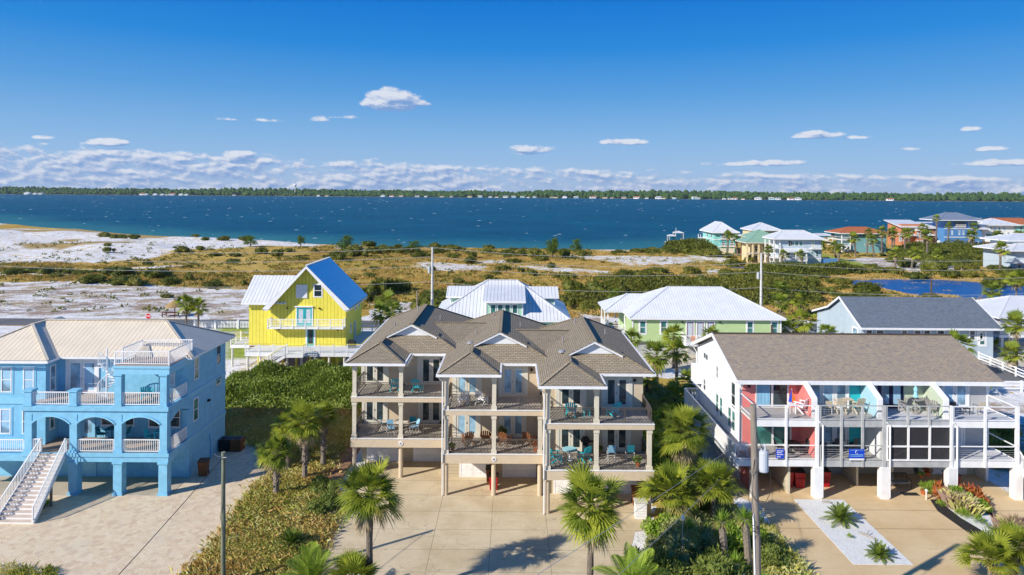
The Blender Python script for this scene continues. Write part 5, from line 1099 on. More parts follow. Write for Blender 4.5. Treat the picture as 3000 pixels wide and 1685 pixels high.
sheet('driveway', [[(-11.2, 24), (-10.9, 43.4), (-10.6, 49.2), (-11.1, 52.3), (9.0, 52.3), (9.0, 46.7), (9.0, 42), (7.6, 41.5), (6.6, 38), (6.1, 30), (6, 24)]], m['drive'], .012)
sheet('townhouse_drive', [[(16.2, 24), (40, 24), (40, 46.3), (15.6, 46.3), (16.6, 45.2), (16.2, 41.5)]], m['drive2'], .010)
sheet('boardwalk', [[(-12.4, 46), (-10.9, 46), (-10.2, 56), (-11.8, 56)]], m['boardw'], .03) if 0 else None
bw = MB(); bw.box(-13.6, -12.0, 46.0, 58.0, .02, .18); o = bw.build('boardwalk', m['boardw']); o['label'] = 'red-brown plank boardwalk beside the left side of the tan house'; o['category'] = 'boardwalk'
gb = MB(); gb.box(19.15, 22.5, 38.0, 46.05, .0, .03); o = gb.build('gravel_bed', m['wgrav']); struct(o)
sheet('mulch_bed', [[(28.5, 46.4), (31.3, 46.2), (31.3, 41.5), (30, 38), (27.6, 38), (28.0, 41.7), (27.9, 44.5)]], m['mulch'], .018)
sheet('bed_gravel', [[(28.9, 45.9), (30.9, 45.6), (30.9, 41), (29.4, 39.5), (28.8, 43.6)]], m['wgrav'], .024)
j = MB()
for y in (44.6, 42.1): j.box(15.9, 40, y - .015, y + .015, .0, .0125)
struct(j.build('drive_joint', m['mulch']))
sheet('sand_lot', [[(-19, 76), (-31, 76), (-31, 97), (-19, 97)], [(11, 80), (38, 80), (38, 102), (11, 102)], [(43, 80), (66, 80), (66, 103), (43, 103)]], plain('packed_sand', (.60, .54, .45), .95, .2, .8, .1), .008)
sheet('garden_sand', [[(6.6, 24), (16, 24), (16, 33.2), (12.6, 36.3), (8.2, 36.8), (6.8, 35)]], plain('grey_sand', (.46, .42, .36), .95, .3, 1.2, .1), .008)

# water
def water():
    t = NT('bay_water'); p = t.obj(); sp = t.n('ShaderNodeSeparateXYZ'); t.l(p, sp.inputs[0])
    n0 = t.noise(p, .012, 4, .6); at = t.n('ShaderNodeAttribute'); at.attribute_name = 'shallow'
    c = t.mix(t.ramp(n0, .35, .65), (.000, .060, .108), (.000, .085, .145))
    nn = t.noise(t.scale(p, .25, 1.6), .12, 6, .7); wn = t.noise(t.scale(p, .12, .9), .03, 5, .65); c = t.mix(t.math('MULTIPLY', t.ramp(wn, .5, .7), .5), c, (.0, .05, .10)); c = t.mix(t.math('MULTIPLY', t.ramp(nn, .42, .68), .7), c, (.005, .11, .19))
    sh = t.math('ADD', at.outputs['Fac'], t.math('MULTIPLY', t.math('SUBTRACT', n0, .5), .5)); c = t.mix(t.ramp(sh, .15, .95), c, (.03, .17, .19))
    t.col(c); w1 = t.noise(t.scale(p, .5, 1.3), .5, 5, .7); w2 = t.noise(t.scale(p, .6, 1.4), .08, 4, .6)
    t.bump(t.math('ADD', t.math('MULTIPLY', w1, .5), w2), 1, 1.2); t.fin(.45, .12)
    ys = np.concatenate([np.linspace(225, 520, 60), np.geomspace(540, 3300, 24)]); ss = np.linspace(-1, 1, 90)
    Y, S = np.meshgrid(ys, ss, indexing='ij'); X = S * (Y * 1.05 + 60); V = np.stack([X.ravel(), Y.ravel(), np.full(X.size, -.3)], 1); nr, nc = X.shape
    idx = np.arange(nr * nc).reshape(nr, nc); F = np.stack([idx[:-1, :-1], idx[:-1, 1:], idx[1:, 1:], idx[1:, :-1]], -1).reshape(-1, 4)
    o = mesh_obj('water', V, F.tolist(), [t.m], uv=False); struct(o)
    d = -sdist(V[:, 0], V[:, 1], LAND); a = o.data.attributes.new('shallow', 'FLOAT', 'POINT'); a.data.foreach_set('value', np.clip(1 - d / 75, 0, 1))
    t2 = NT('pond_water'); p = t2.obj(); t2.col((.005, .10, .33)); t2.bump(t2.noise(t2.scale(p, 1, 1.5), 1.2, 4, .6), .6, .25); t2.fin(.3, .2)
    b = MB(); b.face([(66, 120, -.22), (132, 120, -.22), (132, 178, -.22), (66, 178, -.22)]); struct(b.build('pond', t2.m))
    # breaking crests
    V = []; F = []
    for i in range(1000):
        y = 262 + (rng.random() ** 1.25) * 1900; x = (rng.random() * 2 - 1) * .82 * y
        if inpoly(np.array([x]), np.array([y]), LAND)[0]: continue
        k = rng.random() ** 3; w = (.25 + 1.3 * k) * (.5 + y / 800); h = (.04 + .12 * k) * (.5 + y / 750); d = w * .3; n = len(V); ph = (rng.random() - .5) * .5
        for t_ in np.linspace(-1, 1, 5):
            hh = h * (1 - t_ * t_) * (.7 + .5 * rng.random()); xx = x + t_ * w; yy = y + ph * t_ * w
            V += [(xx, yy - d, -.33), (xx, yy, -.3 + hh), (xx, yy + d, -.33)]
        for q in range(4):
            a = n + q * 3; F += [(a, a + 3, a + 4, a + 1), (a + 1, a + 4, a + 5, a + 2)]
    stuff(mesh_obj('whitecaps', V, F, [plain('sea_foam', (.5, .6, .66), .8)], uv=False))
water()

# ------------------------------------------------------------------ far shore
def far_shore():
    b = MB(); b.face([(-2600, 2900, -.1), (-1200, 2870, -.1), (0, 2780, -.1), (1100, 2560, -.1), (2300, 2390, -.1), (4200, 2300, -.1), (4200, 6500, 2), (-4200, 6500, 2), (-4200, 2950, -.1)])
    struct(b.build('far_land', plain('far_sand', (.55, .5, .38), .9)))
    line = lambda x: np.interp(x, [-4200, -2600, -1200, 0, 1100, 2300, 4200], [2950, 2900, 2870, 2780, 2560, 2390, 2300])
    bm_v, bm_f = ico(1)
    V = []; F = []; n = 0; base = np.array(bm_v)
    for r in range(7):
        x = -2700 + r * 6
        while x < 2700:
            y = line(x) + 28 + r * 55 + rng.random() * 40; w = 5 + rng.random() * 8; h = 11 + rng.random() * 11 + r * 1.6 + 6 * (float(vnoise(np.array([x]), np.array([0.]), 170, 40)[0]) - .5) + 5 * math.sin(x * .004 + r) ; h = max(10, h * .92)
            q = base.copy(); q += (rng.random(q.shape) - .5) * .5; q = q * (w, w * .8, h * .5) + (x, y, h * .5 + r * .8)
            V.append(q); F += [(a + n, b_ + n, c + n) for a, b_, c in bm_f]; n += len(q); x += w * (.75 + rng.random() * .5) + (30 if rng.random() < .03 and r == 0 else 0)
    o = mesh_obj('far_woods', np.concatenate(V), F, [m['forest']], uv=False); stuff(o)
    b = MB()
    hk = 0
    base_mats = ['white', 'offw', 'creamw', 'lblue', 'white', 'tan']; roofm = ['roofwhite', 'greyr', 'bark', 'roofbeige', 'terra', 'greyc']
    protos = []
    for k in range(6):
        T = thing('shore_house', 'tiny house among the trees along the far shore of the sound', 'house', (0, 0, 0), 'houses on the far shore')
        part(T, 'wall', base_mats[k], (-11, 11, 0, 14, 0, 6.5), (-3 + k, 8, -3, 0, 0, 4)); hip(T, -12, 12, -1, 15, 6.5, .4, roofm[k], 'white', .3, lf=k % 2 == 0, rt=k % 3 == 0, caps=False)
        for q in range(3): part(T, 'window', 'gl', (-9 + q * 6.5, -5 + q * 6.5, -.15, 0, 3.6, 5.6))
        protos.append(T)
    px = [60, 78, 100, 362, 374, 390, 405, 418, 430, 455, 470, 585, 800, 820, 1042, 1052, 1065, 1115, 1128, 1180, 1212, 1235, 1252, 1270, 1290, 1305, 1330, 1352, 1375, 1400, 1425, 1450, 1475, 1500, 1520, 1545, 1570, 1600, 1625, 1655, 1680, 1705, 1745, 1760, 1820, 1832, 1850, 1875, 1905, 1940, 1960, 1990, 2010, 2240, 960, 990, 1010]
    used = set()
    for i, X in enumerate(px):
        k = int(rng.integers(6)) if X > 500 else [0, 0, 1, 4, 0][i % 5]; s = .5 + rng.random() * .6; X = X + rng.normal() * 5; d = (X - 1288) / 1716; yy = 2700
        for _ in range(6): yy = float(line(d * yy)) + 6 + 0 * s
        if k not in used: T = protos[k]; used.add(k); T.location = (d * yy, yy, 0); T.scale = (s, s, s)
        else: copy_tree(protos[k], (d * yy, yy, 0), (rng.random() - .5) * .5, scale=s)
    for k in range(6):
        if k not in used: protos[k].location = ((2100 + k * 9 - 1288) / 1716 * 2480, 2480, 0)
    for (x, y, z, s, lab) in ((-970, 3050, 48, 1, 'white water tower standing above the trees of the far shore'), (2330, 3150, 30, .6, 'small pale tower above the far trees at the right edge')):
        T = thing('water_tower', lab, 'water tower', (x, y, 0)); b = MB(); b.lathe([(.5 * s, z - 9 * s), (5 * s, z - 6 * s), (7 * s, z - 1 * s), (6.5 * s, z + 2 * s), (3.5 * s, z + 4.4 * s), (.3 * s, z + 5 * s)], x, y, 14); b.build('tank', m['white'], T)
        b = MB(); b.cyl(x, y, 0, z - 8 * s, 1.6 * s, 8); b.build('stem', m['white'], T); b = MB(); b.cyl(x + 1, y, z + 4 * s, z + 13 * s, .3, 5); b.build('antenna', m['metal'], T)
    T = thing('radio_mast', 'thin radio mast rising above the far trees on the right', 'mast', (1110, 3000, 0)); b = MB(); b.cyl(1110, 3000, 0, 62, .7, 5); b.build('mast_pole', m['metal'], T)
    B = thing('channel_marker', 'small red channel marker post standing in the blue water', 'buoy', (1035, 2250, -.3)); b = MB(); b.cyl(1035, 2250, -.3, 5.5, .5, 6); b.build('post', m['redp'], B); b = MB(); b.box(1033.4, 1036.6, 2249, 2249.4, 3.6, 6.2); b.build('board', m['redp'], B)

def ico(sub=1):
    t = (1 + 5 ** .5) / 2
    v = [Vector(p).normalized() for p in ((-1, t, 0), (1, t, 0), (-1, -t, 0), (1, -t, 0), (0, -1, t), (0, 1, t), (0, -1, -t), (0, 1, -t), (t, 0, -1), (t, 0, 1), (-t, 0, -1), (-t, 0, 1))]
    f = [(0, 11, 5), (0, 5, 1), (0, 1, 7), (0, 7, 10), (0, 10, 11), (1, 5, 9), (5, 11, 4), (11, 10, 2), (10, 7, 6), (7, 1, 8), (3, 9, 4), (3, 4, 2), (3, 2, 6), (3, 6, 8), (3, 8, 9), (4, 9, 5), (2, 4, 11), (6, 2, 10), (8, 6, 7), (9, 8, 1)]
    for _ in range(sub):
        cache = {}; nf = []
        def mid(a, b):
            k = (min(a, b), max(a, b))
            if k not in cache: v.append(((v[a] + v[b]) / 2).normalized()); cache[k] = len(v) - 1
            return cache[k]
        for a, b, c in f: x, y, z = mid(a, b), mid(b, c), mid(c, a); nf += [(a, x, z), (b, y, x), (c, z, y), (x, y, z)]
        f = nf
    return [tuple(p) for p in v], f
far_shore()
# ------------------------------------------------------------------ plants
def leaf_cards(P, Nn, size, asp=.45, jit=.9):
    """one pointed quad a leaf: centres P, directions Nn"""
    n = len(P); a = rng.normal(size=(n, 3)); d = Nn + a * jit; d /= np.linalg.norm(d, axis=1)[:, None] + 1e-9
    s = np.cross(d, rng.normal(size=(n, 3))); s /= np.linalg.norm(s, axis=1)[:, None] + 1e-9
    sz = (size * (.6 + .8 * rng.random(n)))[:, None]
    V = np.stack([P, P + d * sz * .5 + s * sz * asp * .5, P + d * sz, P + d * sz * .5 - s * sz * asp * .5], 1).reshape(-1, 3)
    F = np.arange(n * 4).reshape(-1, 4); return V, F
class Soup:
    def __init__(s): s.V = []; s.F = []; s.M = []; s.n = 0
    def add(s, V, F, mi=0):
        V = np.asarray(V, float).reshape(-1, 3); s.V.append(V); s.F += [tuple(int(i) + s.n for i in f) for f in F]; s.M += [mi] * len(F); s.n += len(V)
    def mesh(s, name, mats):
        me = bpy.data.meshes.new(name); me.from_pydata([tuple(p) for p in np.concatenate(s.V)], [], s.F)
        for q in mats: me.materials.append(q)
        me.polygons.foreach_set('material_index', s.M); me.update(); return me
def fan_leaf(S, base, d, L, nseg=22, r=.85, mi=0, droop=.5, seg=3, spread=2.5, wk=1.0):
    d = d / np.linalg.norm(d); up = np.array([0, 0, 1.]); sd = np.cross(d, up)
    if np.linalg.norm(sd) < .05: sd = np.array([1., 0, 0])
    sd /= np.linalg.norm(sd); nn = np.cross(sd, d); roll = (rng.random() - .5) * .9
    sd, nn = sd * math.cos(roll) + nn * math.sin(roll), nn * math.cos(roll) - sd * math.sin(roll)
    hub = base + d * L - up * .12 * L * (1 - d[2]); w = .016
    V = [base + sd * w, base - sd * w, hub - sd * w, hub + sd * w]; S.add(V, [(0, 1, 2, 3)], mi)
    for i in range(nseg):
        a = (i / (nseg - 1) - .5) * spread; l = r * (1 - .28 * abs(a / (spread / 2)) ** 1.5) * (.85 + .25 * rng.random())
        u = d * math.cos(a) + sd * math.sin(a) + nn * (.18 * abs(math.sin(a)) + (i % 2) * .10); u /= np.linalg.norm(u)
        t = np.cross(u, nn); t /= np.linalg.norm(t) + 1e-9; pts = []; W = r * spread / nseg * .72 * wk
        for k in range(seg + 1):
            f = k / seg; p = hub + u * l * f - up * droop * l * f * f * (.6 + .5 * rng.random() * (f > .6)); ww = W * (.35 + 1.1 * f if f < .45 else max(.04, (1 - f) * 1.55))
            pts += [p + t * ww * .5, p - t * ww * .5]
        S.add(pts, [(2 * k, 2 * k + 1, 2 * k + 3, 2 * k + 2) for k in range(seg)], mi)
def palm_crown(name, nl=34, R_=1.0, nseg=22, seg=3, mats=('palm', 'palmd', 'dead', 'palmy'), low=-.55, dead=5):
    S = Soup(); g = math.pi * (3 - 5 ** .5)
    for i in range(nl):
        f = (i + .5) / nl; el = math.asin(max(-1, min(1, 1 - f * (1 - low)))) ; az = i * g + rng.random() * .5
        d = np.array([math.cos(az) * math.cos(el), math.sin(az) * math.cos(el), math.sin(el)])
        mi = 0 if rng.random() < .6 else 1
        if f > .82 and rng.random() < .35: mi = 3
        fan_leaf(S, d * .04, d, R_ * (.22 + .36 * rng.random()), nseg, R_ * (.40 + .20 * rng.random()), mi, .10 + .42 * f, seg, 2.9, 1.3)
    for i in range(dead):
        az = rng.random() * 6.3; d = np.array([math.cos(az) * .5, math.sin(az) * .5, -.9]); fan_leaf(S, np.array([0, 0, -.1]), d, R_ * .35, max(6, nseg // 2), R_ * .45, 2, .6, seg, 1.6)
    return S.mesh(name, [m[x] for x in mats])
def feather_crown(name, n=26, L=1.0, mat='phoen', npin=26, droop=.9, pin=.22, el0=1.35, el1=.05, w=.02):
    S = Soup(); g = math.pi * (3 - 5 ** .5); up = np.array([0, 0, 1.])
    for i in range(n):
        f = (i + .5) / n; el = el0 + (el1 - el0) * f; az = i * g; d = np.array([math.cos(az) * math.cos(el), math.sin(az) * math.cos(el), math.sin(el)]); sd = np.cross(d, up); sd /= np.linalg.norm(sd) + 1e-9
        l = L * (.85 + .25 * rng.random()); P = []
        for k in range(10):
            t = k / 9; P.append(d * l * t - up * droop * l * (t ** 2.2) * .55 * math.cos(el) )
        P = np.array(P)
        for k in range(9):
            a, b = P[k], P[k + 1]; S.add([a + sd * .012, a - sd * .012, b - sd * .01, b + sd * .01], [(0, 1, 2, 3)], 0)
        for k in range(npin):
            t = .12 + .88 * (k + .5) / npin; q = t * 9; j = min(8, int(q)); p = P[j] + (P[j + 1] - P[j]) * (q - j); dd = P[j + 1] - P[j]; dd /= np.linalg.norm(dd)
            nn = np.cross(sd, dd)
            for s in (-1, 1):
                u = sd * s * .85 + dd * .55 + nn * .28; u /= np.linalg.norm(u); ll = pin * L * math.sin(math.pi * min(1, t * .9 + .12)) ** .6 * (.9 + .2 * rng.random())
                e = p + u * ll - up * .12 * ll; c = p + u * ll * .5; t_ = dd * w
                S.add([p, c + t_, e, c - t_], [(0, 1, 2, 3)], 0)
    return S.mesh(name, [m[mat]])
def bush_mesh(name, mat, n=500, size=.16, lumps=9, core=True, flat=.7, asp=.5, n2=0, mat2=None):
    """unit shrub, radius 1, height ~1"""
    S = Soup(); C = []
    for i in range(lumps):
        a = rng.random() * 6.28; r = .62 * rng.random() ** .5; C.append((r * math.cos(a), r * math.sin(a), .25 + .4 * rng.random() * (1 - r * .6), .28 + .22 * rng.random()))
    per = n // lumps
    for cx, cy, cz, r in C:
        d = rng.normal(size=(per, 3)); d /= np.linalg.norm(d, axis=1)[:, None]; d[:, 2] = np.abs(d[:, 2]) * .9 - .15
        P = np.array([cx, cy, cz]) + d * r * (.72 + .35 * rng.random((per, 1))) * (1, 1, flat + .2); V, F = leaf_cards(P, d + (0, 0, .3), np.full(per, size), asp); S.add(V, F, 0)
        if mat2 and n2: k = rng.permutation(per)[:n2 // lumps]; V, F = leaf_cards(P[k] * 1.03, d[k], np.full(len(k), size * .9), asp); S.add(V, F, 1)
        if core:
            v, f = ico(1); q = np.array(v) * r * .8 * (1, 1, flat + .1) + (cx, cy, cz - .04); q[:, 2] = np.maximum(q[:, 2], 0); q += (rng.random(q.shape) - .5) * .06; S.add(q, f, 0)
    return S.mesh(name, [m[mat]] + ([m[mat2]] if mat2 else []))
def put(me, name, label, cat, loc, sc=1, rz=0, group=None, child=None):
    """a plant of one mesh"""
    o = bpy.data.objects.new(name, me); COL.objects.link(o); o.location = loc; o.rotation_euler = (0, 0, rz); o.scale = sc if hasattr(sc, '__len__') else (sc,) * 3
    o['label'] = label; o['category'] = cat
    if group: o['group'] = group
    return o
CR = [palm_crown('crown_mesh', 46, 1, 24, 3, dead=14), palm_crown('crown_mesh', 42, 1, 22, 3, ('palmd', 'palm', 'dead', 'palmy')), palm_crown('crown_mesh', 36, 1, 24, 3, low=-.1, dead=0)]
CL = [palm_crown('crown_mesh', 30, 1, 12, 2, low=-.6), palm_crown('crown_mesh', 28, 1, 12, 2, ('palmd', 'palm', 'dead', 'palmy'))]
def palm(x, y, h, r, label, k=0, hero=True, tr=.15, group=None, lean=(0, 0), rz=None, name='cabbage_palm', tmat='trunk'):
    z0 = gz(x, y) - .05 if y > 112 else 0
    T = thing(name, label, 'palm tree', (x, y, z0), group)
    b = MB(); n = 8; P = [(x + lean[0] * (i / n) ** 1.5, y + lean[1] * (i / n) ** 1.5, z0 + h * i / n) for i in range(n + 1)]
    b.tube(P, [tr * 1.25 if i == 0 else tr * (1.0 + (.12 * math.sin(i * 2.4)) + (.35 if i == n else 0)) for i in range(n + 1)], 10 if hero else 6)
    if hero and tmat == 'trunk2':
        for i in range(70):
            zz = z0 + h * (.25 + .72 * rng.random()); a = rng.random() * 6.3; t = (zz - z0) / h; cx, cy = x + lean[0] * t ** 1.5, y + lean[1] * t ** 1.5
            b.beam((cx + tr * .8 * math.cos(a), cy + tr * .8 * math.sin(a), zz), (cx + tr * 1.7 * math.cos(a), cy + tr * 1.7 * math.sin(a), zz + .22), .09, .03)
    b.build('trunk', m[tmat], T)
    o = bpy.data.objects.new('crown', (CR if hero else CL)[k]); COL.objects.link(o); o.parent = T
    o.location = (lean[0], lean[1], h + r * .05); o.scale = (r, r, r * .95); o.rotation_euler = (0, 0, rng.random() * 6 if rz is None else rz); KIDS.setdefault(T.name, []).append(o)
    return T
palm(-6.96, 33.85, 5.55, 1.9, 'tall cabbage palm with full round crown standing on the driveway edge before the tan house', 0, tr=.17)
palm(4.0, 33.9, 5.05, 2.15, 'broad yellow-green cabbage palm in front of the right balconies of the tan house', 2 - 2, tr=.16, lean=(.05, 0))
palm(-15.66, 45.67, 3.2, 1.45, 'short cabbage palm with rough booted trunk nearest the paver court', 1, tmat='trunk2', tr=.2)
palm(-14.6, 48.5, 4.25, 1.75, 'tallest cabbage palm of the clump on the grassy mound, with booted trunk', 0, tmat='trunk2', tr=.2)
palm(-13.9, 50.7, 3.9, 1.4, 'dark cabbage palm behind the tallest one of the mound clump', 1, tmat='trunk2', tr=.2)
palm(-16.3, 50.1, 3.4, 1.45, 'rear left cabbage palm of the mound clump with smooth grey trunk', 1, tr=.2)
palm(11.3, 44.2, 5.2, 1.95, 'bright cabbage palm with hanging dead fronds between the tan house and the coral townhouse', 0, tr=.17, tmat='trunk2')
palm(9.6, 41.0, 2.5, 2.15, 'low fan palm left of the pair growing below the bright cabbage palm', 2)
palm(12.3, 41.3, 2.75, 2.05, 'low fan palm right of the pair growing below the bright cabbage palm', 2)
palm(-7.6, 33.2, 1.5, 1.75, 'small bright fan palm at the bottom edge beside the tall palm trunk', 2, tr=.1)
palm(-5.2, 32.0, .5, .9, 'little fan palm at the bottom edge right of the tall palm trunk', 2, tr=.08)
palm(25.3, 35.9, 1.4, 1.7, 'large fan palm clump at the bottom right corner, left of two', 2, tr=.12)
palm(27.0, 36.4, 1.7, 1.7, 'large fan palm clump at the bottom right corner, right of two', 2, tr=.12)
palm(27.7, 34.0, 1.0, 1.6, 'lowest fan palm in the bottom right corner', 2, tr=.12)
# behind and between houses
for x, y, h, r, l in ((13.4, 76, 4.3, 1.5, 'cabbage palm in front of the green house beside the tan roof'), (15.0, 70, 3.9, 2.1, 'wide cabbage palm in front of the green house wall'), (13.2, 66, 2.6, 1.6, 'low palm under the wide palm beside the tan roof'), (17.5, 72, 3.9, 1.7, 'palm in front of the green house rear porch steps'), (17.0, 64.5, 2.6, 1.8, 'shaded palm beside the rear corner of the townhouse'), (15.0, 62.5, 1.9, 1.7, 'low shaded palm behind the townhouse walkway rail'),
    (19.2, 80.5, 3.8, 1.8, 'palm touching the railing of the green house rear porch'), (23.4, 80.0, 3.9, 1.5, 'palm top showing above the townhouse roof ridge'),
    (39.2, 92, 3.5, 2.3, 'big palm of the group beside the left gable of the grey-roofed house'), (36.9, 92, 2.4, 1.9, 'left low palm of the group beside the grey-roofed house'), (41.6, 90, 2.2, 1.8, 'right low palm of the group beside the grey-roofed house'), (38.3, 97, 5.0, 1.9, 'tall rear palm of the group beside the grey-roofed house'),
    (44.4, 112.6, 4.6, 2.2, 'palm beside the road right of the green house'), (47.5, 112, 3.2, 1.9, 'palm by the lane behind the group of palms'),
    (50.5, 77, 3.7, 1.9, 'palm leaning over the right slope of the brown townhouse roof'), (48.6, 70.5, 1.6, 1.6, 'low palm at the right eave of the townhouse roof'), (59.3, 80.0, 5.5, 1.9, 'tall palm beyond the white rail fence'), (58.2, 79.0, 2.3, 1.7, 'short palm under the tall palm beyond the rail fence'),
    (64.9, 92.5, 1.6, 2.2, 'dark palm between the grey-roofed house and the stilt house'), (78.6, 111.5, 4.9, 2.0, 'slender palm beside the road behind the grey-roofed house'), (91.8, 124, 5.4, 2.2, 'slender palm on the pond bank above the stilt house'), (75.0, 111, 1.5, 2.0, 'palm rising behind the right slope of the grey roof'),
    (-48.4, 101.6, 3.6, 2.0, 'left palm of the pair by the road beside the thatched umbrella'), (-46.4, 101.2, 3.3, 1.75, 'right palm of the pair by the road beside the picket fence'), (-20.0, 110.8, 2.6, 2.3, 'round palm beside the road behind the yellow house deck'), (17.2, 113, 3.6, 1.7, 'small palm across the road left of the green house porch'), (-17.8, 93, 3.9, 2.0, 'dark palm against the rear wall of the yellow house'), (-16.9, 98, 3.4, 1.9, 'second dark palm behind the yellow house')):
    palm(x, y, h, r, l, int(rng.integers(2)), hero=False, tr=.16)
fp = [(70.3, 222, 7.0, 2.8), (74.8, 226, 5.5, 2.6), (78.5, 205, 2.2, 3.2), (79.3, 224, 4.2, 3.5), (69.9, 186, 5.2, 2.6), (73.5, 186, 4.2, 2.3), (78.3, 183, 4.3, 2.4), (91, 190, 5.3, 2.9), (93, 205, 4.6, 3.2), (96, 212, 5.2, 3.4), (99, 208, 4.6, 3.0), (89.5, 206, 5.0, 3.0), (114, 226, 6.0, 3.6), (119, 224, 5.8, 3.4), (123, 236, 7.5, 2.6), (128, 236, 7.8, 3.4), (131.5, 236, 6.8, 3.2), (136, 236, 7.4, 3.2), (108, 192, 4.2, 3.1), (112.6, 192, 4.2, 3.4), (121, 194, 4.0, 2.8), (128, 210, 8, 3.6), (163, 262, 11.5, 2.6), (167.5, 262, 8.8, 2.5), (177.5, 262, 8.5, 3.2), (172, 255, 5.6, 4.0), (182, 255, 5.6, 4.2), (187, 252, 5.2, 4.0), (190, 256, 5.5, 4.0), (200, 255, 4.2, 3.4), (206, 262, 5, 3.4), (154, 255, 8, 3.2), (150, 258, 6, 3.4), (127.5, 178, 6.5, 3.4), (124, 161, 2.2, 3.6), (130.5, 164, 2.4, 3.6), (117.5, 190, 2.0, 2.6), (147, 262, 6.5, 3)]
names = ['left gable of the aqua house', 'garage of the aqua house', 'green porch roof of the cream house', 'right wall of the aqua house', 'cream porch columns', 'lower corner of the pale blue house', 'front lawn of the pale blue house', 'right wall of the pale blue house', 'boat lift pier', 'dark trees by the lift pier', 'driveway of the teal house', 'lane behind the pale blue house', 'white porch of the teal house', 'front wall of the teal house', 'lower porch of the teal house', 'middle of the teal house wall', 'right half of the teal house wall', 'right corner of the teal house', 'lawn edge before the teal house', 'gravel drive before the teal house', 'sandy lane before the teal house', 'left end of the orange house', 'orange house chimney', 'orange house entry', 'cream end of the orange house', 'blue tower house garage', 'blue tower house front', 'blue tower house right half', 'blue tower house right corner', 'white house garage', 'white house driveway', 'orange house left window', 'gap between teal and orange houses', 'far right villa', 'pond bank shrubs at the right', 'villa front at the right edge', 'low drive before the teal house', 'shrub belt left of the orange house']
for (x, y, h, r), nm in zip(fp, names):
    palm(x, y, h, r * .72, 'distant palm beside the ' + nm, int(rng.integers(2)), hero=False, tr=.3, group='palms among the shore houses', lean=((rng.random() - .5) * 1.6, 0))
# date palms, cycads, yuccas
FE = feather_crown('crown_mesh', 34, 1, 'phoen', 46, .9, .2, w=.0065); CY = feather_crown('crown_mesh', 44, 1, 'cyc', 34, .55, .17, 1.3, .0, .012)
def feather(x, y, h, r, label, me, name, cat, tr=.2):
    T = thing(name, label, cat, (x, y, 0)); b = MB(); b.tube([(x, y, 0), (x, y, h)], [tr, tr * .9], 9); b.build('trunk', m['trunk2'], T)
    o = bpy.data.objects.new('crown', me); COL.objects.link(o); o.parent = T; o.location = (0, 0, h); o.scale = (r, r, r); o.rotation_euler = (0, 0, rng.random() * 6)
feather(-9.7, 33.4, 1.3, 2.5, 'dark green feather-leaved date palm at the bottom left of the mound', FE, 'date_palm', 'palm tree')
feather(5.6, 30.8, 2.4, 2.7, 'pale green date palm with arching fronds at the bottom right of the driveway', FE, 'date_palm', 'palm tree')
feather(-12.6, 39.3, .25, 1.15, 'dark sago cycad in the grass left of the driveway', CY, 'cycad', 'cycad'); feather(20.8, 42.9, .2, 1.25, 'larger sago cycad on the white gravel bed', CY, 'cycad', 'cycad'); feather(21.0, 38.75, .12, .95, 'smaller sago cycad at the near end of the white gravel bed', CY, 'cycad', 'cycad'); feather(-3.4, 34.9, .15, .8, 'dark sago cycad peeping in at the bottom edge of the driveway', CY, 'cycad', 'cycad')
def yucca_mesh(n=150):
    S = Soup()
    for i in range(n):
        el = math.asin(1 - 1.55 * rng.random()); az = rng.random() * 6.3; d = np.array([math.cos(az) * math.cos(el), math.sin(az) * math.cos(el), math.sin(el)]); s = np.cross(d, (0, 0, 1)); s = s / (np.linalg.norm(s) + 1e-6) * .035; l = 1.05 + .35 * rng.random()
        S.add([-s * .6, d * l * .5 + s, d * l, d * l * .5 - s], [(0, 1, 2, 3)], 0 if el > -.25 else 1)
    return S.mesh('crown_mesh', [m['bushl'], m['palmy']])
YU = yucca_mesh()
for x, y, h, r, l in ((11.6, 37.3, 2.7, .6, 'tall yucca with shaggy pale trunk, left of the trunked pair'), (12.9, 37.4, 2.8, .65, 'tall yucca with shaggy pale trunk, right of the trunked pair'), (13.6, 37.8, 2.6, .5, 'small yucca head right of the trunked pair'), (9.9, 37.6, 2.2, .5, 'yucca head over the variegated shrub'), (11.9, 36.0, 1.1, .6, 'low yucca in front of the trunked pair'), (13.3, 33.4, .6, .75, 'spiky yucca at the bottom edge left of the near utility pole'), (13.0, 34.6, .7, .6, 'spiky yucca beside the little picket fence'), (16.0 - .9, 34.0, .6, .75, 'spiky yucca right of the near utility pole foot'), (15.9, 33.2, .5, .7, 'rightmost spiky yucca beside the pole'), (14.6, 33.0, .5, .7, 'spiky yucca just behind the near pole foot'), (15.3, 35.2, .5, .5, 'small upright yucca in the dry grass by the drive')):
    T = thing('yucca', l, 'yucca', (x, y, 0)); b = MB(); b.tube([(x + .25, y, 0), (x + .12, y, h * .5), (x, y, h)], [.2, .2, .22], 8); b.build('trunk', m['trunk2'], T); o = bpy.data.objects.new('crown', YU); COL.objects.link(o); o.parent = T; o.location = (0, 0, h); o.scale = (r, r, r); o.rotation_euler = (0, 0, rng.random() * 6)

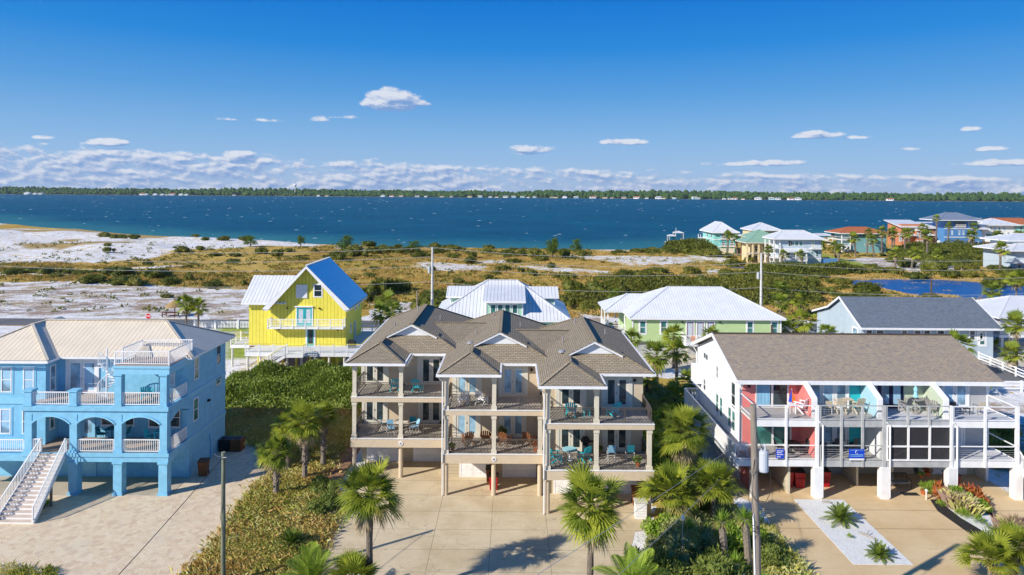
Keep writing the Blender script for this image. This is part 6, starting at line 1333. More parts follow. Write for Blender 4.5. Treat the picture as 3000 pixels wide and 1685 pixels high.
# shrubs near
BL = bush_mesh('shrub_mesh', 'bushl', 2600, .12, 12); BV = bush_mesh('shrub_mesh', 'bushv', 3600, .10, 14, asp=.4); BO = bush_mesh('shrub_mesh', 'olean', 2600, .15, 12, core=False, asp=.28, n2=90, mat2='redleaf'); BD = bush_mesh('shrub_mesh', 'olean', 3400, .11, 14, asp=.4); BR = bush_mesh('shrub_mesh', 'redleaf', 260, .35, 4, core=False, asp=.3); BG = bush_mesh('shrub_mesh', 'bushl', 420, .3, 5, core=False, asp=.18)
for me, x, y, rx, h, l in ((BL, 8.9, 40.0, 1.3, 2.0, 'bright green round shrub at the foot of the tan house right corner'), (BV, 10.0, 38.3, 1.9, 2.6, 'tall variegated cream and green shrub in the garden strip'), (BV, 9.0, 36.6, 1.2, 1.7, 'lower variegated shrub with pale leaves near the driveway'), (BD, 10.6, 35.2, 2.0, 2.5, 'large dark shaded shrub in the garden strip'), (BD, 8.8, 34.6, 1.4, 1.9, 'dark feathery shrub beside the driveway edge'), (BO, 7.4, 35.6, 1.7, 2.3, 'open oleander shrub with a few pink flowers'), (BO, 8.2, 32.9, 1.5, 1.9, 'straggly oleander at the bottom edge behind the date palm'), (BL, 12.5, 34.9, .9, 1.3, 'yellow-green shrub behind the little picket fence'), (BD, 14.4, 38.0, 1.3, 1.5, 'dark shrub at the corner of the coral townhouse carport'), (BL, 11.4, 47.5, 1.6, 2.2, 'green shrub in the shade beside the tan house'), (BL, 12.2, 52, 2.4, 3.2, 'tall shaded shrub between the two rows of balconies'), (BL, 13.0, 57, 2.4, 3.6, 'tall sunlit shrub beyond the walkway rail'), (BV, 14.5, 66, 2.2, 2.4, 'pale shrub on sand behind the townhouse walkway'), (BD, 11.6, 60.5, 2.0, 3.4, 'dark tall shrub behind the right wall of the tan house'), (BL, 12.0, 69.5, 2.2, 2.4, 'green shrub behind the right slope of the tan roof'), (BL, 10.6, 43.2, 1.3, 1.6, 'green shrub under the left low fan palm'), (BV, 13.6, 42.4, 1.2, 1.4, 'pale shrub right of the low fan palms'), (BL, 14.2, 40.3, 1.0, 1.3, 'yellow-green shrub beside the dry grass'), (BV, 8.4, 38.4, 1.0, 1.5, 'small pale shrub at the driveway corner'), (BL, 12.2, 39.3, 1.4, 1.9, 'green shrub behind the trunked yuccas'), (BV, 11.2, 41.0, 1.3, 1.7, 'variegated shrub between the low fan palms'), (BO, 13.4, 46.5, 1.4, 2.4, 'dark shrub under the walkway rail of the townhouse'), (BL, 10.4, 49.5, 1.2, 2.0, 'low bright shrub beside the tan house wall'), (BD, 37.6, 52, 1.8, 2.4, 'dark shrub beyond the right stairs of the townhouse row'), (BD, 39.5, 56, 2.2, 2.8, 'larger dark shrub farther behind the right stairs of the townhouse row'), (BL, 36.6, 47.6, .8, .8, 'low green shrub at the foot of the right townhouse pier'), (BD, 12.5, 45.2, 1.6, 1.9, 'dark shrub behind the low fan palms'),
    (BR, 29.0, 46.1, .7, 1.2, 'orange and green croton at the left of the flower bed'), (BR, 30.9, 45.7, .8, 1.4, 'red cordyline at the right of the flower bed'), (BL, 30.0, 45.4, .9, 1.5, 'yellow-green shrub in the middle of the flower bed'), (BL, 30.7, 44.5, .7, .9, 'low yellow-green shrub under the red cordyline'), (BG, 29.4, 42.7, .45, .7, 'spiky green lily clump on the black mulch'), (BG, 29.0, 43.7, .45, .6, 'smaller spiky plant above the lily clump'), (BG, 28.6, 45.2, .35, .5, 'little spiky plant at the mulch corner'), (BG, 28.9, 47.0, .6, 1.0, 'leafy plant beside the downspout'), (BR, 31.3, 45.2, .5, .8, 'small orange croton beside the drive'), (BL, 30.9, 40.6, .7, .9, 'round green shrub beside the pink grass'), (BG, 20.4, 40.9, .22, .35, 'tiny seedling plant on the white gravel'), (BD, -11.9, 43.6, 1.2, 1.5, 'dark shrub between the mound and the tan house column'), (BD, -12.6, 46.2, 1.0, 1.6, 'low palm-like shrub beside the boardwalk'), (BD, -11.9, 34.2, 1.3, .9, 'dark weedy shrub behind the date palm'), (BL, -31.0, 44.0, 1.1, .45, 'weedy patch of low green under the front stairs')):
    o = put(me, 'shrub', l, 'shrub', (x, y, 0), (rx, rx, h), rng.random() * 6)
# distant shrubs on the dunes
DS = [bush_mesh('shrub_mesh', 'dunegreen', 900, .14, 9), bush_mesh('shrub_mesh', 'bush', 900, .13, 11), bush_mesh('shrub_mesh', 'bush', 800, .15, 7)]
def pine_mesh():
    S = Soup()
    for i in range(16):
        z = .3 + .68 * rng.random(); r = (.5 * (1.25 - z)) * rng.random() ** .5 * 1.2; a = rng.random() * 6.3; c = np.array([r * math.cos(a), r * math.sin(a), z]); q = .13 + .1 * rng.random(); n = 90
        d = rng.normal(size=(n, 3)); d /= np.linalg.norm(d, axis=1)[:, None]; V, F = leaf_cards(c + d * q * rng.random((n, 1)) * (1.3, 1.3, .8), d, np.full(n, .11), .3); S.add(V, F, 0)
    return S.mesh('crown_mesh', [m['pine']])
PI_ = [pine_mesh(), pine_mesh()]
lab = ['olive green shrub scattered on the ochre dune grass', 'dark green shrub clump on the dune field', 'rounded dark shrub on the dune field']
for i, (x, y, w, h, k) in enumerate(SHRUB):
    z = gz(x, y)
    if k: 
        T = thing('pine_tree', 'small irregular pine at about x %d on the shoreline ridge' % 0, 'pine tree', (x, y, z), 'pines on the shore ridge'); T['label'] = 'small irregular pine rising above the shoreline shrubs'
        b = MB(); b.tube([(x, y, z), (x + .1, y, z + h * .5), (x, y, z + h * .9)], [.22, .16, .06], 6); b.build('trunk', m['bark'], T)
        o = bpy.data.objects.new('crown', PI_[i % 2]); COL.objects.link(o); o.parent = T; o.scale = (w * .75, w * .75, h * 1.02); o.rotation_euler = (0, 0, rng.random() * 6)
    else:
        q = int(rng.integers(3)); put(DS[q], 'dune_shrub', lab[q], 'shrub', (x, y, z - .1), (w * .56, max(1.0, w * .42), h * 1.05 + .2), rng.random() * 6, group='shrubs on the dune field: kind ' + 'abc'[q])
cnt = 0
while cnt < 190:
    x, y = (rng.random() * 2 - 1) * 190, 116 + rng.random() ** .8 * 150
    if abs(x) > .76 * y: continue
    dens = .10 + (.6 if (x > 8 and y < 185) else 0) + (.6 if (-70 < x < 60 and y > 205) else 0) + (.5 if x > 90 and y < 240 else 0)
    if rng.random() > dens: continue
    X = np.array([x]); Y = np.array([y])
    if sdist(X, Y, POND)[0] > -3 or sdist(X, Y, LAND)[0] < 4 or any(sdist(X, Y, P)[0] > -2 for P in MASK['S'] + MASK['P'] if y > 112): continue
    if (69 < x < 92 and 183 < y < 255) or (60 < x < 80 and 225 < y) or (112 < x < 140 and 236 < y): continue
    q = int(rng.integers(3)); w = .9 + 2.2 * rng.random() ** 1.5 + (1.0 if x > 8 and y < 185 else 0); put(DS[q], 'dune_shrub', lab[q], 'shrub', (x, y, gz(x, y) - .1), (w, w, w * (.55 + .3 * rng.random())), rng.random() * 6, group='shrubs on the dune field: kind ' + 'abc'[q]); cnt += 1
# dense belts in front of the shore houses
def scrub_belt(name, pts, n, size, hh, mat, label, seed=0):
    P = []; S = Soup()
    xs = np.array([p[0] for p in pts]); ys = np.array([p[1] for p in pts]); k = 0
    while k < n:
        x = xs.min() + rng.random() * (xs.max() - xs.min()); y = ys.min() + rng.random() * (ys.max() - ys.min())
        if not inpoly(np.array([x]), np.array([y]), pts)[0]: continue
        k += 1; h = hh * (.35 + .9 * float(vnoise(np.array([x]), np.array([y]), 2.6 if size < .4 else 7, seed)[0])) ; P.append((x, y, h * (.80 + .25 * rng.random())))
    P = np.array(P); g = ground_z(P[:, 0], P[:, 1]) * (P[:, 1] > 112); P[:, 2] += g
    e = 1.2; dx = (vnoise(P[:, 0] + e, P[:, 1], 2.6 if size < .4 else 7, seed) - vnoise(P[:, 0] - e, P[:, 1], 2.6 if size < .4 else 7, seed)) * hh * .45; dy = (vnoise(P[:, 0], P[:, 1] + e, 2.6 if size < .4 else 7, seed) - vnoise(P[:, 0], P[:, 1] - e, 2.6 if size < .4 else 7, seed)) * hh * .45
    N = np.stack([-dx, -dy - .25, np.ones(len(P)) * .9], 1); sd = sdist(P[:, 0], P[:, 1], pts); P[:, 2] = g + (P[:, 2] - g) * np.clip(.35 + sd / (hh * .6), 0, 1); k2 = np.clip(1 - sd / (hh * .6), 0, 1); P[:, 2] -= k2 * rng.random(len(P)) * hh * .5
    V, F = leaf_cards(P, N, np.full(len(P), size), .5, .6); S.add(V, F, 0)
    # inner mass below the leaves
    nx, ny = 46, 24; gx = np.linspace(xs.min(), xs.max(), nx); gy = np.linspace(ys.min(), ys.max(), ny); GX, GY = np.meshgrid(gx, gy, indexing='ij'); hN = hh * (.35 + .9 * vnoise(GX.ravel(), GY.ravel(), 2.6 if size < .4 else 7, seed)); s2 = sdist(GX.ravel(), GY.ravel(), pts); gr = ground_z(GX.ravel(), GY.ravel()) * (GY.ravel() > 112)
    Z = gr + np.clip(hN * .78 * np.clip(s2 / (hh * .5), -1, 1), -.5, 99) - .05; idx = np.arange(nx * ny).reshape(nx, ny)
    S.add(np.stack([GX.ravel(), GY.ravel(), Z], 1), np.stack([idx[:-1, :-1], idx[1:, :-1], idx[1:, 1:], idx[:-1, 1:]], -1).reshape(-1, 4), 0)
    me = S.mesh(name, [m[mat]]); o = bpy.data.objects.new(name, me); COL.objects.link(o); stuff(o); return o
scrub_belt('thicket', [(-27.8, 63.2), (-14.2, 63.2), (-13.4, 70), (-16, 74.5), (-27.5, 74.6), (-29.5, 70)], 30000, .26, 2.0, 'hedge', '')
scrub_belt('shore_scrub', [(128, 200), (160, 210), (200, 238), (206, 262), (175, 262), (150, 262), (140, 246), (132, 236)], 12000, .7, 2.9, 'bush', '', 3)
scrub_belt('shore_scrub', [(58, 160), (76, 168), (92, 176), (84, 184), (70, 184), (60, 178)], 6000, .6, 2.4, 'bush', '', 4)
scrub_belt('shore_scrub', [(60, 225), (69, 222), (70, 238), (64, 252), (56, 250), (52, 238)], 5000, .6, 4.0, 'bush', '', 6)
scrub_belt('roadside_scrub', [(-16, 116), (2, 118), (4, 134), (-8, 140), (-18, 132)], 6000, .42, 2.8, 'bush', '', 5)
scrub_belt('roadside_scrub', [(12, 120), (44, 122), (56, 128), (60, 140), (56, 156), (38, 152), (20, 142), (10, 132)], 16000, .5, 2.6, 'dunegreen', '', 8)

# grasses
def blades(name, area, n, h, mats, pr, w=.03, clump=.35, base_z=None, lean=.45, thr=-1):
    xs = np.array([p[0] for p in area]); ys = np.array([p[1] for p in area]); nc = n // 14
    X = xs.min() + rng.random(nc * 3) * (xs.max() - xs.min()); Y = ys.min() + rng.random(nc * 3) * (ys.max() - ys.min()); ok = inpoly(X, Y, area) & (vnoise(X, Y, 2.0, 21) > thr)
    for Q in ((MASK['P'] + MASK['S']) if thr > 0 else []): ok &= ~inpoly(X, Y, Q)
    X = X[ok][:nc]; Y = Y[ok][:nc]; k = len(X)
    hc = h * (.5 + 1.0 * vnoise(X, Y, 1.8, 13)); X = np.repeat(X, 14); Y = np.repeat(Y, 14); hc = np.repeat(hc, 14); n = len(X)
    X = X + rng.normal(size=n) * clump * .4; Y = Y + rng.normal(size=n) * clump * .4; Z = ground_z(X, Y) * (Y > 112); a = rng.random(n) * 6.3; l = (lean * (.4 + rng.random(n))); hh = hc * (.6 + .6 * rng.random(n)); d = np.stack([np.cos(a), np.sin(a)], 1); s = np.stack([-d[:, 1], d[:, 0]], 1) * w / 2
    B = np.stack([X, Y, Z], 1); z = np.zeros((n, 1)); S3 = np.concatenate([s, z], 1); M = B + np.concatenate([d * (l * hh * .35)[:, None], (hh * .6)[:, None]], 1); T = B + np.concatenate([d * (l * hh * 1.1)[:, None], (hh * (1 - .25 * l))[:, None]], 1)
    V = np.stack([B - S3, B + S3, M + S3 * .8, T, M - S3 * .8], 1).reshape(-1, 3); F = (np.arange(n)[:, None] * 5 + np.array([0, 1, 2, 3, 4])[None]).tolist()
    mi = (np.repeat(vnoise(X[::14], Y[::14], 1.3, 31) + rng.random(len(X[::14])) * .5 - .25, 14)); mi = np.digitize(mi, pr)
    o = mesh_obj(name, V, F, [m[q] for q in mats], mi=np.clip(mi, 0, len(mats) - 1).astype(int), uv=False); stuff(o)
mound = [(-14.0, 24), (-15.6, 33), (-17.0, 36.6), (-17.0, 41.2), (-17.2, 47), (-17.2, 50), (-19.5, 55), (-22.6, 56), (-28.5, 56), (-28.5, 62.5), (-13.8, 64), (-13.6, 56), (-13.7, 46.2), (-11.2, 45.5), (-11.2, 40), (-10.7, 36), (-11.2, 24)]
blades('dune_grass', mound, 130000, .46, ['dstraw', 'straw', 'grassg', 'dstraw'], [.38, .56, .82], .015, 1.1, lean=.6)
blades('dune_grass', [(13.2, 24), (16.2, 24), (16.2, 37), (16.4, 42), (15.0, 44), (13.4, 40), (13.0, 34)], 12000, .5, ['straw', 'grassg', 'straw'], [.5, .75], .028, .4)
blades('dune_grass', [(29.6, 41.6), (31.4, 42), (31.6, 38), (29.6, 38)], 3500, .8, ['straw', 'pinkgr', 'grassg'], [.3, .8], .02, .3); blades('dune_grass', [(29.0, 45.2), (30.0, 45), (30, 44), (29.1, 44.2)], 1600, .8, ['pinkgr', 'straw'], [.6], .02, .3)
blades('dune_grass', [(-38, 36.0), (-24, 36.0), (-24, 36.9), (-27.5, 37.3), (-33, 36.9)], 0 + 1400, .35, ['grassg', 'straw'], [.6], .03, .3)
for A in ([(-105, 113), (-20, 113), (-20, 160), (-75, 175), (-150, 190), (-150, 160)], [(-60, 150), (60, 150), (60, 245), (-70, 245)], [(-20, 112.5), (75, 112.5), (75, 150), (-20, 150)], [(70, 112), (130, 112), (150, 200), (70, 182)]):
    blades('dune_grass', A, 60000, .55, ['dstraw', 'dolive', 'dstraw'], [.55, .68], .07, 1.4, lean=.5, thr=.46)

def low_scrub():
    P = []
    while len(P) < 3400:
        y = 114 + rng.random() ** .9 * 145; x = (rng.random() * 2 - 1) * .8 * y; X = np.array([x]); Y = np.array([y])
        if vnoise(X, Y, 14, 51)[0] < .38 or sdist(X, Y, LAND)[0] < 3 or sdist(X, Y, POND)[0] > -2: continue
        if any(inpoly(X, Y, Q)[0] for Q in MASK['P'] + MASK['S']) and rng.random() < .75: continue
        P.append((x, y, gz(x, y), .25 + .65 * rng.random() ** 2))
    S = Soup()
    for x, y, z, r in P:
        n = 16; d = rng.normal(size=(n, 3)); d /= np.linalg.norm(d, axis=1)[:, None]; d[:, 2] = np.abs(d[:, 2]); V, F = leaf_cards(np.array([x, y, z]) + d * r * (1, 1, .55), d, np.full(n, .34 + r * .3), .5); S.add(V, F, 0)
    me = S.mesh('low_scrub', [m['dunegreen']]); o = bpy.data.objects.new('low_scrub', me); COL.objects.link(o); stuff(o)
low_scrub()
# ------------------------------------------------------------------ furniture (built at the origin, facing -y)
def adirondack(mat, label, loc, rz=0, tall=1.0, group=None):
    T = thing('adirondack_chair', label, 'chair', (0, 0, 0), group); s = tall; M = m[mat]
    b = MB(); b.prism([(-.28, .40 * s), (.26, .33 * s), (.26, .36 * s), (-.28, .43 * s)], 'x', -.27, .27); b.build('seat', M, T)
    b = MB()
    for i in range(5):
        x = -.24 + i * .12; h = .62 + .10 * math.sin(math.pi * (i + .5) / 5); b.beam((x, .22, .34 * s), (x * 1.15, .22 + h * .38, .34 * s + h * .95), .10, .025, 0, (0, 1, 0))
    b.beam((-.3, .3, .55 * s), (.3, .3, .55 * s), .03, .06); b.build('backrest', M, T)
    for sx in (-1, 1):
        b = MB(); b.box(sx * .27, sx * .40, -.36, .34, .56 * s, .59 * s); b.build('armrest', M, T)
        b = MB(); b.box(sx * .29 - .03, sx * .29 + .03, -.32, -.24, 0, .56 * s); b.build('leg', M, T)
        b = MB(); b.beam((sx * .29, -.28, .36 * s), (sx * .29, .42, .03), .05, .09); b.build('leg', M, T)
    return T
def sling(mat, fab, label, loc, tall=1.0, group=None):
    T = thing('patio_chair', label, 'chair', (0, 0, 0), group); z = .43 * tall; M = m[mat]
    part(T, 'seat', fab, (-.24, .24, -.24, .24, z, z + .03)); b = MB(); b.beam((0, .24, z), (0, .38, z + .52), .48, .025, 0, (0, 1, 0)); b.build('backrest', m[fab], T)
    for sx in (-1, 1):
        b = MB(); b.tube([(sx * .26, -.24, 0), (sx * .26, -.24, z + .22), (sx * .26, .3, z + .24)], .02, 6); b.build('armrest', M, T)
        for sy in (-1, 1): b = MB(); b.tube([(sx * .25, sy * .24, 0), (sx * .25, sy * .23, z)], .018, 6); b.build('leg', M, T)
    if tall > 1.3: b = MB(); b.box(-.24, .24, -.25, -.22, z * .35, z * .35 + .03); b.build('footrest', M, T)
    return T
def table(mat, label, r=.55, h=.72, sq=False, ped=True):
    T = thing('patio_table', label, 'table', (0, 0, 0)); b = MB()
    if sq: b.box(-r, r, -r, r, h - .04, h)
    else: b.lathe([(r * .97, h - .04), (r, h - .02), (r * .98, h)], 0, 0, 20)
    b.build('tabletop', m[mat], T)
    if ped: b = MB(); b.lathe([(.24, 0), (.2, .04), (.06, .1), (.06, h - .04)], 0, 0, 10); b.build('pedestal', m['white'] if mat == 'ltblue' else m[mat], T)
    else:
        for sx in (-1, 1):
            for sy in (-1, 1): b = MB(); b.box(sx * r * .8 - .02, sx * r * .8 + .02, sy * r * .8 - .02, sy * r * .8 + .02, 0, h - .04); b.build('leg', m[mat], T)
    return T
def place(T, loc, rz, sc=1):
    T.location = loc; T.rotation_euler = (0, 0, R(rz)); T.scale = (sc,) * 3; return T
A1, A2 = 2.86, 5.84
# unit positions: (front y, deck z)
chairs = [
 ('turq', 'teal chair with footrest beside the middle column on the top left tan balcony', -8.6, 50.6, A2, 185), ('turq', 'teal chair right of the column on the top left tan balcony', -6.9, 50.5, A2, 165),
 ('white', 'left white chair on the upper balcony of the middle tan unit', -3.3, 47.6, A2, 200), ('white', 'right white chair on the upper balcony of the middle tan unit', -2.0, 47.6, A2, 150),
 ('brownw', 'brown chair at the left of the lower middle tan balcony', -3.0, 48.1, A1, 200), ('brownw', 'brown chair beside the middle column of the lower middle tan balcony', -1.75, 48.3, A1, 180),
 ('brownw', 'brown chair with white towel right of the middle column', -.35, 48.0, A1, 150), ('brownw', 'brown chair with white towel at the right end of the lower middle tan balcony', 1.3, 48.0, A1, 150),
 ('turq', 'turquoise chair on the top right tan balcony left of the little table', 4.0, 45.2, A2, 170), ('turq', 'turquoise chair alone in the top right corner tan balcony', 6.8, 45.2, A2, 215),
 ('turq', 'turquoise chair left of the round table on the lower right tan balcony', 3.0, 45.0, A1, 110), ('turq', 'turquoise chair right of the round table on the lower right tan balcony', 4.9, 45.3, A1, 215),
 ('white', 'white tall chair at the end of the coral upper balcony', 20.35, 47.7, 5.25, 215), ('white', 'white chair at the left corner of the coral lower deck', 16.1, 47.4, 2.55, 170),
 ('beigew', 'beige tall chair left of the little table on the aqua balcony', 23.2, 48.0, 5.25, 170), ('beigew', 'beige tall chair right of the little table on the aqua balcony', 24.4, 48.0, 5.25, 190),
 ('greyc', 'grey tall chair left of the folded parasol', 27.9, 48.2, 5.25, 200), ('greyc', 'grey tall chair right of the folded parasol', 29.1, 48.3, 5.25, 170), ('greyc', 'grey tall chair nearest the wing wall on the green balcony', 29.4, 47.6, 5.25, 150),
 ('turq', 'turquoise rocking chair on the upper corner porch of the blue house', -25.4, 47.6, 6.0, 200)]
proto = {}
for mat, l, x, y, z, rz in chairs:
    tall = 1.0 if 'tall' not in l else 1.45; k = (mat, tall)
    if k not in proto: proto[k] = adirondack(mat, l, None, tall=tall); place(proto[k], (x, y, z + .03), rz)
    else: copy_tree(proto[k], (x, y, z + .03), R(rz), l)
sl = [('white', 'tealf', 1, 'teal sling chair left of the table on the lower left tan balcony', -9.3, 50.7, A1, 110), ('white', 'tealf', 1, 'dark teal sling chair behind the column on the lower left tan balcony', -7.3, 51.3, A1, 180), ('white', 'bluef', 1, 'pale blue sling chair nearest the rail on the lower left tan balcony', -8.75, 49.9, A1, 20), ('white', 'bluef', 1, 'pale blue sling chair right of the table on the lower left tan balcony', -7.1, 50.3, A1, 300),
 ('white', 'bluef', 1.45, 'high director chair with pale blue sling on the lower right tan balcony', 6.7, 45.2, A1, 180), ('white', 'tealf', 1.45, 'high director chair with teal sling on the lower right tan balcony', 7.95, 45.3, A1, 180),
 ('black', 'dgrey', 1, 'dark sling chair left of the table on the coral lower deck', 18.8, 47.6, 2.55, 90), ('black', 'dgrey', 1, 'dark sling chair right of the table on the coral lower deck', 20.4, 47.6, 2.55, 270), ('black', 'dgrey', 1, 'left black chair behind the blue banner', 23.0, 48.2, 2.55, 180), ('black', 'dgrey', 1, 'right black chair behind the blue banner', 24.2, 48.2, 2.55, 200), ('black', 'dgrey', 1, 'black stool-like chair at the left of the aqua lower deck', 21.6, 47.4, 2.55, 180),
 ('white', 'beigew', 1, 'white sling chair near the wing wall on the aqua balcony', 21.5, 47.6, 5.25, 120), ('white', 'beigew', 1, 'white sling chair seen from behind on the aqua balcony', 22.2, 47.9, 5.25, 180),
 ('black', 'beigew', 1, 'tan wicker chair on the white balcony, right one', 32.9, 47.9, 5.25, 180), ('black', 'dgrey', 1, 'dark wicker chair on the white balcony, left one', 30.8, 47.9, 5.25, 180), ('black', 'dgrey', 1, 'dark chair inside the screened porch', 27.6, 48.0, 2.55, 200),
 ('turq', 'turq', 1.45, 'turquoise bar chair left of the table under the right arch of the blue house', -25.0, 47.4, 2.85, 90), ('turq', 'tealf', 1.45, 'dark teal bar chair under the middle arch of the blue house', -28.6, 47.8, 2.85, 90), ('turq', 'tealf', 1.45, 'dark teal bar chair right of the table under the middle arch', -27.1, 47.9, 2.85, 270)]
for a, f, t_, l, x, y, z, rz in sl:
    k = (a, f, t_)
    if k not in proto: proto[k] = sling(a, f, l, None, tall=t_); place(proto[k], (x, y, z + .03), rz)
    else: copy_tree(proto[k], (x, y, z + .03), R(rz), l)
place(table('offw', 'round cream table on the lower left tan balcony', .55), (-8.1, 50.6, A1 + .03), 0); place(table('ltblue', 'round pale blue table between two turquoise chairs', .5), (3.95, 45.3, A1 + .03), 0); place(table('turq', 'little square turquoise table on the top right tan balcony', .24, .5, True, False), (5.0, 45.1, A2 + .03), 10)
place(table('black', 'dark round dining table on the coral lower deck', .6), (19.6, 47.6, 2.58), 0); place(table('greyc', 'grey bar table under the folded parasol', .45, 1.0), (28.5, 48.0, 5.28), 0); place(table('beigew', 'small beige table between the tall beige chairs', .28, .95, True, False), (23.8, 48.1, 5.28), 0); place(table('white', 'small white side table by the sail ornament', .25, .7, True, False), (19.7, 47.8, 5.28), 0); place(table('black', 'small black table between the wicker chairs', .25, .45, True, False), (31.9, 47.9, 5.28), 0)
place(table('turq', 'turquoise high table under the right arch of the blue house', .4, 1.0, True, False), (-24.3, 47.5, 2.88), 0); place(table('tealf', 'dark teal high table under the middle arch of the blue house', .45, 1.0, True, False), (-27.9, 48.0, 2.88), 0)
T = thing('folded_parasol', 'folded light blue parasol standing through the grey bar table', 'parasol', (28.5, 48.0, 6.29)); b = MB(); b.cyl(28.5, 48, 6.2, 7.15, .025, 6); b.build('pole', m['metal'], T); b = MB(); b.lathe([(.19, 6.42), (.15, 6.5), (.1, 6.75), (.15, 6.95), (.11, 7.05), (.03, 7.2)], 28.5, 48, 9); b.build('canopy', m['ltblue'], T)
T = thing('sail_ornament', 'small blue and orange cloth sail ornament on the coral balcony', 'ornament', (19.7, 47.8, 5.98)); b = MB(); b.cyl(19.7, 47.8, 5.98, 7.0, .015, 5); b.build('mast', m['white'], T); b = MB(); b.prism([(19.7, 6.05), (19.7, 6.95), (19.45, 6.1)], 'y', 47.78, 47.8); b.build('sail', m['bluec'], T, label='blue sail'); b = MB(); b.prism([(19.72, 6.05), (19.72, 6.85), (20.0, 6.15)], 'y', 47.78, 47.8); b.build('sail', m['orangec'], T, label='orange sail')
T = thing('barbecue_grill', 'black barbecue grill by the doors of the lower right tan balcony', 'grill', (5.1, 46.4, A1)); b = MB(); b.lathe([(.2, A1 + .75), (.32, A1 + .85), (.32, A1 + .95), (.2, A1 + 1.15), (.05, A1 + 1.2)], 5.1, 46.4, 12); b.box(5.35, 5.75, 46.25, 46.55, A1 + .85, A1 + .88); b.build('firebox', m['black'], T); b = MB(); b.box(4.9, 5.3, 46.2, 46.6, A1 + .03, A1 + .7); b.build('cart', m['dgrey'], T)
def pot(x, y, z, r, l, me, h=.5, pm='pot'):
    T = thing('potted_plant', l, 'potted plant', (x, y, z)); b = MB(); b.lathe([(r * .6, z), (r, z + r * 1.3), (r * .85, z + r * 1.32)], x, y, 12); b.build('planter', m[pm], T); o = bpy.data.objects.new('foliage', me); COL.objects.link(o); o.parent = T; o.location = (0, 0, r * 1.2); o.scale = (r * 1.7, r * 1.7, h)
for q in ((8.3, 44.3, A1 + .03, .18, 'potted plant in the right corner of the lower right tan balcony', BL, .6), (6.0, 46.2, A1 + .03, .18, 'leafy potted plant by the column on the lower right tan balcony', BD, .6), (-3.95, 46.8, A1 + .03, .16, 'potted plant in the left corner of the lower middle tan balcony', BL, .45), (-.55, 48.9, A1 + .03, .2, 'big-leaved potted plant behind the middle column', BD, .9), (1.75, 46.7, A1 + .03, .17, 'flowering pot at the right end of the lower middle tan balcony', BR, .6), (-5.1, 51.3, A1 + .03, .16, 'small pot at the right of the lower left tan balcony', BD, .4), (28.5, 47.0, .0, .22, 'green bromeliad pot on the carport edge', BG, .6), (29.3, 47.9, .9, .22, 'hanging basket of orange flowers by the downspout', BR, .35), (28.7, 47.6, .9, .16, 'yellow flower basket left of the hanging basket', BL, .3), (26.3, 47.6, 2.58, .16, 'yellow-green plant on a stand inside the screened porch', BL, .9), (28.7, 47.2, 2.58, .16, 'green plant inside the right screen panel', BL, .7)): pot(*q)
# bins
def bin_(loc, rz, mat, lid, l, s=1.0):
    T = thing('wheelie_bin', l, 'trash bin', (0, 0, 0)); b = MB()
    a, c = .24 * s, .31 * s; h = .95 * s
    P = [(-a, -a, 0), (a, -a, 0), (a, a, 0), (-a, a, 0)]; Q = [(-c, -c, h), (c, -c, h), (c, c, h), (-c, c, h)]
    b.face(P[::-1]); b.face(Q)
    for i in range(4): j = (i + 1) % 4; b.face((P[i], P[j], Q[j], Q[i]))
    b.box(-c * .9, c * .9, -c - .02, -c, h * .55, h * .62); b.build('body', m[mat], T); b = MB(); b.prism([(-c - .04, h), (c + .05, h), (c + .05, h + .07), (-c, h + .03)], 'x', -c - .02, c + .02); b.build('lid', m[lid], T)
    for sx in (-1, 1): b = MB(); b.tube([(sx * a * .9, a + .03, .12), (sx * a * 1.15, a + .03, .12)], .12, 10); b.build('wheel', m['black'], T)
    place(T, loc, rz); return T
for q in (((-22.2, 49.4, .012), 10, 'brownp', 'brownp', 'brown trash bin at the garage corner of the blue house', 1.1), ((19.55, 48.2, .02), 5, 'redp', 'black', 'left dark red bin under the coral balcony', 1.15), ((20.35, 48.1, .02), -5, 'redp', 'black', 'right dark red bin under the coral balcony', 1.15), ((22.2, 48.3, .02), 0, 'redp', 'black', 'dark red bin beside the second white pier', 1.15), ((30.8, 47.6, .02), 8, 'redp', 'black', 'red and brown bin behind the flower bed', 1.25), ((-1.15, 47.4, .02), 0, 'redp', 'black', 'red bin behind the middle column of the tan house', 1.0), ((-1.35, 48.3, .02), 0, 'brownp', 'dgrey', 'brown bin with grey lid behind the red bin', 1.15), ((8.4, 45.2, .02), 0, 'brownp', 'brownp', 'brown bin behind the white crate at the tan house corner', 1.1)): bin_(*q)
T = thing('storage_crate', 'white plank storage crate at the right corner of the tan house', 'crate', (8.3, 43.4, 0)); b = MB()
for k in range(6): b.box(7.95, 8.65, 43.1, 43.7, .02 + k * .17, .17 + k * .17)
b.build('body', m['white'], T); part(T, 'lid', 'conc', (7.9, 8.7, 43.05, 43.75, 1.03, 1.09))
for i, x in enumerate((-22.6, -21.7)):
    T = thing('air_conditioner', ['dark air conditioner nearer the blue wall on the shaded pavers', 'rust-coloured utility box beside the dark air conditioner'][i], 'air conditioner', (x, 54.2, 0)); part(T, 'case', 'black' if not i else 'brownp', (x - .42, x + .42, 53.8, 54.7, 0.02, .95)); b = MB(); b.lathe([(.34, .952), (.30, .99), (.05, 1.0)], x, 54.25, 14); b.build('fan_grille', m['dgrey'], T)
T = thing('garden_bench', 'black curled metal bench with cushion under the screened porch', 'bench', (27.3, 48.0, 0)); part(T, 'cushion', 'greyc', (26.6, 28.0, 47.7, 48.2, .42, .52)); b = MB()
for k in range(6):
    cx = 26.7 + k * .24; pts = [(cx + .1 * math.cos(a * .785), 48.25, .8 + .15 * math.sin(a * .785)) for a in range(9)]; b.tube(pts, .018, 5)
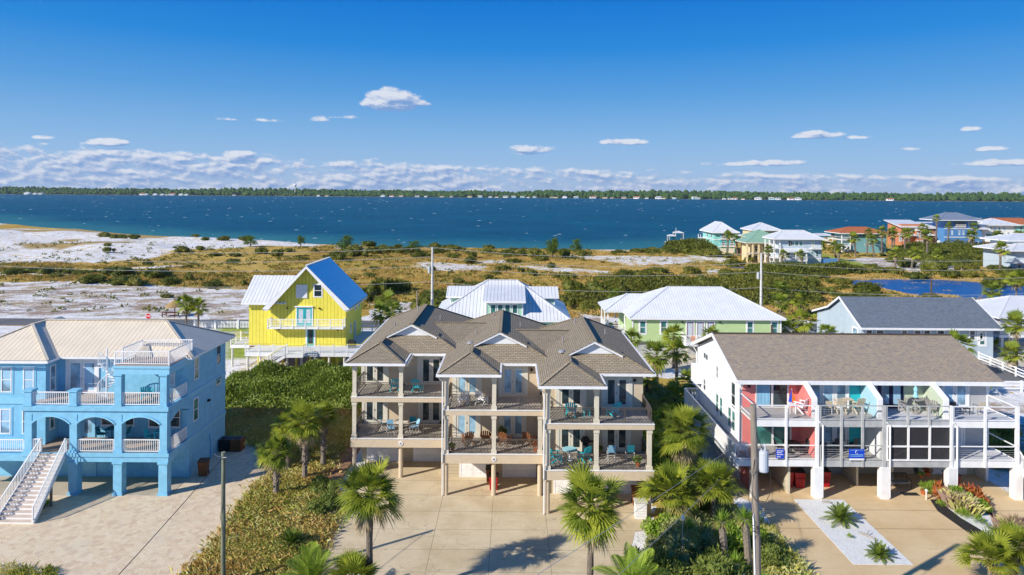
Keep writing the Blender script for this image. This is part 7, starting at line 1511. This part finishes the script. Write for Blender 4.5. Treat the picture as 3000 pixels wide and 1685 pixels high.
b.tube([(26.55, 48.2, .4), (26.55, 48.28, .95), (28.05, 48.28, .95), (28.05, 48.2, .4)], .025, 6); b.build('backrest', m['black'], T)
for sx in (26.55, 28.05):
    b = MB(); b.tube([(sx, 48.2, .68), (sx, 47.7, .68), (sx, 47.7, 0)], .025, 6); b.build('armrest', m['black'], T)
    b = MB(); b.cyl(sx, 48.2, 0, .42, .025, 6); b.build('leg', m['black'], T)
T = thing('door_mat', 'dark ribbed door mat on the drive beside the flower bed', 'mat', (27.6, 46.9, .02)); part(T, 'mat', 'blackm', (27.0, 28.1, 46.75, 47.2, .021, .045))
T = thing('path_light', 'short white post light at the left corner of the flower bed', 'path light', (28.2, 46.2, 0)); b = MB(); b.cyl(28.2, 46.2, 0, .55, .06, 8); b.build('post', m['offw'], T); b = MB(); b.lathe([(.08, .55), (.11, .62), (.02, .72)], 28.2, 46.2, 8); b.build('cap', m['white'], T)
T = thing('lamp_post', 'slender white garden lamp standing in the variegated shrubs', 'garden lamp', (9.35, 36.9, 0)); b = MB(); b.cyl(9.35, 36.9, 0, 2.9, .025, 6); b.build('post', m['metal'], T); b = MB(); b.lathe([(.03, 2.9), (.09, 2.98), (.09, 3.15), (.02, 3.22)], 9.35, 36.9, 8); b.build('lantern', m['white'], T)
T = thing('cover', 'dark grill cover on the right deck of the yellow house', 'grill', (-18.3, 78.6, 2.62)); b = MB(); b.prism([(-18.8, 2.64), (-17.9, 2.64), (-18.0, 3.4), (-18.7, 3.5)], 'y', 78.2, 79.0); b.build('cloth', m['blackm'], T)
T = thing('driftwood', 'grey driftwood log lying on the white gravel', 'driftwood', (21.6, 41.0, 0)); b = MB(); b.tube([(21.2, 41.5, .1), (21.5, 41.1, .12), (21.9, 40.6, .08)], [.05, .08, .04], 7); b.tube([(21.5, 41.1, .12), (21.75, 41.3, .3)], [.04, .02], 5); b.build('log', m['greyc'], T)
T = thing('driftwood', 'short driftwood piece near the white pier foot', 'driftwood', (21.1, 45.6, 0)); b = MB(); b.tube([(20.9, 45.7, .08), (21.4, 45.5, .09)], [.06, .09], 7); b.build('log', m['greyc'], T)
for x, y, s, l in ((-26.7, 52.0, 0, ''),): pass
T = thing('mailbox', 'pale blue box on a post in the shade of the dark shrub at the bottom', 'mailbox', (11.2, 33.6, 0)); part(T, 'box', 'galv', (11.05, 11.35, 33.5, 33.8, .9, 1.15)); b = MB(); b.cyl(11.2, 33.65, 0, .9, .04, 6); b.build('post', m['greyw'], T)
# people and bright things on the green house porch
def person(x, y, z, shirt, trousers, hair, label, sit=True, rz=0):
    me = bpy.data.meshes.new('person'); J = {'pel': (0, 0, .50), 'ch': (0, .06, .82), 'nk': (0, .07, 1.0), 'hd': (0, .06, 1.16), 'top': (0, .07, 1.27)}
    V = [J['pel'], J['ch'], J['nk'], J['hd'], J['top']]; Rr = [.15, .16, .055, .09, .07]; E = [(0, 1), (1, 2), (2, 3), (3, 4)]
    for s in (-1, 1):
        n = len(V); V += [(s * .10, -.08, .48), (s * .12, -.48, .50), (s * .12, -.50, .08), (s * .12, -.62, .04)]; Rr += [.09, .065, .045, .035]; E += [(0, n), (n, n + 1), (n + 1, n + 2), (n + 2, n + 3)]
        n = len(V); V += [(s * .19, .06, .93), (s * .24, -.05, .68), (s * .18, -.30, .62), (s * .17, -.38, .62)]; Rr += [.055, .042, .032, .028]; E += [(1, n), (n, n + 1), (n + 1, n + 2), (n + 2, n + 3)]
    me.from_pydata(V, E, []); o = bpy.data.objects.new('person', me); COL.objects.link(o); o.location = (x, y, z); o.rotation_euler = (0, 0, rz); mo = o.modifiers.new('skin', 'SKIN')
    for i, r in enumerate(Rr): me.skin_vertices[0].data[i].radius = (r, r)
    me.skin_vertices[0].data[0].use_root = True; ss = o.modifiers.new('sub', 'SUBSURF'); ss.levels = 1; ss.render_levels = 2
    t = NT('skin_and_clothes'); tc = t.n('ShaderNodeTexCoord'); sp = t.n('ShaderNodeSeparateXYZ'); t.l(tc.outputs['Object'], sp.inputs[0]); a = t.mix(t.math('GREATER_THAN', sp.outputs[2], .56), trousers, shirt); a = t.mix(t.math('GREATER_THAN', sp.outputs[2], 1.0), a, (.5, .3, .2)); a = t.mix(t.math('LESS_THAN', sp.outputs[2], .2), a, (.5, .3, .2)); t.col(a); t.fin(.8, .2); me.materials.append(t.m)
    b = MB(); b.lathe([(.10, z + 1.15), (.115, z + 1.22), (.09, z + 1.3), (.03, z + 1.33)], x, y + .09, 10); h = b.build('hair', plain('hair', hair, .7), None); h.parent = o; h.location = (0, 0, 0)
    me2 = h.data
    for v in me2.vertices: v.co.x -= x; v.co.y -= y; v.co.z -= z
    o['label'] = label; o['category'] = 'person'; return o
for x, lbl in ((13.3, 'rust wicker chair on the green house side porch'), (14.2, 'chair under the person with the blue towel on the side porch')): 
    T = sling('white', 'redp', lbl, None); place(T, (x, 92.6, 2.05), 180 if x > 14 else 160)
person(14.2, 92.5, 2.05 - .04, (.7, .68, .65), (.45, .03, .03), (.05, .03, .02), 'person in a white top and red trousers sitting on the side porch')
pot(13.6, 92.1, 2.05, .3, 'big yellow-green leafy plant on the green house side porch', BL, .9); pot(13.05, 92.2, 2.05, .2, 'orange flowering plant by the side porch corner', BR, .6)
T = thing('pool_float', 'blue pool float leaning on the side porch rail', 'pool float', (13.5, 91.6, 2.06)); b = MB(); b.tube([(13.5 + .35 * math.cos(a * .628), 91.65, 2.45 + .3 * math.sin(a * .628)) for a in range(11)], .1, 8); b.build('ring', m['bluec'], T)
T = thing('beach_chair', 'folded orange striped beach chair behind the rear porch rail', 'beach chair', (22.6, 84.8, 2.15)); part(T, 'fabric', 'orangec', (22.3, 22.9, 84.7, 84.76, 2.3, 3.0)); part(T, 'frame', 'white', (22.25, 22.3, 84.7, 84.8, 2.15, 3.05), (22.9, 22.95, 84.7, 84.8, 2.15, 3.05))
# blue banner behind the transformer
T = thing('banner_sign', 'small blue banner with white lettering on the coral lower deck rail', 'banner', (18.35, 46.2, 2.75)); b = MB(); b.box(18.0, 18.55, 46.21, 46.24, 2.72, 3.35); o = b.build('cloth', m['blueb'], T); b = MB()
for zz, n in ((3.2, 5), (3.08, 4), (2.95, 5), (2.8, 3)):
    for k in range(n): b.box(18.06 + k * .09, 18.12 + k * .09, 46.2, 46.208, zz, zz + .06)
b.build('lettering', m['white'], o)

# ------------------------------------------------------------------ poles and wires
def near_pole(name, x0, y0, x1, z1, r0, r1, mat, label):
    T = thing(name, label, 'utility pole', (x0, y0, 0)); b = MB(); n = 8; b.tube([(x0 + (x1 - x0) * i / n + .012 * math.sin(i * 2), y0, z1 * i / n) for i in range(n + 1)], [r0 + (r1 - r0) * i / n for i in range(n + 1)], 14); b.build('pole_shaft', m[mat], T); return T
T = near_pole('utility_pole', 11.02, 30.0, 10.66, 11.35, .19, .13, 'pole', 'weathered grey utility pole with a tank transformer in front of the coral townhouse')
b = MB(); b.tube([(10.82, 29.86, 0), (10.78, 29.86, 3), (10.66, 29.87, 6.6)], .035, 7); b.build('conduit', m['white'], T)
b = MB(); b.lathe([(.2, 8.42), (.22, 8.46), (.22, 9.25), (.2, 9.32), (.06, 9.4)], 11.13, 30, 16); o = b.build('transformer', m['galv'], T); b = MB()
for dx in (-.08, .06): b.lathe([(.035, 9.3), (.05, 9.4), (.03, 9.46), (.05, 9.54), (.02, 9.64)], 11.13 + dx, 29.95, 8)
b.build('bushing', m['galv'], o)
b = MB(); b.tube([(11.05, 29.9, 9.4), (10.9, 29.86, 9.8), (10.7, 29.9, 10.3), (10.68, 29.88, 10.9)], .014, 5); b.tube([(10.85, 29.85, 8.6), (10.5, 29.8, 8.2), (10.45, 29.8, 7.7), (10.75, 29.85, 7.2), (11.2, 29.85, 7.15), (11.45, 29.9, 7.6), (11.4, 29.9, 8.5)], .014, 5); b.tube([(10.7, 29.85, 9.0), (10.4, 29.8, 7.4), (10.7, 29.85, 6.3), (10.95, 29.85, 5.9), (10.7, 29.85, 5.5)], .012, 5)
for q in range(4): b.tube([(10.75 + .12 * math.cos(a + q), 29.88 + .1 * math.sin(a + q), 6.1 - q * .09 + .04 * math.sin(2 * a)) for a in (0, 1, 2, 3, 4, 5, 6)], .012, 5)
b.build('cable', m['wire'], T)
T = near_pole('utility_pole', -14.68, 35.0, -14.72, 7.2, .12, .1, 'poleg', 'thin greenish wooden pole with a dark cable at the edge of the paver court')
b = MB(); b.tube([(-14.72, 34.9, 7.0), (-14.95, 34.8, 7.05), (-15.1, 34.8, 7.2)], .012, 5); b.tube([(-14.72, 34.9, 6.95), (-14.5, 34.85, 6.98)], .02, 5); b.build('bracket', m['metal'], T)
b = MB(); b.tube([(-14.6, 34.88, 7.0), (-14.62, 34.88, 5), (-14.8, 34.86, 4), (-14.58, 34.87, 2.4), (-14.6, 34.88, 0)], .01, 5); b.build('cable', m['wire'], T)
def wire(pts, sag, r, label, mat='wire', n=12, grp=None):
    P = []
    for a, c in zip(pts, pts[1:]):
        for i in range(n + (c == pts[-1])):
            t = i / n; P.append((a[0] + (c[0] - a[0]) * t, a[1] + (c[1] - a[1]) * t, a[2] + (c[2] - a[2]) * t - sag * 4 * t * (1 - t)))
    b = MB(); b.tube(P, r, 5); o = b.build('power_line', m[mat]); o['label'] = label; o['category'] = 'wire'
    if grp: o['group'] = grp
wire([(-14.75, 34.9, 6.9), (-16.5, 26, 4.2)], .1, .018, 'dark twisted cable running down from the thin greenish pole over the pavers')
wire([(15.3, 46.4, 3.5), (.8, 20, 9.4)], .05, .009, 'upper of two thin silver cables slanting down over the palms and driveway', 'wirel')
wire([(15.35, 46.45, 2.25), (4.1, 25, 6.7)], .04, .010, 'lower of two thin silver cables slanting across the date palm', 'wirel')
T = thing('picket_fence', 'short weathered sand fence with three posts at the bottom near the pole', 'fence', (12.6, 34.2, 0)); b = MB()
for k in range(18):
    x, y = 11.95 + k * .075, 34.6 - k * .05; b.box(x - .018, x + .018, y - .01, y + .01, 0, .95 - .02 * (k % 3))
b.beam((11.95, 34.6, .3), (13.3, 33.7, .3), .02, .02); b.beam((11.95, 34.6, .75), (13.3, 33.7, .75), .02, .02); b.build('pickets', m['greyc'], T)
for x, y in ((11.9, 34.65), (12.75, 34.1), (13.4, 33.6)): b = MB(); b.cyl(x, y, 0, 1.35, .06, 8); b.build('post', m['poleg'], T)
def far_pole(x, y, h, label, tr=True):
    T = thing('utility_pole', label, 'utility pole', (x, y, 0)); b = MB(); b.tube([(x, y, 0), (x, y, h)], [.24, .15], 8); b.build('pole_shaft', m['conc'], T)
    if tr: b = MB(); b.lathe([(.22, h - 4.3), (.24, h - 4.2), (.24, h - 3.3), (.1, h - 3.2)], x - .5, y, 10); b.build('transformer', m['galv'], T)
    b = MB(); b.box(x - 1.1, x + .9, y - .06, y + .06, h - .2, h - .1); b.build('crossarm', m['metal'], T)
far_pole(-13.0, 112, 11.6, 'pale concrete pole between the yellow house and the mint house'); far_pole(41.0, 112, 11.0, 'pale concrete pole behind the right end of the green house'); far_pole(-92, 112, 11.4, 'pale concrete pole outside the left edge', False); far_pole(95, 112, 11, 'pale concrete pole outside the right edge', False)
for k, (z, lab) in enumerate(((0, 'top wire of the line along the road'), (-1.5, 'second wire of the line along the road'), (-3.0, 'third wire of the line along the road'), (-5.6, 'lowest wire of the line along the road'))):
    wire([(-92, 112, 11.4 + z), (-13, 112, 11.5 + z), (41, 112, 10.9 + z), (95, 112, 10.9 + z)], 1.1, .024, lab, 'wirel', 16)
for x, y, h, l in ((-15.2, 110.3, 4.6, 'short brown wooden pole behind the tan roof'), (37.2, 110.5, 4.2, 'short wooden pole behind the green house right hip'), (74.5, 121, 6.4, 'thin wooden pole at the edge of the pond'), (31.4, 82.2, 4.9, 'brown wooden pole at the right corner of the green house')):
    T = thing('wooden_pole', l, 'pole', (x, y, 0)); b = MB(); b.tube([(x, y, 0), (x, y, h)], [.16, .13], 8); b.build('pole_shaft', m['bark'] if x > 30 else m['pole'], T)
wire([(-92, 110.4, 4.5), (-15.2, 110.3, 4.5), (37.2, 110.5, 4.1), (95, 111, 4.3)], .5, .025, 'dark low wire strung between the short wooden poles')
# fences
T = thing('picket_fence', 'white picket fence along the road left of the yellow house', 'fence', (-39, 102, 0)); b = MB(); x = -47.3
while x < -31: b.box(x, x + .12, 101.98, 102.02, .12, 1.15); x += .22
b.box(-47.3, -31, 102.02, 102.07, .3, .4); b.box(-47.3, -31, 102.02, 102.07, .85, .95); b.build('pickets', m['white'], T)
for x in (-47.3, -44.2, -40.8, -37.3, -34, -31): part(T, 'post', 'white', (x - .13, x + .13, 101.85, 102.1, 0, 1.3))
T = thing('rail_fence', 'white three-rail fence running back from the townhouse to the stilt house', 'fence', (58, 78, 0)); b = MB()
for z in (.35, .7, 1.05): b.beam((58.3, 85, z), (56.5, 68, z), .05, .13); b.beam((48.5, 71.8, z), (56.9, 71.8, z), .05, .13)
b.build('rail', m['white'], T)
for i in range(8): x, y = 58.3 - 1.8 * i / 7, 85 - 17 * i / 7; part(T, 'post', 'white', (x - .07, x + .07, y - .07, y + .07, 0, 1.2))
for i in range(4): part(T, 'post', 'white', (48.5 + 2.6 * i, 48.64 + 2.6 * i, 71.73, 71.87, 0, 1.2))
# stop sign
T = thing('stop_sign', 'red octagonal stop sign by the road beyond the blue house roof', 'stop sign', (-53.2, 100, 0)); b = MB(); b.cyl(-53.2, 100.06, 0, 2.6, .04, 6); b.build('post', m['metal'], T)
b = MB(); b.prism([(-53.2 + .40 * math.cos(R(22.5 + 45 * a)), 2.15 + .40 * math.sin(R(22.5 + 45 * a))) for a in range(8)], 'y', 99.97, 100.0, 0); b.prism([(-53.2 + .44 * math.cos(R(22.5 + 45 * a)), 2.15 + .44 * math.sin(R(22.5 + 45 * a))) for a in range(8)], 'y', 100.0, 100.02, 1); pl = b.build('plate', [m['red2'], m['white']], T)
cu = bpy.data.curves.new('stop_text', 'FONT'); cu.body = 'STOP'; cu.size = .30; cu.align_x = 'CENTER'; cu.align_y = 'CENTER'; cu.extrude = .004; cu.offset = .006
to = bpy.data.objects.new('tmp', cu); COL.objects.link(to); bpy.context.view_layer.update(); me = bpy.data.meshes.new_from_object(to.evaluated_get(bpy.context.evaluated_depsgraph_get())); bpy.data.objects.remove(to)
me.materials.clear(); me.materials.append(m['white']); o = bpy.data.objects.new('lettering', me); COL.objects.link(o); o.parent = pl; o.location = (0, -.036, 2.15); o.rotation_euler = (R(90), 0, 0)
# thatched umbrella and picnic table
T = thing('thatched_umbrella', 'straw thatched beach umbrella on the sand beyond the road', 'umbrella', (-55, 111.5, 0)); b = MB(); b.cyl(-55, 111.5, 0, 3.0, .09, 7); b.build('pole', m['pole'], T); b = MB(); b.lathe([(1.45, 1.62), (1.3, 1.85), (.8, 2.25), (.3, 2.6), (.06, 2.72)], -55, 111.5, 18); b.build('thatch', m['thatch'], T)
T = thing('picnic_table', 'dark red picnic table under the thatched umbrella', 'picnic table', (-55.4, 111.2, 0)); part(T, 'tabletop', 'brownp', (-57.0, -54.2, 110.9, 111.7, .7, .76)); part(T, 'bench_seat', 'brownp', (-57.0, -54.2, 110.3, 110.55, .42, .47)); part(T, 'bench_seat', 'brownp', (-57.0, -54.2, 112.0, 112.25, .42, .47))
for x in (-56.6, -54.6): part(T, 'leg', 'brownp', (x - .05, x + .05, 110.35, 112.2, .36, .42), (x - .05, x + .05, 110.6, 110.75, 0, .7), (x - .05, x + .05, 111.85, 112, 0, .7))
# cars and bins far away
def car(x, y, z, mat, label, rz=0, s=1):
    T = thing('parked_car', label, 'car', (x, y, z)); b = MB(); b.prism([(x - 2.2, z + .35), (x + 2.2, z + .35), (x + 2.2, z + .85), (x + 1.3, z + 1.0), (x - 1.4, z + 1.0), (x - 2.2, z + .9)], 'y', y - .9, y + .9); b.build('body', m[mat], T); b = MB(); b.prism([(x - 1.5, z + 1.0), (x + 1.2, z + 1.0), (x + .6, z + 1.5), (x - 1.0, z + 1.5)], 'y', y - .75, y + .75); b.build('cabin', m['gl'], T)
    for sx in (-1.35, 1.35):
        for sy in (-.92, .74): b = MB(); b.tube([(x + sx, y + sy, z + .34), (x + sx, y + sy + .18, z + .34)], .34, 12); b.build('wheel', m['black'], T)
car(118.5, 238, .05, 'dgrey', 'dark car parked under the white porch of the teal house'); car(192, 271, .05, 'redp', 'red car parked under the white house'); car(137.5, 180.5, .1, 'redp', 'dark red car at the villa cut by the right edge')
bin_((79.0, 234, .1), 0, 'redp', 'redp', 'red bin beside the aqua house', 1.5)
# ------------------------------------------------------------------ sky, sun, camera
SUN_AZ, SUN_EL = 33, 31     # light travels towards +x turned by SUN_AZ to +y
def sky():
    w = bpy.data.worlds.new('World'); scene.world = w; w.use_nodes = True; t = w.node_tree; N = t.nodes; bg = N['Background']
    def n(typ, **k):
        x = N.new(typ)
        for a, b in k.items(): setattr(x, a, b)
        return x
    def M(op, a, b=None, c=None, cl=False):
        x = n('ShaderNodeMath', operation=op, use_clamp=cl)
        for i, q in enumerate((a, b, c)):
            if q is None: continue
            if isinstance(q, (int, float)): x.inputs[i].default_value = q
            else: t.links.new(q, x.inputs[i])
        return x.outputs[0]
    sk = n('ShaderNodeTexSky'); sk.sky_type = 'NISHITA'; sk.sun_disc = False; sk.sun_elevation = R(SUN_EL)
    # direction to the sun on the ground plane: (-cos az, -sin az); rotation 0 = +y, clockwise
    sk.sun_rotation = math.atan2(-math.cos(R(SUN_AZ)), -math.sin(R(SUN_AZ))) % (2 * math.pi)
    sk.air_density = 1.0; sk.dust_density = .35; sk.ozone_density = 3.0; sk.altitude = 0
    hs = n('ShaderNodeHueSaturation'); hs.inputs['Saturation'].default_value = SKY_SAT; hs.inputs['Value'].default_value = 1.0; hs.inputs['Hue'].default_value = .5; t.links.new(sk.outputs[0], hs.inputs['Color'])
    tc = n('ShaderNodeTexCoord'); sp = n('ShaderNodeSeparateXYZ'); t.links.new(tc.outputs['Generated'], sp.inputs[0]); X, Y, Z = sp.outputs
    az = M('ARCTAN2', X, Y); el = M('DIVIDE', Z, M('SQRT', M('ADD', M('MULTIPLY', X, X), M('MULTIPLY', Y, Y)))); el = M('MAXIMUM', el, -.2)
    cr = n('ShaderNodeValToRGB'); t.links.new(M('DIVIDE', el, .6, None, True), cr.inputs[0]); rp = cr.color_ramp
    for i, (e, h) in enumerate(((0, 'a6c1e6'), (.03, '9dc0e8'), (.08, '82b4e6'), (.14, '589fe0'), (.21, '2088dc'), (.283, '0076d4'), (.6, '1262b2'))):
        q = rp.elements[i] if i < 1 else (rp.elements[len(rp.elements) - 1] if i == 6 else rp.elements.new(e / .6)); q.position = e / .6; q.color = (*lin(h), 1)
    vs = n('ShaderNodeVectorMath', operation='SCALE'); vs.inputs['Scale'].default_value = GRAD; t.links.new(cr.outputs[0], vs.inputs[0])
    mg = n('ShaderNodeMix', data_type='RGBA'); mg.inputs[0].default_value = .93; t.links.new(hs.outputs[0], mg.inputs[6]); t.links.new(vs.outputs[0], mg.inputs[7]); sk2 = mg.outputs[2]
    # clouds given as azimuth, elevation (tan), half widths, strength
    BL_ = CLOUDS
    cover = n('ShaderNodeFloatCurve')
    def field(a, e):
        cv = n('ShaderNodeCombineXYZ'); t.links.new(M('MULTIPLY', a, 9.0), cv.inputs[0]); t.links.new(M('MULTIPLY', e, 26.0), cv.inputs[1])
        nz = n('ShaderNodeTexNoise'); nz.inputs['Scale'].default_value = 1.0; nz.inputs['Detail'].default_value = 8; nz.inputs['Roughness'].default_value = .56; nz.inputs['Distortion'].default_value = .15; t.links.new(cv.outputs[0], nz.inputs['Vector'])
        cv2 = n('ShaderNodeCombineXYZ'); t.links.new(M('MULTIPLY', a, 42.0), cv2.inputs[0]); t.links.new(M('MULTIPLY', e, 92.0), cv2.inputs[1])
        n2 = n('ShaderNodeTexNoise'); n2.inputs['Scale'].default_value = 1.0; n2.inputs['Detail'].default_value = 7; n2.inputs['Roughness'].default_value = .6; t.links.new(cv2.outputs[0], n2.inputs['Vector'])
        ns = M('ADD', M('MULTIPLY', M('SUBTRACT', nz.outputs[0], .5), 1.5), M('MULTIPLY', M('SUBTRACT', n2.outputs[0], .5), 1.25))
        # low band: dense at the horizon, thinning with height, higher at the left
        top = M('ADD', .046, M('MULTIPLY', M('MULTIPLY', a, -1), .030)); band = M('SUBTRACT', 1, M('DIVIDE', e, top)); band = M('MINIMUM', M('MULTIPLY', band, 2.2), .55)
        band = M('MULTIPLY', M('GREATER_THAN', band, 0), band); low = M('SUBTRACT', M('ADD', band, M('MULTIPLY', M('MAXIMUM', M('MULTIPLY', a, -1), 0), .12)), .35)
        low = M('SUBTRACT', low, M('MULTIPLY', M('SUBTRACT', e, top), 14.0, None, True))
        best = low
        for (ca, ce, wa, we, s) in BL_:
            da = M('DIVIDE', M('SUBTRACT', a, ca), wa); de = M('SUBTRACT', e, ce); up = M('DIVIDE', de, we); dn = M('DIVIDE', de, we * .45)
            dv = M('MAXIMUM', up, M('MULTIPLY', dn, -1)); q = M('ADD', M('MULTIPLY', da, da), M('MULTIPLY', dv, dv)); best = M('MAXIMUM', best, M('SUBTRACT', s, M('MULTIPLY', q, .55)))
        return M('ADD', best, ns)
    D0 = field(az, el); D1 = field(M('SUBTRACT', az, .0045), M('ADD', el, .0042))
    alpha = n('ShaderNodeMapRange', interpolation_type='SMOOTHSTEP'); t.links.new(D0, alpha.inputs[0]); alpha.inputs[1].default_value = 0; alpha.inputs[2].default_value = .32
    lit = n('ShaderNodeMapRange', interpolation_type='SMOOTHSTEP'); t.links.new(M('SUBTRACT', D0, D1), lit.inputs[0]); lit.inputs[1].default_value = -.22; lit.inputs[2].default_value = .30
    cm = n('ShaderNodeMix', data_type='RGBA'); t.links.new(lit.outputs[0], cm.inputs[0]); cm.inputs[6].default_value = (*CL_SHADE, 1); cm.inputs[7].default_value = (*CL_LIT, 1)
    vis = M('MULTIPLY', alpha.outputs[0], M('GREATER_THAN', el, 0.0)); vis = M('MULTIPLY', vis, .9)
    # thin veil of air low on the horizon
    fin = n('ShaderNodeMix', data_type='RGBA'); t.links.new(vis, fin.inputs[0]); t.links.new(sk2, fin.inputs[6]); t.links.new(cm.outputs[2], fin.inputs[7])
    t.links.new(fin.outputs[2], bg.inputs['Color']); bg.inputs['Strength'].default_value = SKY_STR
EXPO = .2; GRAD = 10 / 2 ** EXPO; SKY_STR = .10; SKY_SAT = 1.25; CL_SHADE = tuple(x * GRAD for x in lin('7fa2d6')); CL_LIT = tuple(x * GRAD for x in lin('e4e8f2'))
def AE(X, Y, W_, H_, s):   # angles measured on the photograph
    u, v = X - 1288, 485 + (X - 1288) * .0066 - Y; a = math.atan(u / 1716); return (a, v / 1716 * math.cos(a), W_ / 1716 * math.cos(a) ** 2, H_ / 1716 * math.cos(a), s)
CLOUDS = [AE(985, 262, 62, 34, .85), AE(1045, 262, 45, 16, .45), AE(670, 304, 60, 10, .28), AE(800, 302, 50, 13, .35), AE(870, 296, 90, 12, .26), AE(560, 300, 80, 8, .15), AE(110, 348, 50, 9, .3), AE(275, 362, 60, 16, .5), AE(30, 388, 70, 26, .45), AE(230, 395, 70, 24, .4),
 AE(1340, 378, 75, 18, .42), AE(1330, 387, 60, 8, .3), AE(1570, 360, 80, 13, .5), AE(1570, 380, 40, 8, .2), AE(2060, 342, 70, 16, .55), AE(2150, 347, 60, 9, .3), AE(2440, 326, 42, 10, .4), AE(2290, 376, 45, 10, .4), AE(2500, 376, 60, 10, .35),
 AE(460, 400, 60, 28, .5), AE(600, 400, 55, 24, .5), AE(1900, 414, 160, 12, .42), AE(2520, 412, 140, 16, .4), AE(1070, 395, 60, 5, .15)]
sky()
sd = Vector((math.cos(R(SUN_EL)) * math.cos(R(SUN_AZ)), math.cos(R(SUN_EL)) * math.sin(R(SUN_AZ)), -math.sin(R(SUN_EL))))
L = bpy.data.lights.new('sun', 'SUN'); L.energy = 5.0; L.angle = R(.53); L.color = (1, .935, .83); lo = bpy.data.objects.new('sun', L); COL.objects.link(lo); lo.rotation_euler = sd.to_track_quat('-Z', 'Y').to_euler(); lo.location = (-60, -30, 60)
cam = bpy.data.cameras.new('camera'); co = bpy.data.objects.new('camera', cam); COL.objects.link(co); scene.camera = co
cam.sensor_width = 36; cam.lens = 36 * 1716 / 2576; cam.clip_end = 20000; cam.clip_start = .5
co.location = (0, 0, 20.6)
co.rotation_euler = (Matrix.Rotation(R(90), 3, 'X') @ Matrix.Rotation(math.atan(.0066), 3, 'Z')).to_euler()
cam.shift_x = 0; cam.shift_y = (485 - 723.5) / 2576
scene.view_settings.view_transform = 'Standard'; scene.view_settings.look = 'None'; scene.view_settings.gamma = 1; scene.view_settings.exposure = EXPO
scene.render.engine = 'CYCLES'; scene.render.resolution_x = 1024; scene.render.resolution_y = 575
scene.cycles.max_bounces = 6; scene.cycles.transparent_max_bounces = 8

# air: one closed box round the camera and the whole scene
hb = MB(); hb.box(-3400, 3400, -60, 6600, -1.8, 120); t = NT('haze'); vol = t.n('ShaderNodeVolumePrincipled'); vol.inputs['Density'].default_value = .00004; vol.inputs['Color'].default_value = (.72, .84, 1, 1); vol.inputs['Anisotropy'].default_value = .2
t.l(vol.outputs[0], t.out.inputs['Volume']); t.N.remove(t.b); hz = hb.build('haze', t.m); hz['kind'] = 'stuff'
